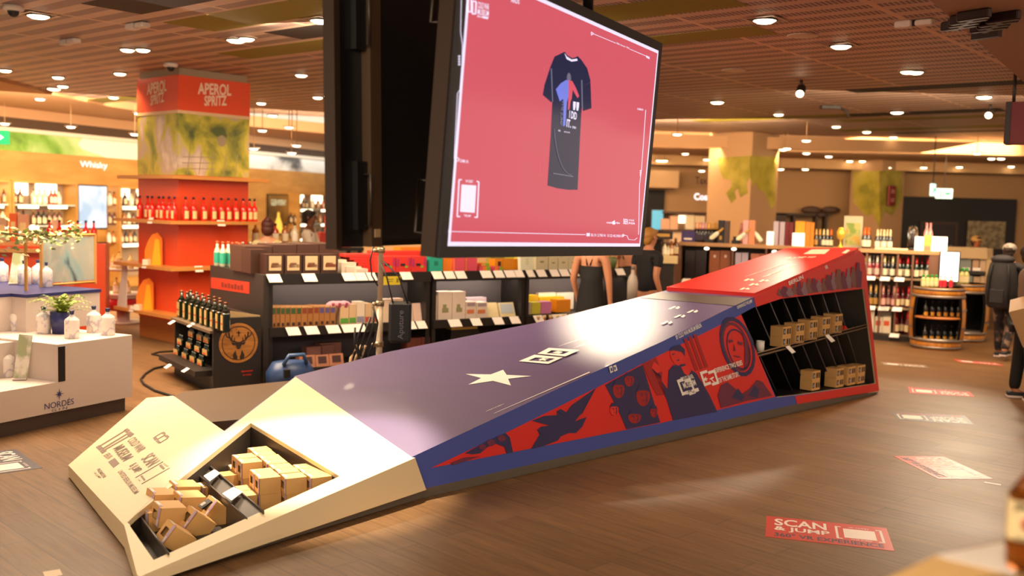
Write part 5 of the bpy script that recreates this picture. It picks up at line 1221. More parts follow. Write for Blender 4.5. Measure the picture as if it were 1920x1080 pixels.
# ---- goods on the bottom shelf
rb = C('cookie_box_rose', '#a86f52', .55); rw = C('cookie_window', '#3a1c14', .4)
for i, (x0, x1, yt) in enumerate([(563, 592, 666), (593, 618, 665), (619, 645, 663)]): carton(GF, x0, x1, yt, ZL, -.1, .12, [rb, rw], 'rose coloured biscuit box with a dark window on the bottom shelf, '+nth(i, 3), name='biscuit_box', face=[(.2, .82, .25, .85, 1)], tilt=-.25, group='biscuit boxes')
for i, (x0, x1, yt) in enumerate([(575, 602, 650), (603, 626, 647), (600, 640, 643)]): carton(GF, x0, x1, yt, ZL, .14+.06*i, .14, [C('cookie_box_mauve', '#9a6a5c', .55)], ['mauve biscuit box behind the windowed boxes, left', 'mauve biscuit box behind the windowed boxes, right', 'mauve biscuit box highest at the back of the bottom shelf'][i], name='biscuit_box')
for i, (x0, x1, yt) in enumerate([(764, 790, 634), (791, 806, 632)]): carton(GF, x0, x1, yt, ZL, .0, .16, [C('cookie_box_dark', '#5c2a20', .5)], 'dark red box on the bottom shelf right of the bag, '+['left one', 'right one'][i], name='biscuit_box')
q = MB()
for k in range(5): q.ball(((k-2)*.07, .02*(k % 2), .44+.02*((k*7) % 3)), .045, 10, 0)
q.box((0, 0, .36), (.38, .12, .1), 0); q.box((0, 0, .17), (.4, .14, .3), 1); p = GF.at(ux(866, 625, .1), .1, ZL-.01); o = tag(obj('confection_tray', q, [C('candy_gold', '#d8b04a', .4), gb], None, p, GF.a), 'tray of round golden sweets low on the middle unit', 'tray')
winep = make_bottle('spirit_bottle', 'x', 'bottle', .05, .33, C('spirit_amber', '#a05c34', .25), C('cap_cream', '#e0c494', .4), C('label_red_gold', '#b84a30', .5), hb=.6, rn=.42, larc=3)
wp = Proto(winep)
for i, x in enumerate([1008, 1020, 1032, 1044, 1056, 1068]): wp.put('amber bottle low on the third black shelf unit, '+nth(i, 6), GF.at(ux(x, 610, -.04), -.04, ZL+.1), GF.a, 'amber bottles low on the third unit', 1.05)
q = MB(); q.box(((ux(1002)+ux(1074))/2, .02, ZL+.05), (ux(1074)-ux(1002), .2, .1)); tag(obj('riser', q, gb, None, GF.P, GF.a), 'low black riser under the amber bottles of the third unit', 'riser')

# ------------------------------------------------------------------ herb liqueur end unit with a stag emblem
JC = aty(400, 700, 10.35); JC.z = 0
JE = Frame(JC, GF.a-PI/2+.0); JS = Frame(JC, GF.a)     # opening face (runs to JC), emblem face (runs from JC)
jl = JE.u(327, 700); jr = JS.u(489, 700)
jb = mat('unit_black', '#231d19', .5, var=.05); jz = JS.px(440, 596).z; jshelf = JE.px(360, 606).z
ju = thing('drinks_unit', 'black end unit with a round stag emblem on its side', 'display unit')
def jbox(nm, a0, a1, b0_, b1_, z0, z1, m_):   # a along the opening face (negative = left), b along the emblem face
    q = MB(); P0 = JC+JE.g*((a0+a1)/2)+JS.g*((b0_+b1_)/2)+V((0, 0, (z0+z1)/2)); q.box((0, 0, 0), (b1_-b0_, a1-a0, z1-z0), T=Matrix.Translation(P0) @ Matrix.Rotation(JS.a, 4, 'Z')); return obj(nm, q, m_, ju)
jbox('base', jl, 0, 0, jr, 0, .16, jb); jbox('emblem_side', -.04, 0, 0, jr, .16, jz, jb); jbox('left_side', jl, jl+.03, 0, jr, .16, jshelf, jb); jbox('back', jl, -.04, jr-.05, jr, .16, jz, jb)
jbox('top_shelf', jl, 0, -.04, jr, jshelf-.03, jshelf, mat('unit_shelf', '#6a5844', .5)); jbox('tray', jl-.05, -.1, -.16, .1, .16, .22, jb)
for x, y, z in ((327, 601, jshelf), (363, 606, jshelf), (320, 683, .22), (353, 690, .22)):
    p = atz(x, y, z+.01); q = MB(); q.slab([[p-JE.g*.05, p+JE.g*.05, p+JE.g*.05-JS.g*.06-V((0, 0, .035)), p-JE.g*.05-JS.g*.06-V((0, 0, .035))]], V((0, 0, 1)), .003); obj('price_tag', q, tagw, ju)
# emblem
ec = JS.px(447, 640); ecu = (ec-JS.P).dot(JS.g); er = (JS.u(489, 640)-JS.u(419, 640))*.52; ez = JS.px(447, 643).z
def ep(x, z, o=.006): return JS.at(ecu+x*er, -o, ez+z*er)
umax = (jr-.01-ecu)/er
def clip(pts): return [(min(x, umax), z) for x, z in pts]
q = MB()
cir = lambda r, n=40: [(r*math.cos(2*PI*k/n), r*math.sin(2*PI*k/n)) for k in range(n)]
zmax = (jz-.01-ez)/er
cl2 = lambda pts: [(min(x, umax), min(z, zmax)) for x, z in pts]
q.slab([[ep(x, z) for x, z in cl2(cir(1))]], JS.n, .004, 0)
q.slab([[ep(x, z, .008) for x, z in cl2(cir(.86))], [ep(x, z, .008) for x, z in cl2([(a*.995, b*.995) for a, b in cir(.82)])]], JS.n, .001, 1)
obj('emblem_disc', q, [ramp_mat('emblem_wood', [(.35, '#9a6428'), (.6, '#b97c36')], 'noise', 6, 4, .5, stretch=(1, 1, 6)), choc], ju)
q = MB(); dk_ = lambda poly: q.slab([[ep(x, z, .010) for x, z in poly]], JS.n, .001)
for k in range(9):
    a = PI*(.55+.11*k); dk_([(.5*math.cos(a), .5*math.sin(a)-.1), (.8*math.cos(a), .8*math.sin(a)), (.8*math.cos(a+.02), .8*math.sin(a+.02))])
for s in (-1, 1):
    for pts, w_ in (([(.12, .05), (.34, .12), (.46, .30), (.50, .55)], .07), ([(.34, .12), (.36, .3), (.30, .42)], .05), ([(.45, .28), (.60, .34), (.66, .5)], .05), ([(.24, .08), (.2, .26)], .045)):
        for (xa, za), (xb, zb2) in zip(pts, pts[1:]):
            L = math.hypot(xb-xa, zb2-za); nx, nz = -(zb2-za)/L*w_/2, (xb-xa)/L*w_/2
            dk_([(s*min(xa+nx, umax), za+nz), (s*min(xb+nx, umax), zb2+nz), (s*min(xb-nx, umax), zb2-nz), (s*min(xa-nx, umax), za-nz)])
    dk_([(s*.13, .0), (s*.36, .06), (s*.3, -.08), (s*.16, -.1)])
    dk_([(s*.16, -.34), (s*.3, -.6), (s*.28, -.78), (s*.08, -.84), (s*.05, -.7), (s*.12, -.55)])
dk_([(-.16, .06), (.16, .06), (.14, -.12), (.07, -.3), (-.07, -.3), (-.14, -.12)])
dk_([(-.025, .62), (.025, .62), (.025, .34), (-.025, .34)]); dk_([(-.1, .54), (.1, .54), (.1, .49), (-.1, .49)])
obj('stag_mark', q, mat('stag_dark', '#2c1a0e', .6), ju)
q = MB(); 
q.text('Jägermeister', JS.at(JS.u(452, 700), -.006, JS.px(462, 698).z), JS.at(JS.u(474, 700), -.006, JS.px(462, 698).z), JS.at(JS.u(452, 700), -.006, JS.px(462, 693.5).z), JS.n, .001, 0, .03); q.text('56 HERBS', JS.at(JS.u(455, 700), -.006, JS.px(462, 704).z), JS.at(JS.u(471, 700), -.006, JS.px(462, 704).z), JS.at(JS.u(455, 700), -.006, JS.px(462, 701).z), JS.n, .001, 0, .03)
obj('red_lettering', q, mat('label_red', '#c4281c', .5), ju)
q = MB(); p0, p1 = JS.at(JS.u(432, 600, .05), .05, jz), JS.at(JS.u(488, 606, .05), .05, jz)
q.slab([[p0, p1, p1+V((0, 0, .01)), p0+V((0, 0, .07))]], JS.n, .01); tag(obj('card', q, mat('card_tan', '#b89c6c', .6)), 'tan card standing behind the round stag emblem', 'card')
# bottles and boxes on top, minis inside
hb_ = thing('herb_liqueur', 'x', 'bottle')
q = MB(); q.box((0, 0, .10), (.078, .078, .20), 0, bev=.012); q.lathe([(.038, .2), (.016, .235), (.015, .29)], 10, mi=0); obj('bottle', q, mat('bottle_dark_green', '#12200f', .15, coat=.7), hb_)
q = MB(); q.lathe([(.018, .285), (.018, .305)], 10); obj('cap', q, mat('cap_copper', '#7c4a30', .35, .5), hb_)
q = MB(); q.box((0, -.04, .1), (.06, .003, .15), 0); q.box((0, -.042, .09), (.06, .002, .012), 1); obj('label', q, [mat('label_sand', '#c8a868', .5), mat('label_red', '#c4281c', .5)], hb_)
hp_ = Proto(hb_); k = 0
rows = [(0.06, [332, 341, 351, 362, 372, 383, 392, 403, 413, 423]), (.16, [336, 347, 358, 369, 380, 391, 402, 412])]
for ri, (v_, xl) in enumerate(rows):
    for i, x in enumerate(xl):
        u_ = JE.u(x, 580, v_)
        hp_.put('dark green square liqueur bottle on the black end unit, %s row, %s' % (['front', 'second'][ri], nth(i, len(xl))), JE.at(max(jl+.06, min(u_, .26)), v_, jshelf), JE.a, 'square liqueur bottles', 1.02)
q = MB(); q.box((0, 0, .15), (.16, .14, .3), 0); p = JE.at(JE.u(421, 590, .14), .14, jshelf)
mn = thing('mini_pack', 'x', 'pack')
q = MB()
for a in (-.05, 0, .05): q.lathe([(.0, 0), (.022, 0), (.022, .07), (.010, .09), (.009, .115), (.0, .115)], 8, (a, 0, 0), 0)
obj('minis', q, mat('bottle_dark_green', '#12200f', .15), mn)
q = MB(); q.box((0, -.024, .035), (.15, .004, .06), 0); q.box((0, -.027, .02), (.1, .003, .022), 1); obj('sleeve', q, [mat('label_sand', '#c8a868', .5), mat('label_orange', '#d0582c', .5)], mn)
mp_ = Proto(mn)
for ri, (z, xl, yy) in enumerate([(.22, [333, 349, 364, 378], 690), (.345, [340, 357, 373, 388], 660), (.47, [361, 377, 390], 640), (.59, [359, 374], 620)]):
    for i, x in enumerate(xl):
        v_ = .02+.02*ri; mp_.put('pack of small green bottles inside the stag end unit, %s layer, %s' % (['bottom', 'second', 'third', 'top'][ri], nth(i, len(xl))), JE.at(JE.u(x, yy, v_), v_, z), JE.a, 'packs of small bottles')
# blue wheeled box beside it
p = aty(545, 690, 10.6); p.z = 0
bl = thing('blue_case', 'blue plastic case with a dark latch at the foot of the chocolate shelf', 'case', p, GF.a)
q = MB(); q.lathe([(0, 0), (.26, 0), (.27, .2), (.2, .31), (0, .33)], 14, sx=1, sy=.7); obj('body', q, mat('case_blue', '#2a4470', .4), bl)
q = MB(); q.tube([(-.13, -.12, .3), (-.08, -.15, .40), (.08, -.15, .40), (.13, -.12, .3)], .022, 6); obj('carry_handle', q, mat('case_blue_light', '#41608c', .4), bl)
q = MB(); q.box((-.12, -.19, .22), (.06, .04, .08)); obj('latch', q, blk, bl)

# ------------------------------------------------------------------ light stand with hanging bag
LS_ = V((-1.285, 9.85, 0)); 
ls_t = thing('light_stand', 'chrome light stand pole rising behind the ramp', 'light stand', LS_)
chrome = mat('chrome', '#d8c4a8', .35, .25)
q = MB(); q.tube([(0, 0, .08), (0, 0, 1.05)], .032, 10); q.tube([(0, 0, 1.0), (0, 0, 3.1)], .026, 10); obj('pole', q, chrome, ls_t)
for z_ in (1.0, 1.52, .6):
    q = MB(); q.tube([(0, 0, z_), (0, 0, z_+.05)], .042, 10); q.ball((-.055, -.02, z_+.02), .022, 8); obj('clamp', q, mat('clamp_steel', '#a8967c', .3, .7), ls_t)
for k in range(3):
    a = k*2*PI/3+.4; q = MB(); q.tube([(0, 0, .42), (math.cos(a)*.42, math.sin(a)*.42, .02)], .013, 6); q.ball((math.cos(a)*.42, math.sin(a)*.42, .02), .02, 6); obj('leg', q, chrome, ls_t)
q = MB(); q.lathe([(.06, 3.1), (.11, 3.12), (.11, 3.34), (.06, 3.38)], 14); obj('lamp_head', q, blk, ls_t)
q = MB(); q.lathe([(0, 0), (.05, 0)], 12, T=Matrix.Translation((-.0, -.115, 3.22)) @ Matrix.Rotation(PI/2, 4, 'X')); obj('lamp_lens', q, mat('lamp_glass', '#fff2d8', .2, emis=6, ecol='#fff0d0'), ls_t)
kl = lamp('stand_light', 'SPOT', (LS_.x+.0, LS_.y-.14, 3.22), (-1.6, 6.6, .2), 120, (1, .84, .60), spot_size=math.radians(34), spot_blend=.5, shadow_soft_size=.08)
bg_ = thing('tool_bag', 'black bag with white lettering hanging on the light stand', 'bag', LS_+V((.21, -.10, 0)), .1)
q = MB(); q.box((0, 0, .86), (.22, .12, .40), 0, bev=.025); obj('body', q, mat('bag_black', '#15161a', .6), bg_)
q = MB(); q.tube([(-.07, -.05, 1.05), (-.13, 0, 1.28), (-.19, .05, 1.42)], .008, 5); q.tube([(.07, -.05, 1.05), (-.02, 0, 1.3), (-.17, .06, 1.44)], .008, 5); obj('strap', q, blk, bg_)
q = MB(); q.text('Aputure', V((.05, -.065, .70)), V((.05, -.065, .98)), V((-.02, -.065, .70)), V((0, -1, 0)), .002, 0, .01); obj('lettering', q, mat('bag_print', '#6c6a74', .6), bg_)
cbm = mat('cable_black', '#161616', .5); cbl = mat('cable_pale', '#c4a684', .5)
q = MB(); rr = random.Random(2)
for k in range(5):
    pts = [V((-.06-.03*k+.05*math.sin(t*1.3+k), -.06-.02*k, 1.0-t*.16-.05*k+.02*math.sin(3*t))) for t in range(6)]; q.tube(pts, .011, 6, 0)
for k in range(3): q.tube([V((-.12-.04*k, -.08, .62)), V((-.16-.05*k, -.1, .5)), V((-.22-.03*k, -.1, .42-.04*k))], .016, 6, 1)
q.tube([(-.06, .0, 1.62), (-.1, -.02, 1.45), (-.08, -.03, 1.3), (-.02, -.03, 1.2)], .008, 6, 0)
tag(obj('cable_bundle', q, [cbm, cbl], None, LS_), 'tangle of black cables with pale plugs hanging on the light stand', 'cables')
p = GF.px(735, 526, -.1); q = MB(); q.box((0, 0, 0), (.215, .006, .10), 0); q.box((.03+.04, -.004, 0), (.03, .002, .05), 1); q.box((-.03, -.004, .015), (.1, .002, .008), 1); q.box((-.03, -.004, -.01), (.08, .002, .008), 1)
tag(obj('yellow_sign', q, [mat('sign_yellow', '#c8b428', .5), mat('sign_yellow_dark', '#7c7018', .5)], None, p, GF.a), 'small yellow notice on the shelf edge right of the light stand', 'sign')
q = MB(); pts = [atz(x, y, .012) for x, y in [(330, 658), (298, 660), (285, 664), (300, 667), (330, 668)]]; q.tube(pts, .012, 6)
tag(obj('floor_cable', q, cbm), 'thin black cable loop on the floor left of the stag emblem unit', 'cable')
q = MB(); pts = [atz(x, y, .014) for x, y in [(310, 686), (288, 691), (272, 701), (264, 711), (270, 720), (290, 732), (318, 741), (326, 743)]]; q.tube(pts, .013, 6)
tag(obj('floor_cable', q, cbm), 'thick black cable curving on the floor to the dark platform', 'cable')
# ------------------------------------------------------------------ lit niches in the timber wall
niche_w = mat('niche_glow', '#fff2dc', .5, emis=3.2, ecol='#ffe8c4'); niche_b = mat('niche_back', '#a08a72', .6); niche_d = mat('niche_dark', '#241812', .5); glass_sh = mat('glass_shelf', '#b8c0b8', .15)
kinds = []
for nm, body, cap, lab_ in [('spirit_amber', '#9a5a1c', '#2a1c12', '#e2d2b0'), ('spirit_brown', '#5a3016', '#b8904a', '#c8b088'), ('spirit_pale', '#cfc4a8', '#3a3432', '#f0e6d4'), ('spirit_dark', '#1f1612', '#8a1c1c', '#d8c49a'), ('spirit_red', '#b03a1c', '#1c1c1c', '#e8dcc0')]:
    b_ = make_bottle('spirit_bottle', 'x', 'bottle', .055, .30, mat('g_'+nm, body, .15, coat=.6), mat('c_'+nm, cap, .4), mat('l_'+nm, lab_, .5), hb=.62, rn=.36, hs=.78)
    kinds.append((Proto(b_), nm.split('_')[1]))
def niche(x0, x1, y_top, cells, name_lab, zsh, items, dz=.0):
    """wall cabinet: dark frame, back, glass shelves with light strips; cells = (x0,x1) of the lit tops"""
    u0, u1 = LW.u(x0, 360, .0), LW.u(x1, 360, .0); zt = LW.px((x0+x1)/2, y_top, -.05).z
    t = thing('wall_cabinet', name_lab.split('|')[0], 'cabinet', LW.P, LW.a)
    q = MB(); q.box(((u0+u1)/2, -.02, (zt+.1)/2), (u1-u0, .04, zt-.1)); obj('back_panel', q, niche_b, t)
    q = MB()
    for u_ in (u0, u1): q.box((u_, -.2, (zt+.1)/2), (.05, .40, zt-.1))
    q.box(((u0+u1)/2, -.2, zt), (u1-u0, .40, .05)); q.box(((u0+u1)/2, -.2, .1), (u1-u0, .42, .2)); obj('frame', q, wood_wall, t)
    for z in zsh:
        q = MB(); q.box(((u0+u1)/2, -.2, z), (u1-u0-.05, .36, .03)); obj('shelf', q, glass_sh, t)
    for i, (a, b_) in enumerate(cells):
        ua, ub = LW.u(a, 350, .05), LW.u(b_, 350, .05); q = MB(); q.box(((ua+ub)/2, -.05, zt-.15), (ub-ua, .02, .24)); obj('light_panel', q, niche_w, t)
        for z in zsh:
            q = MB(); q.box(((ua+ub)/2, -.375, z-.035), ((ub-ua)*.9, .015, .06)); obj('light_strip', q, niche_w, t)
    cnt = {}; key = name_lab.split('|')[1]
    for (x, zi, kd, sc_) in items:
        pr_, kn = kinds[kd]; z = zsh[zi]+.016 if zi >= 0 else .21
        i_ = cnt.get(zi, 0); cnt[zi] = i_+1
        pr_.put('%s bottle on the %s shelf, %s, %s' % (kn, ['upper', 'middle', 'lower'][zi], key, nth(i_, sum(1 for it in items if it[1] == zi))), LW.at(LW.u(x, 400, -.25), -.25, z), LW.a, 'spirit bottles, '+key, sc_)
    return t
zz = [1.78, 1.36, .95]
rr = random.Random(9)
itA = [(x, 0, rr.choice((0, 1, 3)), 1.0) for x in (8, 17, 27, 38)]+[(x, 0, rr.choice((2, 4)), 1.) for x in (64, 74, 84, 96, 103, 110)]+[(x, 1, rr.randrange(5), 1) for x in (5, 14, 24, 34, 44, 62, 72, 82, 92, 102, 111)]+[(x, 2, rr.randrange(5), 1) for x in (6, 18, 30, 42, 64, 76, 88, 100, 110)]
niche(-2, 118, 341, [(3, 45), (60, 99)], 'lit wall cabinet at the far left with two glowing tops|cabinet at the far left', zz, itA)
niche(-160, -8, 336, [(-150, -90), (-75, -20)], 'lit wall cabinet beyond the left frame edge|cabinet beyond the frame', zz, [])
itB = [(206, 0, 2, 1), (214, 0, 0, 1), (224, 0, 0, 1), (234, 0, 3, 1), (246, 0, 2, 1), (256, 0, 1, 1)]+[(x, 1, rr.randrange(5), 1) for x in (205, 214, 223, 232, 241, 250, 259, 268)]+[(x, 2, rr.randrange(5), .9) for x in (204, 212, 220, 228, 236, 244, 252)]
niche(200, 300, 352, [(201, 236), (250, 270), (276, 296)], 'lit wall cabinet between the bright screen and the orange column|cabinet beside the bright screen', zz, itB)
itC = [(568, 0, 1, 1), (574, 0, 3, 1), (586, 0, 2, 1), (596, 0, 0, 1), (606, 0, 4, 1), (616, 0, 0, 1), (626, 0, 4, 1)]+[(x, 1, rr.randrange(5), 1) for x in (545, 553, 561, 569, 590, 600, 610, 620, 630)]+[(x, 2, 3, .9) for x in (546, 556, 566, 576, 586, 596, 606, 616, 626)]
niche(540, 720, 366, [(540, 564), (579, 599), (616, 640), (655, 680)], 'lit wall cabinet behind the white shirted man right of the column|cabinet behind the white shirted man', zz, itC)
# glowing picture screen and dark poster
def wall_card(x0, x1, y0, y1, name, m_, lab, cat, fm=None, v=-.04):
    u0, u1 = LW.u(x0, 380, v), LW.u(x1, 380, v); z1 = LW.px((x0+x1)/2, y0, v).z; z0 = LW.px((x0+x1)/2, y1, v).z
    t = thing(name, lab, cat, LW.P, LW.a)
    q = MB(); q.box(((u0+u1)/2, -v*-1+.02, (z0+z1)/2), (u1-u0+.06, .04, z1-z0+.06)); obj('frame', q, fm or niche_d, t)
    q = MB(); q.box(((u0+u1)/2, v-.005, (z0+z1)/2), (u1-u0, .02, z1-z0)); obj('panel', q, m_, t); return t, u0, u1, z0, z1
scr_sky = bpy.data.materials.new('screen_sky'); scr_sky.use_nodes = True
nt = scr_sky.node_tree; b_ = nt.nodes['Principled BSDF']; tc = nt.nodes.new('ShaderNodeTexCoord'); nz = nt.nodes.new('ShaderNodeTexNoise'); nz.inputs['Scale'].default_value = 1.4
crr = nt.nodes.new('ShaderNodeValToRGB'); crr.color_ramp.elements[0].position = .38; crr.color_ramp.elements[0].color = lin('#9fbfd8'); crr.color_ramp.elements[1].position = .55; crr.color_ramp.elements[1].color = lin('#f4f8ff')
nt.links.new(tc.outputs['Object'], nz.inputs['Vector']); nt.links.new(nz.outputs['Fac'], crr.inputs[0]); nt.links.new(crr.outputs[0], b_.inputs['Emission Color']); b_.inputs['Emission Strength'].default_value = 1.1*EMK; b_.inputs['Base Color'].default_value = (.1, .1, .1, 1)
wall_card(148, 199, 349, 427, 'wall_screen', scr_sky, 'bright pale blue picture screen on the timber wall', 'screen')
t, u0, u1, z0, z1 = wall_card(503, 539, 366, 440, 'wall_poster', ramp_mat('poster_gold', [(.3, '#3a2a16'), (.5, '#7a5a2a'), (.8, '#b08a48')], 'noise', .8, 3, .5), 'dark poster with a pale title on the timber wall', 'poster')
q = MB(); q.text('GLEN MORAY', V((u0+.1, -.06, z1-.28)), V((u1-.1, -.06, z1-.28)), V((u0+.1, -.06, z1-.12)), V((0, -1, 0)), .002, 0, .0); obj('title', q, mat('poster_text', '#d8e4c4', .5, emis=.5, ecol='#d8e4c4'), t)
q = MB(); um_ = (u0+u1)/2; q.slab([[V((um_+dx, -.062, z0+dz)) for dx, dz in ((-.2, .05), (.2, .05), (.16, .3), (.05, .5), (.04, .62), (-.04, .62), (-.05, .5), (-.16, .3))]], V((0, -1, 0)), .002); obj('bottle_picture', q, mat('poster_glow', '#e8b440', .5, emis=.8, ecol='#f0c050'), t)
# sign
ul, ur = LW.u(149, 315, -.05), LW.u(200, 318, -.05); zl, zu = LW.px(172, 318, -.05).z, LW.px(172, 303, -.05).z
q = MB(); q.text('Whisky', LW.at(ul, -.05, zl), LW.at(ur, -.05, zl), LW.at(ul, -.05, zu), LW.n, .02, 0, .0); 
tag(obj('wall_sign', q, mat('sign_glow', '#f4f0ff', .5, emis=.95, ecol='#f0ecff')), 'glowing white Whisky letters on the timber wall', 'sign')
# green arrow exit sign at the left edge
p = aty(8, 258, 12.0); t = thing('exit_sign', 'green exit sign with a white arrow at the left edge', 'exit sign', p)
q = MB(); q.box((-.12, 0, 0), (.34, .06, .16)); obj('box', q, mat('exit_green', '#1f9a5c', .4, emis=.9, ecol='#2fae6c'), t)
q = MB(); q.prism([(-.2, -.025), (-.06, -.025), (-.06, -.05), (0.01, 0), (-.06, .05), (-.06, .025), (-.2, .025)], .031, .033, T=Matrix.Rotation(PI/2, 4, 'X')); obj('arrow', q, mat('exit_white', '#e8fff0', .4, emis=1.2, ecol='#e8fff0'), t)
q = MB(); q.tube([(-.12, 0, .08), (-.12, 0, CZ-p.z)], .012, 5); obj('hanger', q, plin, t)
# low tables with goods between column and wall
for i, (x, y, Y, w_, hz, c_, lab) in enumerate([(592, 462, 17.5, 1.5, None, '#241a16', 'dark sales table behind the gondola with red gift boxes'), (516, 456, 15.3, .7, None, '#8a5a34', 'brown sales table behind the chocolate shelf')]):
    p = aty(x, y, Y); t = thing('sales_table', lab, 'table', (p.x, p.y, 0), .5)
    q = MB(); q.box((0, 0, p.z-.03), (w_, .7, .06)); obj('top', q, mat('table_%d' % i, c_, .5), t)
    for sx in (-1, 1):
        for sy in (-1, 1): q = MB(); q.box((sx*(w_/2-.06), sy*.29, (p.z-.06)/2), (.06, .06, p.z-.06)); obj('leg', q, mat('table_%d' % i, c_, .5), t)
    if i == 0:
        for j, (dx, dz, c2) in enumerate([(.18, 0, '#d8402c'), (.46, 0, '#cf4a38'), (.32, .26, '#d84434')]):
            q = MB(); q.box((0, 0, .125), (.27, .2, .25), 0, bev=.006); tag(obj('gift_box', q, mat('gift_red_%s' % c2[1:], c2, .45), None, (p.x+math.cos(.5)*dx, p.y+math.sin(.5)*dx, p.z+dz), .5), 'red gift box on the dark table behind the white shirted man, '+['lower left', 'lower right', 'upper one'][j], 'box', 'red gift boxes')
    else:
        for j, (dx, kd) in enumerate([(-.3, 0), (-.15, 2), (0, 4), (.15, 0), (.3, 2)]): kinds[kd][0].put('%s bottle on the brown sales table, %s' % (kinds[kd][1], nth(j, 5)), (p.x+math.cos(.5)*dx, p.y+math.sin(.5)*dx, p.z), .5, 'bottles on the brown table')
# ------------------------------------------------------------------ long champagne shelf on the right
CFr = Frame((5.9, 16.4), math.atan2(-.34, .94)); ZC = 1.48
wbr = mat('shelf_brown', '#6e4c38', .45, var=.06); wtop = mat('shelf_top', '#b08458', .4); cellb = mat('cell_back', '#7a6a56', .6); dkb = mat('shelf_dark', '#241c18', .5)
def cu(x, y=470, v=0): return CFr.u(x, y, v)
def cz(x, y, v=0): return CFr.px(x, y, v).z
def cbox(nm, u0, u1, v0, v1, z0, z1, m_, par):
    q = MB(); q.box(((u0+u1)/2, (v0+v1)/2, (z0+z1)/2), (u1-u0, v1-v0, z1-z0), T=CFr.local()); return obj(nm, q, m_, par)
zr = [cz(1680, 633), cz(1680, 577), cz(1680, 521), cz(1680, 472)]
zr[0] = .12
us = cu(1612); ue_ = cu(1746)
cs = thing('wine_shelf', 'champagne shelf wall with bottle cells beside the barrel', 'shelf unit')
cbox('base', us, cu(1792), 0, .5, 0, .12, dkb, cs); cbox('back_panel', us, ue_, .34, .38, .12, ZC-.05, cellb, cs); cbox('top', us-.2, cu(1795), -.03, .6, ZC-.06, ZC, wtop, cs)
for z in (zr[0], zr[1], zr[2]): cbox('shelf', us, ue_, 0, .36, z-.03, z, mat('shelf_glass_brown', '#8a7458', .3), cs)
for x in (1612, 1626.5, 1655, 1684.5, 1713, 1745): u_ = cu(x); cbox('divider', u_-.015, u_+.015, -.01, .36, .12, ZC-.06, wbr, cs)
cbox('end_panel', ue_, cu(1792), -.02, .5, .1, ZC-.05, wbr, cs)
lamp('shelf_lamp', 'AREA', tuple(CFr.at((us+ue_)/2, -.5, 1.9)), tuple(CFr.at((us+ue_)/2, .2, .8)), 7, (1, .8, .58), shape='RECTANGLE', size=2.0, size_y=.3)
for (x, y, z) in [(1632, 518, zr[2]), (1659, 521, zr[2]), (1686, 523, zr[2]), (1632, 570, zr[1]), (1656, 572, zr[1]), (1682, 574, zr[1]), (1657, 580, zr[1]), (1677, 621, zr[0])]:
    q = MB(); u_ = cu(x, y, -.05); q.slab([[CFr.at(u_-.08, -.07, z-.05), CFr.at(u_+.07, -.07, z-.05), CFr.at(u_+.08, -.02, z+.01), CFr.at(u_-.06, -.02, z+.01)]], CFr.n, .003); obj('price_card', q, tagw, cs)
def champ(nm, body, foil, lab_, r=.045, h=.34): return Proto(make_bottle(nm, 'x', 'bottle', r, h, mat('w_'+nm+'_'+body[1:], body, .18, coat=.6), mat('f_'+foil[1:], foil, .35, .25), mat('wl_'+lab_[1:], lab_, .5), mat('f_'+foil[1:], foil, .35, .25), hb=.5, rn=.36, hs=.72, caph=.06, lz=(.1, .4), larc=2.2))
pS = champ('sparkling_wine', '#8a2f36', '#d8cfc0', '#d0b0a0'); pC = champ('sparkling_wine', '#12161a', '#dcc896', '#d8ccb0'); pR = champ('sparkling_wine', '#10261c', '#a8141c', '#e0cda8'); pG = champ('sparkling_wine', '#161412', '#d0a860', '#a8803c'); pP = champ('sparkling_wine', '#5a1620', '#e0a090', '#dca898'); pRR = champ('sparkling_wine', '#5a0f18', '#c01420', '#ecd4a4'); pO = champ('sparkling_wine', '#141414', '#e8641c', '#e0cfa8')
cells = [(zr[2], 1618, 2, pG, 'gold foil dark champagne bottle', 'leftmost cell of the top row'), (zr[2], 1641, 4, pS, 'silver foil pink champagne bottle', 'second cell of the top row'), (zr[2], 1670, 4, pC, 'cream foil black champagne bottle', 'third cell of the top row'), (zr[2], 1698, 4, pR, 'red foil green champagne bottle', 'fourth cell of the top row'), (zr[2], 1729, 3, pR, 'red foil green champagne bottle', 'last cell of the top row'),
         (zr[1], 1640, 2, pG, 'gold foil dark champagne bottle', 'second cell of the middle row'), (zr[1], 1669, 3, pP, 'pink foil rose champagne bottle', 'third cell of the middle row'), (zr[1], 1696, 3, pRR, 'red foil rose champagne bottle', 'fourth cell of the middle row'), (zr[1], 1724, 2, pRR, 'red foil rose champagne bottle', 'last cell of the middle row'),
         (zr[0], 1697, 3, pRR, 'red foil rose champagne bottle', 'fourth cell of the bottom row'), (zr[0], 1725, 2, pRR, 'red foil rose champagne bottle', 'last cell of the bottom row')]
for z, x, n_, pp, kd, where in cells:
    for i in range(n_):
        u_ = cu(x, 500, .1)+(i-(n_-1)/2)*(.062 if n_ > 3 else .085); v_ = .08+.12*(i % 2 if n_ > 2 else 0)
        pp.put('%s, %s, %s' % (kd, where, nth(i, n_)), CFr.at(u_, v_, z+.002), CFr.a, 'champagne bottles in the shelf cells', 1.0 if z != zr[0] else 1.08)
carton(CFr, 1630, 1640, 582, zr[0], .06, .1, [mat('wine_box_white', '#e8dcc8', .5)], 'narrow white wine box at the left of the bottom champagne row', name='wine_box')
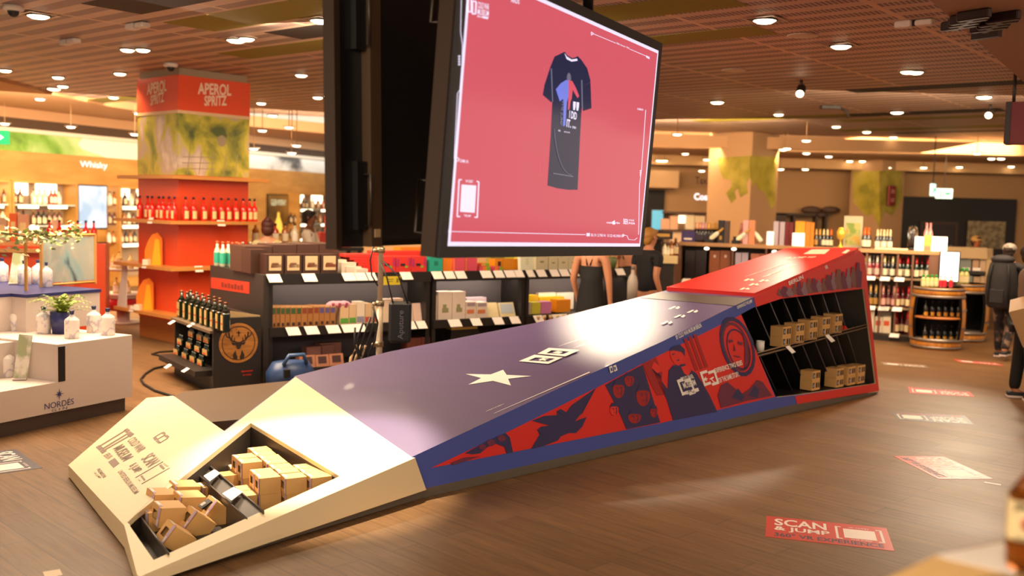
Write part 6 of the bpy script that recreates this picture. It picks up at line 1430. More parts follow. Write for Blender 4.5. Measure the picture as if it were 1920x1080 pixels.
for i, (x0, x1, yt) in enumerate([(1641, 1655, 594), (1656, 1671, 594), (1645, 1660, 583), (1660, 1672, 584)]): carton(CFr, x0, x1, yt, zr[0] if i < 2 else zr[0], .03 if i < 2 else .2, .1, [mat('wine_box_cream', '#d8cdb4', .5), mat('wine_box_red', '#c8502c', .5)], ['white wine box with an orange flourish, front left', 'white wine box with an orange flourish, front right', 'grey topped wine box at the back left', 'grey topped wine box at the back right'][i]+' of the bottom row', name='wine_box', face=[(.1, .8, .45, .75, 1)])
# lit advertising panel on the end
u0, u1 = cu(1763, 500, -.04), cu(1797, 500, -.04)
t = thing('advertising_sign', 'tall glowing white advertising panel at the right end of the champagne shelf', 'sign')
cbox('frame', u0-.02, u1+.02, -.06, -.022, cz(1780, 529, -.04), cz(1780, 471, -.04), dkb, t); cbox('lit_face', u0, u1, -.07, -.06, cz(1780, 527, -.04), cz(1780, 473, -.04), mat('panel_glow', '#f4f8ff', .5, emis=1.5, ecol='#f2f7ff'), t)
# left part: gift box bays
gs = thing('wine_shelf', 'gift box bay of the champagne shelf behind the red tower', 'shelf unit')
ul_ = cu(1273); z_s = cz(1400, 560)
cbox('base', ul_, us, 0, .5, 0, .12, dkb, gs); cbox('back_panel', ul_, us, .40, .44, .12, ZC-.05, mat('bay_back', '#4a3c30', .6), gs); cbox('top', ul_, us+.0, -.03, .6, ZC-.06, ZC, wtop, gs)
cbox('shelf', ul_, us, -.02, .4, .78, .82, wbr, gs); cbox('shelf', ul_, us, -.02, .4, .40, .44, wbr, gs)
cbox('end_panel', ul_-.06, ul_+.04, -.03, .5, 0, ZC-.05, wbr, gs)
for x in (1374, 1437, 1510, 1560): u_ = cu(x); cbox('divider', u_-.012, u_+.012, -.01, .4, .12, ZC-.06, wbr, gs)
for (x, y) in [(1287, 510), (1331, 513), (1322, 517)]:
    q = MB(); u_ = cu(x, y, -.05); z = .80; q.slab([[CFr.at(u_-.08, -.08, z-.02), CFr.at(u_+.07, -.08, z-.02), CFr.at(u_+.08, -.02, z+.05), CFr.at(u_-.06, -.02, z+.05)]], CFr.n, .003); obj('price_card', q, tagw, gs)
cop = mat('gift_copper', '#8a4c28', .4); bkx = mat('gift_black', '#1e1418', .4); gwx = mat('gift_lilac', '#a89cae', .45); sal = mat('gift_salmon', '#b06a54', .45)
for i, (x0, x1, yt, m_, lab) in enumerate([(1285, 1304, 469, bkx, 'black gift box in the left bay, left one'), (1305, 1325, 469, bkx, 'black gift box in the left bay, right one'), (1331, 1350, 470, cop, 'copper gift box with a white dot, left one'), (1351, 1371, 470, cop, 'copper gift box with a white dot, right one'), (1379, 1390, 474, gwx, 'lilac gift tube box, left one'), (1391, 1403, 474, gwx, 'lilac gift tube box, right one'), (1408, 1424, 476, sal, 'salmon gift box behind the tower edge, left one'), (1425, 1437, 476, sal, 'salmon gift box behind the tower edge, right one')]):
    carton(CFr, x0, x1, yt, .82, .06, .2, [m_, mat('dot_pale', '#d8c8b8', .5)], lab, name='gift_box', face=[(.4, .6, .78, .86, 1)] if m_ is cop else None)
for i, (x0, x1, c_) in enumerate([(1290, 1310, '#2a2022'), (1315, 1335, '#5a4a32'), (1340, 1360, '#c09a4c')]): carton(CFr, x0, x1, 521, .44, .1, .2, [mat('lowgift_%d' % i, c_, .5)], ['black gift carton low in the left bay', 'olive gift carton low in the left bay', 'golden gift carton low in the left bay'][i], name='gift_box')
# spot lamps under the counter edge
for x, y in ((1325, 466), (1376, 467), (1452, 472)):
    p = CFr.px(x, y, -.06); q = MB(); q.ball((0, 0, 0), .035, 8, 0, sq=(1.3, .5, .7)); obj('shelf_light', q, mat('shelf_light_glow', '#fff4dc', .4, emis=3, ecol='#fff0d4'), gs).location = p
# on the counter
K = lambda n, c, **k: mat(n, c, k.pop('rough', .45), **k)
cr_ = lambda x0, x1, yt, m_, lab, v=.1, dep=.1, face=None, name='gift_box', cat='box', zb=ZC: carton(CFr, x0, x1, yt, zb, v, dep, m_, lab, cat, name, face)
cr_(1278, 1303, 433, [K('box_indigo', '#3a2c6a'), tagw], 'indigo gift box at the left end of the counter', face=[(.2, .8, .2, .35, 1)])
pD1 = champ('counter_bottle', '#15121a', '#d89a78', '#3a3040'); pD2 = champ('counter_bottle', '#18141a', '#c88a98', '#3a3040'); pD3 = champ('counter_bottle', '#141210', '#d0a04a', '#2a2420')
for i, x in enumerate((1305, 1311)): pD1.put('dark bottle with a copper top on the counter, '+('left one', 'right one')[i]+' beside the indigo box', CFr.at(cu(x, 440, .2), .2, ZC), CFr.a, 'dark copper top bottles', 1.0)
for i, x in enumerate((1316, 1322)): pD2.put('dark bottle with a pink top on the counter, '+('left', 'right')[i]+' of the pair', CFr.at(cu(x, 440, .2), .2, ZC), CFr.a, 'dark pink top bottles', 1.0)
for i, x in enumerate((1328, 1334, 1340, 1345)): pD3.put('dark bottle with a gold top on the counter, '+nth(i, 4), CFr.at(cu(x, 440, .25), .25, ZC), CFr.a, 'dark gold top bottles', 1.0)
cr_(1347, 1358, 413, [K('box_black', '#1c181c'), gold], 'tall black gift box with a gold crest on the counter', face=[(.3, .7, .15, .32, 1)]); cr_(1359, 1368, 414, [K('box_umber', '#4e3c34')], 'tall brown gift box beside the black one on the counter')
tiltp = champ('cradled_bottle', '#e8e2d0', '#c89a3a', '#fff0d0')
for i, (x, y) in enumerate(((1330, 452), (1380, 452))):
    p = CFr.at(cu(x, y, .02), .02, ZC+.05); b_ = tiltp.put('pale bottle lying tilted in a black cradle on the counter, '+('left one', 'right one')[i], p, CFr.a, 'cradled bottles', .9, rot=(0, math.radians(48), CFr.a))
    q = MB(); q.box((0, 0, .03), (.14, .1, .06)); q.box((-.02, 0, .08), (.05, .08, .08)); tag(obj('bottle_cradle', q, blk, None, CFr.at(cu(x, y, .02), .02, ZC), CFr.a), 'black bottle cradle on the counter, '+('left one under a pale bottle', 'right one under a pale bottle')[i], 'cradle', 'bottle cradles')
pPk = champ('counter_bottle', '#c87a70', '#d88a88', '#e0a898')
pPk.put('pink bottle beside the tall pink tubes on the counter', CFr.at(cu(1390, 440, .25), .25, ZC), CFr.a, None, 1.05)
for i, (x0, x1, c_, lab) in enumerate([(1394, 1404, '#d8a8a8', 'tall pale pink gift tube on the counter'), (1405, 1416, '#d88a62', 'tall salmon gift tube on the counter')]): cr_(x0, x1, 413, [K('tube_%d' % i, c_)], lab, v=.04, name='gift_tube')
tiltp.put('pale bottle lying tilted to the right beyond the salmon tube', CFr.at(cu(1428, 452, .1), .1, ZC+.05), CFr.a, None, .9, rot=(0, math.radians(-40), CFr.a))
cglow = mat('card_glow', '#fff8ea', .5, emis=.75, ecol='#fff0da')
cr_(1438, 1451, 434, [cglow], 'small glowing white card left of the silver tubes', v=-.01, dep=.02, name='light_card', cat='card'); cr_(1486, 1509, 437, [cglow], 'larger glowing white card before the dark red and orange boxes', v=-.01, dep=.02, name='light_card', cat='card')
for i, (x0, x1, yt, m_, lab) in enumerate([(1451, 1460.5, 415, K('tube_silver', '#b4a8b0', rough=.3, metal=.3), 'silver gift tube, left one of two'), (1463, 1472, 416, K('tube_silver', '#b4a8b0', rough=.3, metal=.3), 'silver gift tube, right one of two'), (1461, 1463, 416, K('tube_wine', '#6a1218'), 'thin wine red tube between the silver ones'), (1473, 1480, 417, K('tube_wine', '#6a1218'), 'wine red gift tube beside the silver ones, left'), (1480.5, 1488, 417, K('tube_wine', '#6a1218'), 'wine red gift tube beside the silver ones, right'), (1492, 1510, 415, K('box_orange', '#e09a1c'), 'tall bright orange gift box on the counter'), (1511, 1520, 416, K('box_orange_dark', '#c87a18'), 'tall amber gift box right of the bright orange one, left'), (1520.5, 1527, 417, K('box_orange_dark', '#c87a18'), 'tall amber gift box right of the bright orange one, right')]): cr_(x0, x1, yt, [m_], lab+' on the counter' if 'counter' not in lab else lab, v=.06, name='gift_tube' if 'tube' in lab else 'gift_box')
for i, (x, kd) in enumerate([(1530, pG), (1537, pD3), (1544, pC), (1551, pC), (1558, pO)]): kd.put(['gold foil bottle right of the amber boxes', 'dark gold top bottle', 'cream foil bottle, left one', 'cream foil bottle, right one', 'orange foil bottle'][i]+' in the mixed group on the counter', CFr.at(cu(x, 450, .15), .15, ZC), CFr.a, 'mixed counter bottles', .85)
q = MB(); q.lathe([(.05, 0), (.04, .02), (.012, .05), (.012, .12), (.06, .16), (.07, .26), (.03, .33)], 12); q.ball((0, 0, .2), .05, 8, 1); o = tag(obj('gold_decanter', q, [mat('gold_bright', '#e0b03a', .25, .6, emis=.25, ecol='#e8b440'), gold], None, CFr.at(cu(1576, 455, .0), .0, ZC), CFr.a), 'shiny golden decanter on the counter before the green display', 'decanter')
t = thing('counter_display', 'white display stand with a green and yellow picture on the counter', 'display')
cbox('stand', cu(1581, 450, .3), cu(1616, 450, .3), .3, .36, ZC, cz(1598, 405, .3), K('stand_cream', '#b0a684'), t); cbox('picture', cu(1585, 450, .29), cu(1612, 450, .29), .29, .3, ZC+.04, cz(1598, 418, .3), ramp_mat('display_picture', [(.4, '#6e8426'), (.5, '#a29c52'), (.6, '#b88c26')], 'noise', 6, 3, .5), t)
for i, x in enumerate((1621, 1628)): pO.put('orange foil champagne bottle on the counter, '+('left', 'right')[i]+' of the pair', CFr.at(cu(x, 450, .12), .12, ZC), CFr.a, 'orange foil pair', 1.0)
for i, x in enumerate((1645, 1651, 1657, 1663, 1669)): pC.put('cream foil black champagne bottle on the counter, '+nth(i, 5)+' of the row', CFr.at(cu(x, 450, .12+.05*(i % 2)), .12+.05*(i % 2), ZC), CFr.a, 'counter champagne row', .93)
def dome(x, yt, lab, inner):
    t = thing('glass_dome', lab, 'dome', CFr.at(cu(x, 450, .15), .15, ZC), CFr.a); h = cz(x, yt, .15)-ZC
    q = MB(); q.lathe([(0, 0), (.09, 0), (.09, .04), (0, .04)], 16); obj('foot', q, dkb, t)
    q = MB(); q.lathe([(.08, .04), (.08, h-.09), (.06, h-.03), (.02, h), (0, h)], 16); obj('cover', q, mat('dome_glass', '#e8f0f0', .05, trans=1.0, spec=.5), t)
    q = MB(); q.lathe([(.03, .04), (.03, h*.45), (.012, h*.6), (.012, h*.8)], 10); obj('bottle', q, inner, t)
dome(1711, 423, 'glass dome over a dark bottle on the counter', K('dome_bottle', '#3a2024')); 
gl0 = carton(CFr, 1716, 1733, 444, ZC, -.02, .06, [cglow], 'glowing white block left of the pink bottles', 'light block', 'light_block'); carton(CFr, 1748, 1777, 444, ZC, -.02, .06, [cglow], 'glowing white block right of the pink bottles', 'light block', 'light_block')
carton(CFr, 1733, 1747, 441, ZC, -.03, .08, [K('box_peach', '#e0a04a'), K('box_peach_print', '#c87a5a')], 'peach coloured box in front of the pink foil bottles', name='gift_box', face=[(.1, .9, .05, .3, 1)])
for i, x in enumerate((1736.5, 1743.5)): pPk.put('pink foil bottle standing behind the peach box, '+('left', 'right')[i], CFr.at(cu(x, 450, .12), .12, ZC+.12), CFr.a, 'pink foil pair', .95)
q = MB(); q.box(((cu(1732)+cu(1748))/2, .14, .06), (.2, .12, .12), T=CFr.local()); o = obj('riser', q, cglow, None, (0, 0, ZC)); tag(o, 'white riser under the pink foil bottles on the counter', 'riser')
q = MB(); u_ = cu(1618, 465); q.box(((cu(1640)+cu(1702))/2, .0, .012), (cu(1702)-cu(1640), .05, .024), T=CFr.local()); tag(obj('light_ledge', q, mat('ledge_glow', '#f0d49a', .5, emis=.5, ecol='#f0d090'), None, (0, 0, ZC)), 'warm glowing ledge strip along the champagne counter front', 'ledge')

# ------------------------------------------------------------------ barrel displays
def barrel(x, Y, lab, full=True):
    p = aty(x, 600, Y); p.z = 0; t = thing('barrel_display', lab, 'barrel', p, math.atan2(p.x, p.y)*-1)
    h = .95; st = ramp_mat('barrel_stave', [(.3, '#a8641c'), (.6, '#c8842c'), (.8, '#d89a44')], 'noise', 4, 4, .45, stretch=(4, 4, .5))
    R = lambda z: .36+.05*math.sin(PI*z/h)
    op = 1.02  # half opening angle
    q = MB(); zs_ = [i*h/8 for i in range(9)]
    q.lathe([(R(z), z) for z in zs_], 20, a0=-PI/2+op, a1=1.5*PI-op); obj('staves', q, st, t)
    for zz3 in ((0, .06, .13), (h-.13, h-.06, h)): q = MB(); q.lathe([(R(z)+.002, z) for z in zz3], 24); obj('staves', q, st, t)
    q = MB()
    for z in (.015, .125, h-.155, h-.045): q.lathe([(R(z)+.008, z), (R(z+.04)+.008, z+.04)], 24)
    for z in (.32, .60): q.lathe([(R(z)+.008, z), (R(z+.03)+.008, z+.03)], 20, a0=-PI/2+op, a1=1.5*PI-op)
    obj('hoop', q, mat('hoop_steel', '#8c8078', .4, .6), t)
    q = MB(); q.lathe([(0, h), (R(h), h), (R(h), h-.02)], 24); obj('lid', q, mat('barrel_lid', '#7c6248', .5), t)
    q = MB(); q.lathe([(R(z)-.02, z) for z in zs_], 20, a0=-PI/2+op-.1, a1=1.5*PI-op+.1); obj('lining', q, mat('barrel_black', '#0c0a09', .6), t)
    if full:
        for z in (.13, .50): q = MB(); q.lathe([(0, z), (R(z)-.02, z), (R(z)-.02, z-.025)], 20); obj('shelf', q, mat('barrel_shelf', '#b06a34', .5), t)
    return t, p, h
bt, bp, bh = barrel(1757, 15.6, 'wooden barrel with an open front holding dark bottles')
dkbtl = Proto(make_bottle('dark_bottle', 'x', 'bottle', .035, .24, mat('bottle_black', '#121010', .25, coat=.4), mat('cap_black', '#1a1616', .4), mat('label_ochre', '#c8922c', .5), hb=.6, rn=.36, lz=(.05, .3)))
for i in range(6):
    dx = -.25+i*.1; 
    dkbtl.put('dark bottle on the lower shelf inside the barrel, '+nth(i, 6), (bp.x+dx, bp.y-.18, .132), 0, 'dark bottles in the barrel')
for i in range(6):
    dx = -.25+i*.1; dkbtl.put('dark bottle on the upper shelf inside the barrel, '+nth(i, 6), (bp.x+dx, bp.y-.16, .502), 0, 'dark bottles in the barrel')
grn = Proto(make_bottle('pale_bottle', 'x', 'bottle', .036, .19, mat('bottle_olive_clear', '#c8c078', .15, coat=.5), mat('cap_green', '#2fa03a', .4), mat('label_pale', '#e8d8a8', .5), hb=.6, rn=.5, hs=.78, caph=.2))
for i, x in enumerate((1731, 1739, 1747, 1755)): p = aty(x, 530, 15.45); grn.put('small pale bottle with a green cap on the barrel lid, '+nth(i, 4), (p.x, p.y, bh), 0, 'green cap bottles on the barrel')
redl = Proto(make_bottle('red_label_bottle', 'x', 'bottle', .032, .18, mat('bottle_clear_red', '#c8b49a', .2, coat=.5), mat('cap_black', '#1a1616', .4), mat('label_bright_red', '#c8283c', .5), hb=.65, rn=.4, lz=(.05, .62), larc=3))
for i, x in enumerate((1764, 1771, 1783)): p = aty(x, 530, 15.45); redl.put('small red label bottle on the barrel lid, '+nth(i, 3), (p.x, p.y, bh), 0, 'red label bottles on the barrel')
bt2, bp2, bh2 = barrel(1803, 16.7, 'second barrel half hidden behind the first one', False)
for i, x in enumerate((1795, 1803, 1811)): p = aty(x, 530, 16.45); grn.put('taller pale bottle with a green cap on the hidden barrel, '+nth(i, 3), (p.x, p.y, bh2), 0, 'green cap bottles on the second barrel', 1.35)
# back shelf with cream frame
BS = Frame(aty(1784, 600, 18.6), -.35); bw_ = BS.u(1852, 540)
t = thing('back_shelf', 'cream framed shelf with boxes at the right behind the barrels', 'shelf unit')
def bbox(nm, u0, u1, v0, v1, z0, z1, m_):
    q = MB(); q.box(((u0+u1)/2, (v0+v1)/2, (z0+z1)/2), (u1-u0, v1-v0, z1-z0), T=BS.local()); return obj(nm, q, m_, t)
cf = mat('cream_frame', '#c8a878', .5); zt_b = BS.px(1815, 464).z; zb_b = BS.px(1815, 612).z
bbox('back', -.6, bw_, .35, .4, .1, zt_b, mat('shelf_inside', '#2a1e18', .6)); bbox('top', -.6, bw_+.05, -.03, .4, zt_b-.2, zt_b, cf); bbox('side', bw_-.05, bw_+.05, -.03, .4, .08, zt_b, cf); bbox('bottom', -.6, bw_+.05, -.03, .4, .08, .2, cf); bbox('plinth', -.6, bw_, .05, .4, 0, .1, dkb)
zsb = [BS.px(1820, y).z for y in (508, 545, 577)]
for z in zsb: bbox('shelf', -.6, bw_-.05, 0, .36, z-.06, z, dkb)
for j, (x0, x1, yt, zi, c_, lab) in enumerate([(1797, 1822, 484, 0, '#8a9088', 'grey blue box on the top of the cream framed shelf'), (1824, 1836, 487, 0, '#c89a78', 'pale striped box stack beside the grey blue box'), (1838, 1851, 486, 0, '#d0b090', 'second pale striped box stack on the top board'), (1805, 1824, 517, 1, '#848c86', 'grey blue box on the second board'), (1826, 1838, 519, 1, '#c4a080', 'pale striped box stack on the second board, left'), (1839, 1851, 518, 1, '#cca888', 'pale striped box stack on the second board, right'), (1815, 1830, 556, 2, '#7a1c20', 'dark red box on the third board, left'), (1831, 1846, 557, 2, '#861f22', 'dark red box on the third board, right')]):
    carton(BS, x0, x1, yt, zsb[zi], .06, .2, [mat('bk_%s' % c_[1:], c_, .5), crm], lab, name='carton', face=[(0, 1, v_/10, v_/10+.03, 1) for v_ in (2, 4, 6, 8)] if 'striped' in lab else None)
for j, (x, y) in enumerate([(1811, 505), (1831, 505), (1827, 539)]):
    p = BS.px(x, y, -.04); q = MB(); q.box((0, 0, 0), (.13, .01, .06)); o = obj('price_card', q, tagw); o.parent = t; o.location = p; o.rotation_euler = (-.4, 0, BS.a)
pw = aty(1186, 540, 12.75); t = thing('display_bottle', 'large white bottle on a dark stand beside the woman in the dark T-shirt', 'bottle', (pw.x, pw.y, 0))
q = MB(); q.box((0, 0, .43), (.2, .2, .86)); obj('stand', q, dkb, t)
q = MB(); q.lathe([(0, .86), (.065, .86), (.068, 1.10), (.055, 1.16), (.022, 1.21), (.02, 1.26)], 16); obj('bottle', q, mat('bottle_white', '#c8bcae', .4), t)
q = MB(); q.lathe([(.023, 1.255), (.023, 1.30), (0, 1.301)], 12); obj('cap', q, mat('cap_grey', '#8a8078', .4), t)
# exit signs and red wall sign
for i, (x, y, Y, w_, rz_, lab) in enumerate([(1749, 356, 22.0, .22, .9, 'small green exit sign seen edge on above the black wall'), (1770, 363, 23.0, .36, 0, 'green and white exit sign above the black wall')]):
    p = aty(x, y, Y); t = thing('exit_sign', lab, 'exit sign', p, rz_)
    q = MB(); q.box((0, 0, 0), (w_, .06, .22 if i else .26)); obj('box', q, mat('exit_white_box', '#d8fff0', .4, emis=1.3, ecol='#d4fff0'), t)
    q = MB(); q.box((-.06, -.032, 0), (.10, .004, .15)); q.box((.07, -.032, 0), (.11, .004, .06)); q.ball((-.06, -.034, .05), .02, 6, 1); q.box((-.06, -.036, -.01), (.03, .004, .08), 1); obj('pictogram', q, [mat('exit_green', '#1f9a5c', .4, emis=.9, ecol='#2fae6c'), mat('exit_white', '#e8fff0', .4, emis=1.2, ecol='#e8fff0')], t)
    q = MB(); q.tube([(0, 0, .1), (0, 0, 3.76-p.z)], .012, 5); obj('hanger', q, plin, t)
p = aty(1672, 367, 25.72); t = thing('fire_sign', 'dark red fire point panel with white symbols hung on the leaf painted pillar', 'sign', p, .9)
q = MB(); q.box((0, 0, 0), (.46, .05, .50)); obj('panel', q, mat('fire_red', '#7a1416', .5), t)
q = MB()
for dz in (.11, -.11):
    for dx in (-.09, 0, .09): q.box((dx, -.028, dz), (.035, .004, .1))
obj('symbols', q, mat('fire_symbol', '#c88a7a', .5), t)
# background goods seen under the 'Tax' wall
tw_ = Frame(aty(1244, 420, 25.5), 0.0)
t = thing('perfume_shelf', 'pale lit shelf of boxes left of the painted pillar', 'shelf unit'); 
def tbox(nm, x0, x1, y0, y1, v0, v1, m_, par=None):
    u0, u1 = tw_.u(x0, y0, v0), tw_.u(x1, y0, v0); z1, z0 = tw_.px(x0, y0, v0).z, tw_.px(x0, y1, v0).z
    q = MB(); q.box(((u0+u1)/2, (v0+v1)/2, (z0+z1)/2), (u1-u0, v1-v0, z1-z0), T=tw_.local()); return obj(nm, q, m_, par or t)
tbox('back_panel', 1246, 1330, 398, 560, .3, .4, mat('shelf_back_tan', '#8a6a4a', .6)); tbox('top_board', 1244, 1330, 396, 400, -.1, .4, mat('board_brown', '#4a2c1c', .5))
for y in (430, 455, 490): tbox('board', 1244, 1330, y, y+3, -.1, .4, mat('board_brown', '#4a2c1c', .5))
for j, (x0, x1, y0, y1, c_, lab) in enumerate([(1240, 1256, 410, 430, '#d8a888', 'salmon box at the left end'), (1257, 1272, 405, 430, '#dcb090', 'peach box'), (1287, 1302, 402, 430, '#e8d8b8', 'cream box below the glow'), (1303, 1322, 404, 430, '#e2cca8', 'wide cream box'), (1258, 1280, 432, 455, '#e0c0a0', 'sand box on the second board'), (1284, 1296, 436, 455, '#f0c86a', 'golden box on the second board')]):
    o = tbox('carton', x0, x1, y0, y1, .0, .25, mat('pf_%s' % c_[1:], c_, .5), None); o.parent = None; tag(o, lab+' of the pale lit perfume shelf', 'box')
tbox('glow_panel', 1273, 1287, 404, 418, .2, .22, niche_w)
q = MB(); q.text('Tax', tw_.at(tw_.u(1303, 345, .9), .9, tw_.px(1303, 345, .9).z), tw_.at(tw_.u(1326, 345, .9), .9, tw_.px(1303, 345, .9).z), tw_.at(tw_.u(1303, 331, .9), .9, tw_.px(1303, 331, .9).z), (0, -1, 0), .02, 0, .02); tag(obj('wall_sign', q, mat('sign_brown_text', '#4a3020', .6)), 'dark Tax letters high on the beige wall left of the pillar', 'sign')
q = MB(); q.text('Cos', tw_.at(tw_.u(1301, 375, .6), .6, tw_.px(1301, 375, .6).z), tw_.at(tw_.u(1326, 375, .6), .6, tw_.px(1301, 375, .6).z), tw_.at(tw_.u(1301, 362, .6), .6, tw_.px(1301, 362, .6).z), (0, -1, 0), .02, 0, .03); tag(obj('wall_sign', q, mat('sign_glow', '#f4f0ff', .5, emis=1.2, ecol='#f0ecff')), 'glowing white letters partly hidden by the pillar edge', 'sign')
t = thing('wall_screen', 'small light blue screen in the dark recess right of the red screen', 'screen')
tbox('frame', 1221, 1246, 392, 432, .1, .16, niche_d); tbox('face', 1223, 1244, 394, 430, .08, .1, mat('screen_cyan', '#4aa0c0', .3, emis=.6, ecol='#5ab0d0'))
t = thing('sales_table', 'pale lit sales table right of the woman in the dark T-shirt', 'table'); ct = Frame(aty(1240, 480, 16.5), -.1)
u0, u1 = ct.u(1228, 482), ct.u(1271, 482); zt4 = ct.px(1250, 480).z
q = MB(); q.box(((u0+u1)/2, .3, zt4-.06), (u1-u0, .6, .12), T=ct.local()); obj('top', q, mat('table_cream', '#e0c894', .5), t)
q = MB(); q.box(((u0+u1)/2, .3, (zt4-.12)/2), (u1-u0-.1, .5, zt4-.12), T=ct.local()); obj('cabinet', q, dkb, t)
for j, (x, sc_) in enumerate([(1246, .7), (1253, .6), (1259, .8), (1266, 1.0)]): kinds[[2, 2, 0, 1][j]][0].put('%s bottle on the pale lit sales table, %s' % (kinds[[2, 2, 0, 1][j]][1], nth(j, 4)), ct.at(ct.u(x, 478, .2), .2, zt4), 0, 'bottles on the pale table', sc_)
q = MB(); q.box((0, 0, 0), (.32, .04, .13), 0); q.box((0, 0, -.2), (.03, .03, .27), 0); q.box((0, 0, -.325), (.2, .1, .01), 0); q.box((0, -.022, 0), (.22, .004, .05), 1)
tag(obj('table_sign', q, [niche_d, gold], None, ct.at(ct.u(1243, 440, .3), .3, zt4+.33), 0), 'dark sign with a golden band above the pale lit table', 'sign')
# dark wall cabinet with chairs motif between the pillars
t = thing('wall_cabinet', 'dark wooden wall cabinet between the two painted pillars', 'cabinet'); tw_2 = Frame((0, BY-.4), 0)
for (x0, x1, y0, y1) in [(1455, 1475, 400, 455), (1488, 1492, 402, 455), (1530, 1534, 402, 455), (1548, 1552, 402, 455)]:
    u0, u1 = tw_2.u(x0, y0), tw_2.u(x1, y0); z1, z0 = tw_2.px(x0, y0).z, tw_2.px(x0, y1).z; q = MB(); q.box(((u0+u1)/2, .15, (z0+z1)/2), (u1-u0, .3, z1-z0), T=tw_2.local()); obj('upright', q, mat('cab_brown', '#3a261a', .5), t)
u0, u1 = tw_2.u(1455, 402), tw_2.u(1560, 402); z1 = tw_2.px(1500, 402).z; q = MB(); q.box(((u0+u1)/2, .15, z1), (u1-u0, .3, .06), T=tw_2.local()); obj('top', q, mat('cab_brown', '#3a261a', .5), t)
q = MB(); q.box(((u0+u1)/2, .32, z1/2), (u1-u0, .04, z1), T=tw_2.local()); obj('back', q, mat('cab_back', '#9a7a52', .6), t)
q = MB(); q.ball((0, 0, 0), .18, 10, 0, sq=(1.6, .5, .6)); q.ball((.5, 0, .02), .16, 10, 0, sq=(1.6, .5, .6)); p = tw_2.at(tw_2.u(1525, 394), .15, z1+.12); tag(obj('dark_sculpture', q, mat('sculpture_brown', '#4e382c', .6), None, p), 'dark rounded bundle on top of the wall cabinet between the pillars', 'ornament')
q = MB(); q.box((0, 0, 0), (1.0, .02, .72)); p = BK.px(1841, 440, .12); tag(obj('notice_board', q, ramp_mat('board_print', [(.4, '#6a5e48'), (.6, '#9a8a6a')], 'noise', 8, 3, .6), None, (p.x, BY-.12, p.z)), 'pale printed board on the black wall at the right', 'board')
# ------------------------------------------------------------------ people
def skin_geo(nodes, edges, sub=2):
    """nodes: name -> (x, y, z, rx, ry); grows one smooth body over the joints, rooted at the first node"""
    names = list(nodes); me = bpy.data.meshes.new('s'); me.from_pydata([nodes[n][:3] for n in names], [(names.index(a), names.index(b)) for a, b in edges], [])
    o = bpy.data.objects.new('s', me); COL.objects.link(o)
    o.modifiers.new('k', 'SKIN'); sv = me.skin_vertices[0].data
    for i, n in enumerate(names): sv[i].radius = nodes[n][3:5]; sv[i].use_root = (i == 0)
    m = o.modifiers.new('u', 'SUBSURF'); m.levels = sub; m.render_levels = sub
    dg = bpy.context.evaluated_depsgraph_get(); dg.update(); ev = o.evaluated_get(dg); mm = ev.to_mesh()
    vs = [v.co.copy() for v in mm.vertices]; fs = [tuple(p.vertices) for p in mm.polygons]
    ev.to_mesh_clear(); bpy.data.objects.remove(o); bpy.data.meshes.remove(me); return vs, fs
SKIN1 = mat('skin_fair', '#c98a66', .5); SKIN2 = mat('skin_brown', '#7a4a30', .5); eye_m = mat('eye_dark', '#20140e', .3); lip_m = mat('lip', '#a0503c', .5)
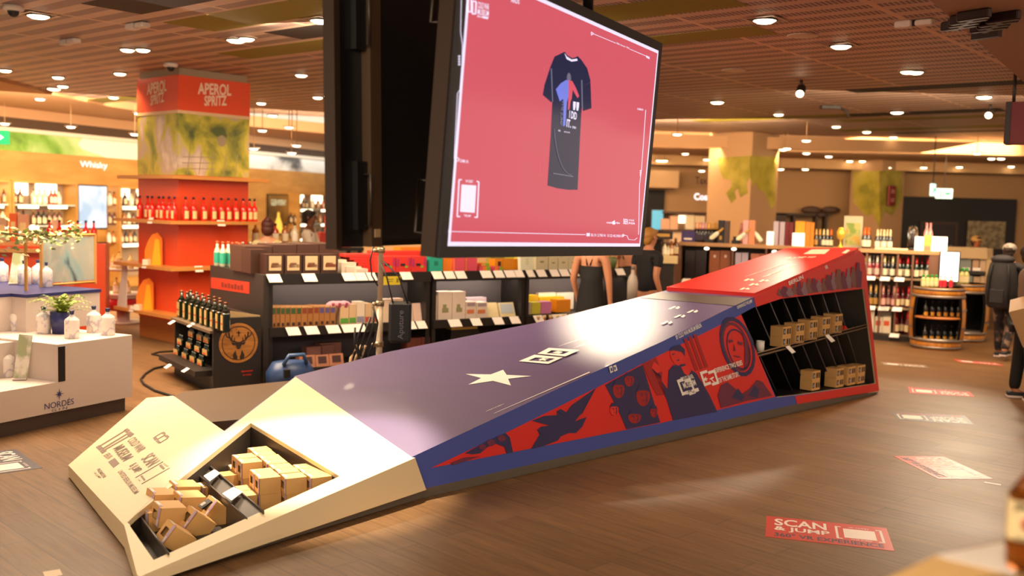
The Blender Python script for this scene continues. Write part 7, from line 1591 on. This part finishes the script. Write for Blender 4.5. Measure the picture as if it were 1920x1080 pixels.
def person(label, loc, face, H, skin_m, hair_m, hair='short', arms=None, legs=None, top=None, sleeve='short', bottom=None, skirt=None, shoes=None, head=(0, 0), hat=None, wide=1.0, coat_len=None):
    """stands at loc, looks along -Y turned by face; arms/legs: joint positions in heights"""
    root = thing('person', label, 'person', loc, face)
    S = H
    A_ = {'le': (-.125, .01, .64), 'lw': (-.13, -.03, .50), 're': (.125, .01, .64), 'rw': (.13, -.03, .50)}
    A_.update(arms or {})
    L_ = {'lk': (-.058, -.012, .285), 'la': (-.062, .01, .045), 'rk': (.058, -.012, .285), 'ra': (.062, .01, .045)}
    L_.update(legs or {})
    hx, hy = head
    n = {'pel': (0, 0, .53, .075*wide, .058), 'wai': (0, .0, .61, .066*wide, .05), 'che': (0, 0, .72, .078*wide, .058), 'nkb': (0, .004, .805, .05, .04), 'nk': (0, 0, .85, .028, .028),
         'jaw': (hx, hy-.012, .885, .034, .040), 'hd': (hx, hy-.006, .93, .046, .055), 'tp': (hx, hy+.004, .972, .032, .038),
         'ls': (-.098*wide, .004, .79, .034, .034), 'le': (*A_['le'], .024, .024), 'lw': (*A_['lw'], .016, .016), 'rs': (.098*wide, .004, .79, .034, .034), 're': (*A_['re'], .024, .024), 'rw': (*A_['rw'], .016, .016),
         'lh': (-.05, 0, .49, .056, .056), 'lk': (*L_['lk'], .036, .036), 'la': (*L_['la'], .022, .024), 'rh': (.05, 0, .49, .056, .056), 'rk': (*L_['rk'], .036, .036), 'ra': (*L_['ra'], .022, .024)}
    for s in 'lr':
        wx, wy, wz = A_[s+'w']; ex, ey, ez = A_[s+'e']; d = V((wx-ex, wy-ey, wz-ez)).normalized(); n[s+'p'] = (*(V((wx, wy, wz))+d*.035), .014, .021)
        ax, ay, az = L_[s+'a']; n[s+'t'] = (ax, ay-.075, max(.016, az-.028), .022, .014)
    ed = [('pel', 'wai'), ('wai', 'che'), ('che', 'nkb'), ('nkb', 'nk'), ('nk', 'jaw'), ('jaw', 'hd'), ('hd', 'tp')]
    for s in 'lr': ed += [('nkb', s+'s'), (s+'s', s+'e'), (s+'e', s+'w'), (s+'w', s+'p'), ('pel', s+'h'), (s+'h', s+'k'), (s+'k', s+'a'), (s+'a', s+'t')]
    T_ = Matrix.Scale(S, 4)
    vs, fs = skin_geo(n, ed); q = MB(); q.add(vs, fs, 0, True, T_)
    for s in 'lr':   # fingers and thumb closing round the palm
        p = V(n[s+'p'][:3]); w_ = V(A_[s+'w']); d = (p-w_).normalized(); sd = d.cross(V((1, 0, 0))).normalized(); inn = V((1 if s == 'l' else -1, 0, 0))
        for k, ln in enumerate((.036, .043, .041, .031)):
            b_ = p+sd*((k-1.5)*.0095)+d*.012; q.tube([b_, b_+d*ln*.55, b_+d*ln*.9+inn*.008, b_+d*ln+inn*.02], [.0052, .005, .0045, .0035], 6, 0, T_)
        b_ = p-d*.012-sd*.018; q.tube([b_, b_-sd*.012+d*.018, b_-sd*.010+d*.036+inn*.006], [.006, .0055, .004], 6, 0, T_)
    hc = V((hx, hy, .925))
    for s in (-1, 1):
        q.ball(hc+V((s*.017, -.053, .004)), .006, 8, 1, T_); q.ball(hc+V((s*.048, .002, -.002)), .013, 8, 0, T_, (.4, .8, 1.2))
    q.tube([hc+V((0, -.050, .008)), hc+V((0, -.064, -.014)), hc+V((0, -.052, -.019))], [.004, .008, .006], 6, 0, T_)
    q.ball(hc+V((0, -.051, -.035)), .011, 8, 2, T_, (1.2, .4, .4))
    obj('body', q, [skin_m, eye_m, lip_m], root)
    if hair_m:
        q = MB(); q.ball(hc+V((0, .012, .016)), .056, 14, 0, T_, (.95, 1.08, .95))
        if hair == 'short': q.ball(hc+V((0, .03, -.012)), .044, 12, 0, T_, (1.05, .75, 1.1)); q.ball(hc+V((0, -.028, .04)), .036, 10, 0, T_, (1.2, .8, .5))
        if hair == 'bun': q.ball(hc+V((0, .03, -.02)), .050, 12, 0, T_, (1.05, .8, 1.1)); q.ball(hc+V((0, .04, .05)), .03, 10, 0, T_)
        if hair == 'long': q.ball(hc+V((0, .035, -.04)), .055, 12, 0, T_, (1.1, .7, 1.6))
        obj('hair', q, hair_m, root)
    if top:
        zl = coat_len or .50
        m = {'a': (0, 0, zl, .086*wide, .07), 'wai': (0, 0, .61, .078*wide, .062), 'che': (0, 0, .72, .088*wide, .068), 'nkb': (0, .004, .805, .058, .046), 'c': (0, .002, .826, .036, .034)}
        e2 = [('a', 'wai'), ('wai', 'che'), ('che', 'nkb'), ('nkb', 'c')]
        for s in 'lr':
            m[s+'s'] = (n[s+'s'][0], .004, .79, .041, .041); a, b_ = V(n[s+'s'][:3]), V(A_[s+'e'])
            k = b_ if sleeve == 'long' else a.lerp(b_, .62); m[s+'e'] = (*k, .032, .032); e2 += [('nkb', s+'s'), (s+'s', s+'e')]
            if sleeve == 'long': m[s+'w'] = (*V(A_[s+'e']).lerp(V(A_[s+'w']), .9), .025, .025); e2 += [(s+'e', s+'w')]
        if sleeve == 'none': m = {k_: v_ for k_, v_ in m.items() if k_ in ('a', 'wai', 'che')}; m['che'] = (0, 0, .735, .084*wide, .064); e2 = [('a', 'wai'), ('wai', 'che')]
        vs, fs = skin_geo(m, e2); q = MB(); q.add(vs, fs, 0, True, T_)
        if sleeve == 'none':
            for s in (-1, 1): q.tube([V((s*.05, -.055, .745)), V((s*.05, -.02, .825)), V((s*.03, .035, .83)), V((s*.012 if s > 0 else -.045, .062, .75))], .006, 5, 0, T_)
        obj('top', q, top, root)
    if bottom:
        m = {'pel': (0, 0, .535, .084*wide, .068)}; e2 = []
        for s in 'lr':
            m[s+'h'] = (n[s+'h'][0], 0, .485, .063, .064); m[s+'k'] = (*L_[s+'k'], .044, .044); m[s+'a'] = (*V(L_[s+'k']).lerp(V(L_[s+'a']), 1.0), .038, .036); e2 += [('pel', s+'h'), (s+'h', s+'k'), (s+'k', s+'a')]
        vs, fs = skin_geo(m, e2); q = MB(); q.add(vs, fs, 0, True, T_); obj('trousers', q, bottom, root)
    if skirt:
        q = MB(); q.lathe([(.082*wide*S, .735*S), (.076*wide*S, .63*S), (.098*wide*S, .52*S), (.108*S, .36*S), (.112*S, .16*S), (.108*S, .155*S)], 24, sy=.76)
        for s in (-1, 1): q.tube([V((s*.052, -.055, .728)), V((s*.055, -.02, .822)), V((s*.036, .035, .826)), V((s*.010, .056, .74))], .006, 5, 0, T_)
        obj('dress', q, skirt, root)
    if shoes:
        for s in 'lr':
            ax, ay, az = L_[s+'a']; q = MB(); tilt = Matrix.Translation(V((ax, ay, max(0, az-.045)))*S)
            q.box((0, -.035*S, .008*S), (.056*S, .155*S, .014*S), 1, T=tilt, bev=.004); q.box((0, -.03*S, .026*S), (.05*S, .14*S, .026*S), 0, T=tilt, bev=.010); q.ball(V((0, -.08, .022))*S, .024*S, 10, 0, tilt, (1, 1.2, .7)); obj('shoe', q, shoes, root)
    if hat:
        q = MB(); q.ball(hc+V((0, .006, .026)), .058, 14, 0, T_, (1, 1.08, .8)); q.ball(hc+V((0, -.062, .022)), .036, 10, 0, T_, (1.1, 1, .16)); obj('cap', q, hat, root)
    return root
blkc = mat('cloth_black', '#0d0c0d', .8); shoe_b = [mat('shoe_dark', '#1c2030', .6), mat('shoe_sole', '#d8c8c0', .6)]
def gp(x, Y): p = aty(x, 560, Y); return V((p.x, p.y, 0))
person('woman in a long black strappy dress seen from behind at the chocolate shelf', gp(1108, 12.1), PI-.5, 1.80, SKIN1, mat('hair_dark', '#2a1810', .6), 'bun', {'le': (-.125, .0, .64), 'lw': (-.13, -.02, .50), 're': (.13, .01, .645), 'rw': (.12, -.05, .51)}, None, None, 'none', None, blkc, shoe_b)
person('woman in a dark T-shirt and jeans with short blond hair looking right', gp(1213, 13.0), 2.15, 1.80, SKIN1, mat('hair_blond', '#b07a34', .6), 'short', {'le': (-.12, .03, .65), 'lw': (-.12, -.02, .53), 're': (.12, .03, .65), 'rw': (.125, .0, .53)}, None, mat('cloth_midnight', '#15131a', .8), 'short', mat('denim', '#2e3444', .8), None, shoe_b, (0, -.01), None, 1.22)
person('woman in a black camisole half hidden under the red screen corner', gp(1172, 14.6), .3, 1.74, SKIN1, mat('hair_dark', '#2a1810', .6), 'long', None, None, blkc, 'none', mat('cloth_brown', '#4a3a30', .8), None, shoe_b, coat_len=.47)
person('person with dark red brown hair in a pale green top behind the bottles', gp(501, 14.3), PI+.2, 1.76, SKIN1, mat('hair_auburn', '#4a1a10', .6), 'bun', None, None, mat('cloth_pale_green', '#b8a878', .8), 'short', mat('cloth_grey', '#4a4440', .8), None, shoe_b)
person('man in a white shirt facing right at the back near the red gift boxes', gp(579, 16.6), 1.5, 1.88, SKIN2, mat('hair_black', '#140e0c', .7), 'short', {'re': (.11, -.05, .65), 'rw': (.08, -.16, .62), 'le': (-.11, -.05, .65), 'lw': (-.08, -.16, .62)}, None, mat('cloth_white', '#e0d4c2', .8), 'long', blkc, None, shoe_b)
person('person with a yellow headscarf whose head shows above the cream framed shelf', gp(1824, 20.6), .4, 1.68, mat('skin_warm', '#b8683c', .5), mat('hair_black', '#140e0c', .7), 'short', None, None, mat('cloth_tan', '#b08a5c', .8), 'short', blkc, None, shoe_b, (0, 0), mat('scarf_yellow', '#d8a85c', .7))
camo = ramp_mat('cloth_camo', [(.4, '#141216'), (.52, '#2a2226'), (.6, '#7a6050')], 'noise', 9, 3, .8)
p6 = gp(1886, 14.6)
person('person in a charcoal jacket and patterned trousers walking away with a cap', p6, PI-.75, 1.68, SKIN1, mat('hair_dark', '#2a1810', .6), 'short', {'le': (-.13, -.02, .65), 'lw': (-.12, -.11, .56), 're': (.13, .0, .65), 'rw': (.12, -.06, .52)}, {'lk': (-.06, .02, .29), 'la': (-.06, .15, .085), 'rk': (.06, -.06, .285), 'ra': (.06, -.09, .045)}, mat('cloth_charcoal', '#262226', .8), 'long', camo, None, shoe_b, (0, -.02), mat('cap_grey', '#352d2f', .8), 1.25, .44)
# rucksack on the walker's back
bk_ = thing('rucksack', 'big charcoal rucksack with a black strap on the walking person', 'bag', p6, PI-.75)
q = MB(); q.lathe([(0, .74), (.15, .745), (.20, .80), (.215, .98), (.205, 1.2), (.17, 1.38), (.13, 1.44), (0, 1.46)], 20, (0, .235, 0), sy=.62); obj('main_bag', q, mat('bag_charcoal', '#201d20', .75), bk_)
q = MB(); q.ball((0, .235, 1.44), .16, 14, 0, sq=(1.05, .75, .45)); obj('lid', q, mat('bag_charcoal_dark', '#221f24', .75), bk_)
for sx in (-.13, .13): q = MB(); q.tube([(sx, .33, .82), (sx*1.02, .365, 1.0), (sx, .36, 1.2), (sx*.8, .33, 1.38)], .014, 6); obj('strap', q, blkc, bk_)
q = MB(); q.box((.02, .355, .92), (.2, .03, .2), 0, bev=.012); obj('pocket', q, mat('bag_charcoal', '#201d20', .75), bk_)
p7 = gp(1930, 11.25)
person('person in wide black trousers and dark trainers cut off by the right frame edge', p7, 1.35, 1.76, SKIN1, mat('hair_dark', '#2a1810', .6), 'short', {'re': (.12, -.06, .66), 'rw': (.08, -.19, .64), 'le': (-.12, -.06, .66), 'lw': (-.08, -.19, .64)}, {'lk': (-.06, -.02, .285), 'la': (-.06, -.03, .045), 'rk': (.06, .02, .285), 'ra': (.06, .04, .045)}, mat('cloth_taupe', '#6e5648', .8), 'long', blkc, None, shoe_b, (0, 0), None, 1.2)
b = aty(1934, 600, 10.95); q = MB(); q.box((0, 0, 0), (.30, .34, .44), 0); q.box((-.152, 0, 0), (.004, .33, .43), 1); 
o = tag(obj('carried_carton', q, [mat('carton_tan', '#b08a5c', .6), mat('carton_lilac_white', '#a89a9c', .6)], None, b, -.9), 'tan carton with a pale side carried at the right frame edge', 'carton'); o.rotation_euler = (.35, -.35, -.6)
# ------------------------------------------------------------------ ceiling lamps
lens_m = mat('lamp_lens', '#fff0d4', .4, emis=9, ecol='#ffe6bc'); ring_m = mat('lamp_ring', '#b8a08c', .4, .3); can_m = mat('lamp_can', '#2c2420', .5)
def ceiling_lamp(x, y, big, z, lab, power, grp):
    p = atz(x, y, z); t = thing('ceiling_spotlight', lab, 'ceiling light', p, math.radians(-40), grp)
    r = .11 if big else .088
    q = MB()
    if big: q.slab([[V((-.16, -.16, -.012)), V((.16, -.16, -.012)), V((.16, .16, -.012)), V((-.16, .16, -.012))], [V((-.125, -.125, -.012)), V((.125, -.125, -.012)), V((.125, .125, -.012)), V((-.125, .125, -.012))]], V((0, 0, -1)), -.012)
    else: q.lathe([(r*1.05, -.008), (r*1.3, -.008), (r*1.3, 0), (r*1.05, 0)], 16)
    obj('trim', q, ring_m, t)
    q = MB(); q.lathe([(r*1.05, -.02), (r*1.1, .0)], 14); obj('can', q, can_m, t)
    q = MB(); q.lathe([(0, -.045), (r*.6, -.04), (r, -.016), (0, -.016)], 14); obj('lens', q, lens_m, t)
    if power:
        l = lamp('spot', 'SPOT', (0, 0, 0), None, power, WARM, spot_size=math.radians(125), spot_blend=.7, shadow_soft_size=.08); l.parent = t; l.location = (0, 0, -.07)
    return t
LP = [(72, 27, 1, 95), (443, 73, 1, 95), (463, 70, 0, 0), (10, 130, 0, 0), (109, 143, 0, 60), (225, 136, 0, 60), (101, 165, 1, 60), (118, 160, 0, 0), (75, 184, 0, 50), (260, 211, 0, 0), (9, 230, 0, 40), (133, 236, 0, 40), (490, 192, 0, 50), (511, 215, 0, 0), (492, 243, 0, 40), (542, 237, 0, 40), (565, 139, 0, 60), (596, 181, 0, 40), (602, 36, 1, 60), (618, 179, 0, 0), (213, 181, 0, 0), (239, 91, 0, 0), (268, 91, 0, 0), (547, 285, 0, 0), (476, 277, 0, 0), (556, 271, 0, 0), (253, 250, 0, 0)]
RP = [(1434, 35, 1, 90), (1577, 84, 1, 90), (1718, 133, 0, 70), (1702, 132, 0, 0), (1845, 180, 1, 70), (1345, 190, 1, 70), (1460, 213, 0, 40), (1568, 236, 0, 0), (1625, 246, 0, 0), (1682, 209, 1, 50), (1675, 256, 0, 0), (1512, 262, 0, 0), (1468, 279, 0, 0), (1476, 277, 0, 0), (1512, 286, 0, 0), (1270, 250, 0, 0), (1285, 287, 0, 0), (1325, 298, 0, 0), (1316, 319, 0, 0), (1464, 316, 0, 0), (1510, 316, 0, 0), (1554, 292, 0, 0), (1593, 301, 0, 0), (1617, 301, 0, 0), (1665, 313, 0, 0), (1732, 313, 0, 0), (1799, 312, 0, 0), (1832, 286, 0, 0), (1859, 296, 0, 0), (1877, 296, 0, 0), (1896, 311, 0, 0), (1236, 300, 0, 0), (1246, 300, 0, 0)]
def lz_(x, y):
    hz = 388+ROLL*(x-960); z = CZ
    lim = 19.0 if x < 700 else 25.5
    if x < 650:
        eb = 152+.19*x-.00005*x*x
        if y > eb+6: z = PZ
    elif y > 274: z = RZ3
    d = (z-2)*FPX/max(1, hz-y)
    if x > 700 and z == CZ and d > 22.2: z = RZ3; d = (z-2)*FPX/max(1, hz-y)
    if d > lim: z = 2+(hz-y)*lim/FPX
    return z
for lst, side in ((LP, 'left of the screens'), (RP, 'right of the screens')):
    lst = sorted(lst)
    for i, (x, y, big, pw) in enumerate(lst):
        ordn = ORD[i] if i < 20 else ['twenty-first', 'twenty-second', 'twenty-third', 'twenty-fourth', 'twenty-fifth', 'twenty-sixth', 'twenty-seventh', 'twenty-eighth', 'twenty-ninth', 'thirtieth', 'thirty-first', 'thirty-second', 'thirty-third'][i-20]
        z = lz_(x, y); o = ceiling_lamp(x, y, big, z, '%s ceiling spotlight %s, %s from the left there' % ('square framed' if big else 'small round', side, ordn), pw, 'ceiling spotlights')
        top_z = PZ if x < 650 else (RZ3 if o.location.y > 22.4 else CZ)
        if z < top_z-.05 and not (x < 650 and z > 3.6):
            q = MB(); q.tube([(0, 0, -.01), (0, 0, top_z-z)], .008, 6); obj('stem', q, mat('stem_tan', '#b08a66', .6), o)
# spots aimed at the display: on the cream nose, the deck and the tower
def aimed(x, y, z, aim, pw, ang, lab, soft=.05, colr=(1, .82, .58)):
    p = V((x, y, z)); t = thing('ceiling_spotlight', lab, 'ceiling light', p)
    q = MB(); q.tube([(0, 0, CZ-z), (0, 0, .05)], .02, 6); obj('stem', q, can_m, t)
    d = (V(aim)-p).normalized(); q = MB(); q.tube([-d*.06, d*.10], .06, 12); obj('can', q, can_m, t)
    q = MB(); q.tube([d*.101, d*.106], .05, 12); obj('lens', q, lens_m, t)
    l = lamp('spot', 'SPOT', tuple(p+d*.13), aim, pw, colr, spot_size=math.radians(ang), spot_blend=.55, shadow_soft_size=soft)
aimed(-1.25, 6.75, 3.64, (-1.3, 6.75, .28), NOSE_W, 35, 'black track spot above the frame aimed at the cream nose')
aimed(.95, 13.0, 3.62, (1.0, 9.95, 1.12), DECK_W, 20, 'black track spot hidden behind the screen aimed at the deck', .12)
aimed(7.2, 15.6, 3.62, (3.3, 10.3, .4), BACK_W, 40, 'black track spot over the barrel aimed along the ramp', .35)
aimed(3.7, 13.4, 3.62, (2.45, 10.35, 1.42), TOW_W, 15, 'black track spot behind the tower aimed at its red top', .1)

# small ceiling fittings
wplas = mat('white_plastic', '#d8c8bc', .5)
def fitting(x, y, kind, lab, z=None):
    p = atz(x, y, (z or CZ)-.002)
    if kind == 'dome':
        t = thing('ceiling_camera', lab, 'camera', p); q = MB(); q.lathe([(.09, 0), (.09, -.04), (.07, -.05), (0, -.05)], 16); obj('housing', q, wplas, t)
        q = MB(); q.ball((0, 0, -.05), .055, 12); obj('dome', q, blk, t)
    elif kind == 'disc':
        t = thing('ceiling_speaker', lab, 'speaker', p); q = MB(); q.lathe([(0, -.01), (.12, -.01), (.13, 0)], 18); obj('grille', q, mat('speaker_tan', '#b0804c', .6), t); q = MB(); q.lathe([(.13, 0), (.15, 0), (.15, -.008), (.125, -.012)], 18); obj('rim', q, ring_m, t)
    else:
        t = thing('ceiling_sensor', lab, 'sensor', p, math.radians(-40)); q = MB(); q.box((-.09, 0, -.03), (.15, .1, .06), bev=.01); q.box((.09, 0, -.03), (.15, .1, .05), bev=.01); obj('body', q, wplas, t); q = MB(); q.tube([(0, 0, 0), (0, 0, -.05)], .02, 8); obj('mount', q, can_m, t)
fitting(25, 11, 'dome', 'white dome camera on the ceiling in the top left corner'); fitting(320, 119, 'dome', 'small dome camera on the ceiling just above the orange column')
fitting(258, 43, 'box', 'pale ceiling sensor pair left of the screens near the top'); fitting(131, 73, 'box', 'pale ceiling sensor left of the top left spotlight row'); fitting(1715, 38, 'box', 'white ceiling sensor box at the top right'); fitting(1505, 66, 'disc', 'round tan ceiling speaker between the right spotlights'); fitting(1376, 131, 'disc', 'small round ceiling speaker right of the red screen')
p = atz(1575, 197, CZ); t = thing('hanging_bracket', 'dark bracket hanging from the ceiling right of the red screen', 'bracket', p); q = MB(); q.box((-.15, 0, -.04), (.3, .12, .05)); obj('plate', q, can_m, t); q = MB(); q.tube([(0, 0, -.04), (.12, 0, -.1), (.14, 0, -.2)], .02, 6); obj('arm', q, can_m, t)

# ------------------------------------------------------------------ lowered ceiling panel and red hanging sign at the top right
lz2 = 3.3
pn = [atz(1728, -14, lz2), atz(1922, 156, lz2), atz(1922, 156, lz2)+V((3.0, -.8, 0)), atz(1728, -14, lz2)+V((2.6, -2.4, 0))]
q = MB(); q.slab([pn], V((0, 0, -1)), .4); struct('trim_30', q, mat('lowered_panel', '#9c7458', .6))
bl_m = mat('letter_bronze', '#2c1c18', .3, .4); ts = thing('panel_letters', 'dark bronze letters fixed under the lowered ceiling panel', 'letters')
for (cx, cy, n_) in [(1813, 28, 4), (1868, 32, 4)]:
    for k in range(n_):
        c_ = atz(cx+(k-1.5)*9, cy-(k-1.5)*6, lz2); q = MB(); q.box((0, 0, -.03), (.05, .26-.04*(k % 2), .06), bev=.008); q.box((.03, .05, -.03), (.05, .04, .06)); o = obj('letter', q, bl_m, ts); o.location = c_; o.rotation_euler = (0, 0, .55)
c_ = atz(1850, 57, lz2); q = MB(); q.box((0, 0, -.03), (.05, .2, .05)); o = obj('letter', q, bl_m, ts); o.location = c_; o.rotation_euler = (0, 0, .55)
hs = aty(1904, 232, 10.5); t = thing('hanging_sign', 'dark red hanging sign box on a black rod at the right edge', 'sign', hs, -.55)
q = MB(); q.box((.16, 0, 0), (.5, .22, .42)); obj('box', q, mat('sign_wine', '#6e1a20', .5), t); q = MB(); q.box((-.06, -.001, 0), (.05, .232, .424)); obj('band', q, can_m, t)
q = MB(); q.tube([(-.03, 0, .21), (-.03, 0, lz2-hs.z+.2)], .018, 6); obj('rod', q, can_m, t)

# ------------------------------------------------------------------ table corner and whiskey bottle close to the camera
TZ = 1.28
e0 = atz(1757, 1040, TZ); eL = atz(1655, 1088, TZ); eR = atz(1900, 1012, TZ)
dl_ = (eL-e0).normalized(); dr_ = (eR-e0).normalized()
tt = thing('tasting_table', 'pale wooden table corner close to the camera at the bottom right', 'table')
q = MB(); q.slab([[e0, e0+dl_*.5, e0+dl_*.5+dr_*.8, e0+dr_*.8]], V((0, 0, 1)), .04); obj('top', q, mat('table_beech', '#d8b478', .5), tt)
q = MB(); m_ = [e0+dl_*.04+dr_*.04, e0+dl_*.46+dr_*.04, e0+dl_*.46+dr_*.76, e0+dl_*.04+dr_*.76]; q.slab([[p-V((0, 0, .04)) for p in m_]], V((0, 0, 1)), TZ-.04); obj('pedestal', q, mat('table_beech_side', '#c09a60', .6), tt)
q = MB(); q.slab([[e0+dl_*.015+dr_*.01+V((0, 0, .002)), atz(1902, 1014, TZ+.002), atz(1904, 1078, TZ+.002), atz(1772, 1047, TZ+.002)]], V((0, 0, 1)), .0015); tag(obj('paper_sheet', q, mat('sheet_white', '#efe6da', .5)), 'white paper sheet lying on the table corner beside the whiskey bottle', 'paper')
wb = atz(1927, 1068, TZ); wk = thing('whiskey_bottle', 'amber whiskey bottle with a cream label at the bottom right corner', 'bottle', wb, math.atan2(-wb.x, wb.y)+.12)
amb_g = mat('whiskey_amber', '#b8661c', .08, trans=.75, spec=.5)
q = MB(); q.box((0, 0, .085), (.088, .07, .168), 0, bev=.014); q.lathe([(.042, .164), (.03, .185), (.016, .205), (.015, .25)], 16, sy=.85); obj('bottle', q, amb_g, wk)
q = MB(); q.lathe([(.017, .245), (.017, .275), (.0, .276)], 14); obj('cap', q, blk, wk)
q = MB(); q.box((0, 0, .108), (.0895, .0715, .108), 0, bev=.014); obj('label', q, mat('label_parchment', '#e2cf9c', .6), wk)
q = MB(); q.text('JIM BEAM', V((-.038, -.0365, .128)), V((.036, -.0365, .128)), V((-.038, -.0365, .146)), V((0, -1, 0)), .001, 0, .02); obj('lettering', q, mat('label_ink', '#2c2018', .6), wk); q = MB(); q.text('KENTUCKY STRAIGHT', V((-.034, -.0365, .068)), V((.034, -.0365, .068)), V((-.034, -.0365, .076)), V((0, -1, 0)), .001, 0, .01); obj('lettering', q, mat('label_ink', '#2c2018', .6), wk)
q = MB(); q.lathe([(0, 0), (.014, 0), (.014, .002), (0, .002)], 20, T=Matrix.Translation((-.008, -.0362, .104)) @ Matrix.Rotation(PI/2, 4, 'X')); obj('seal', q, mat('seal_red', '#b8202a', .5), wk)
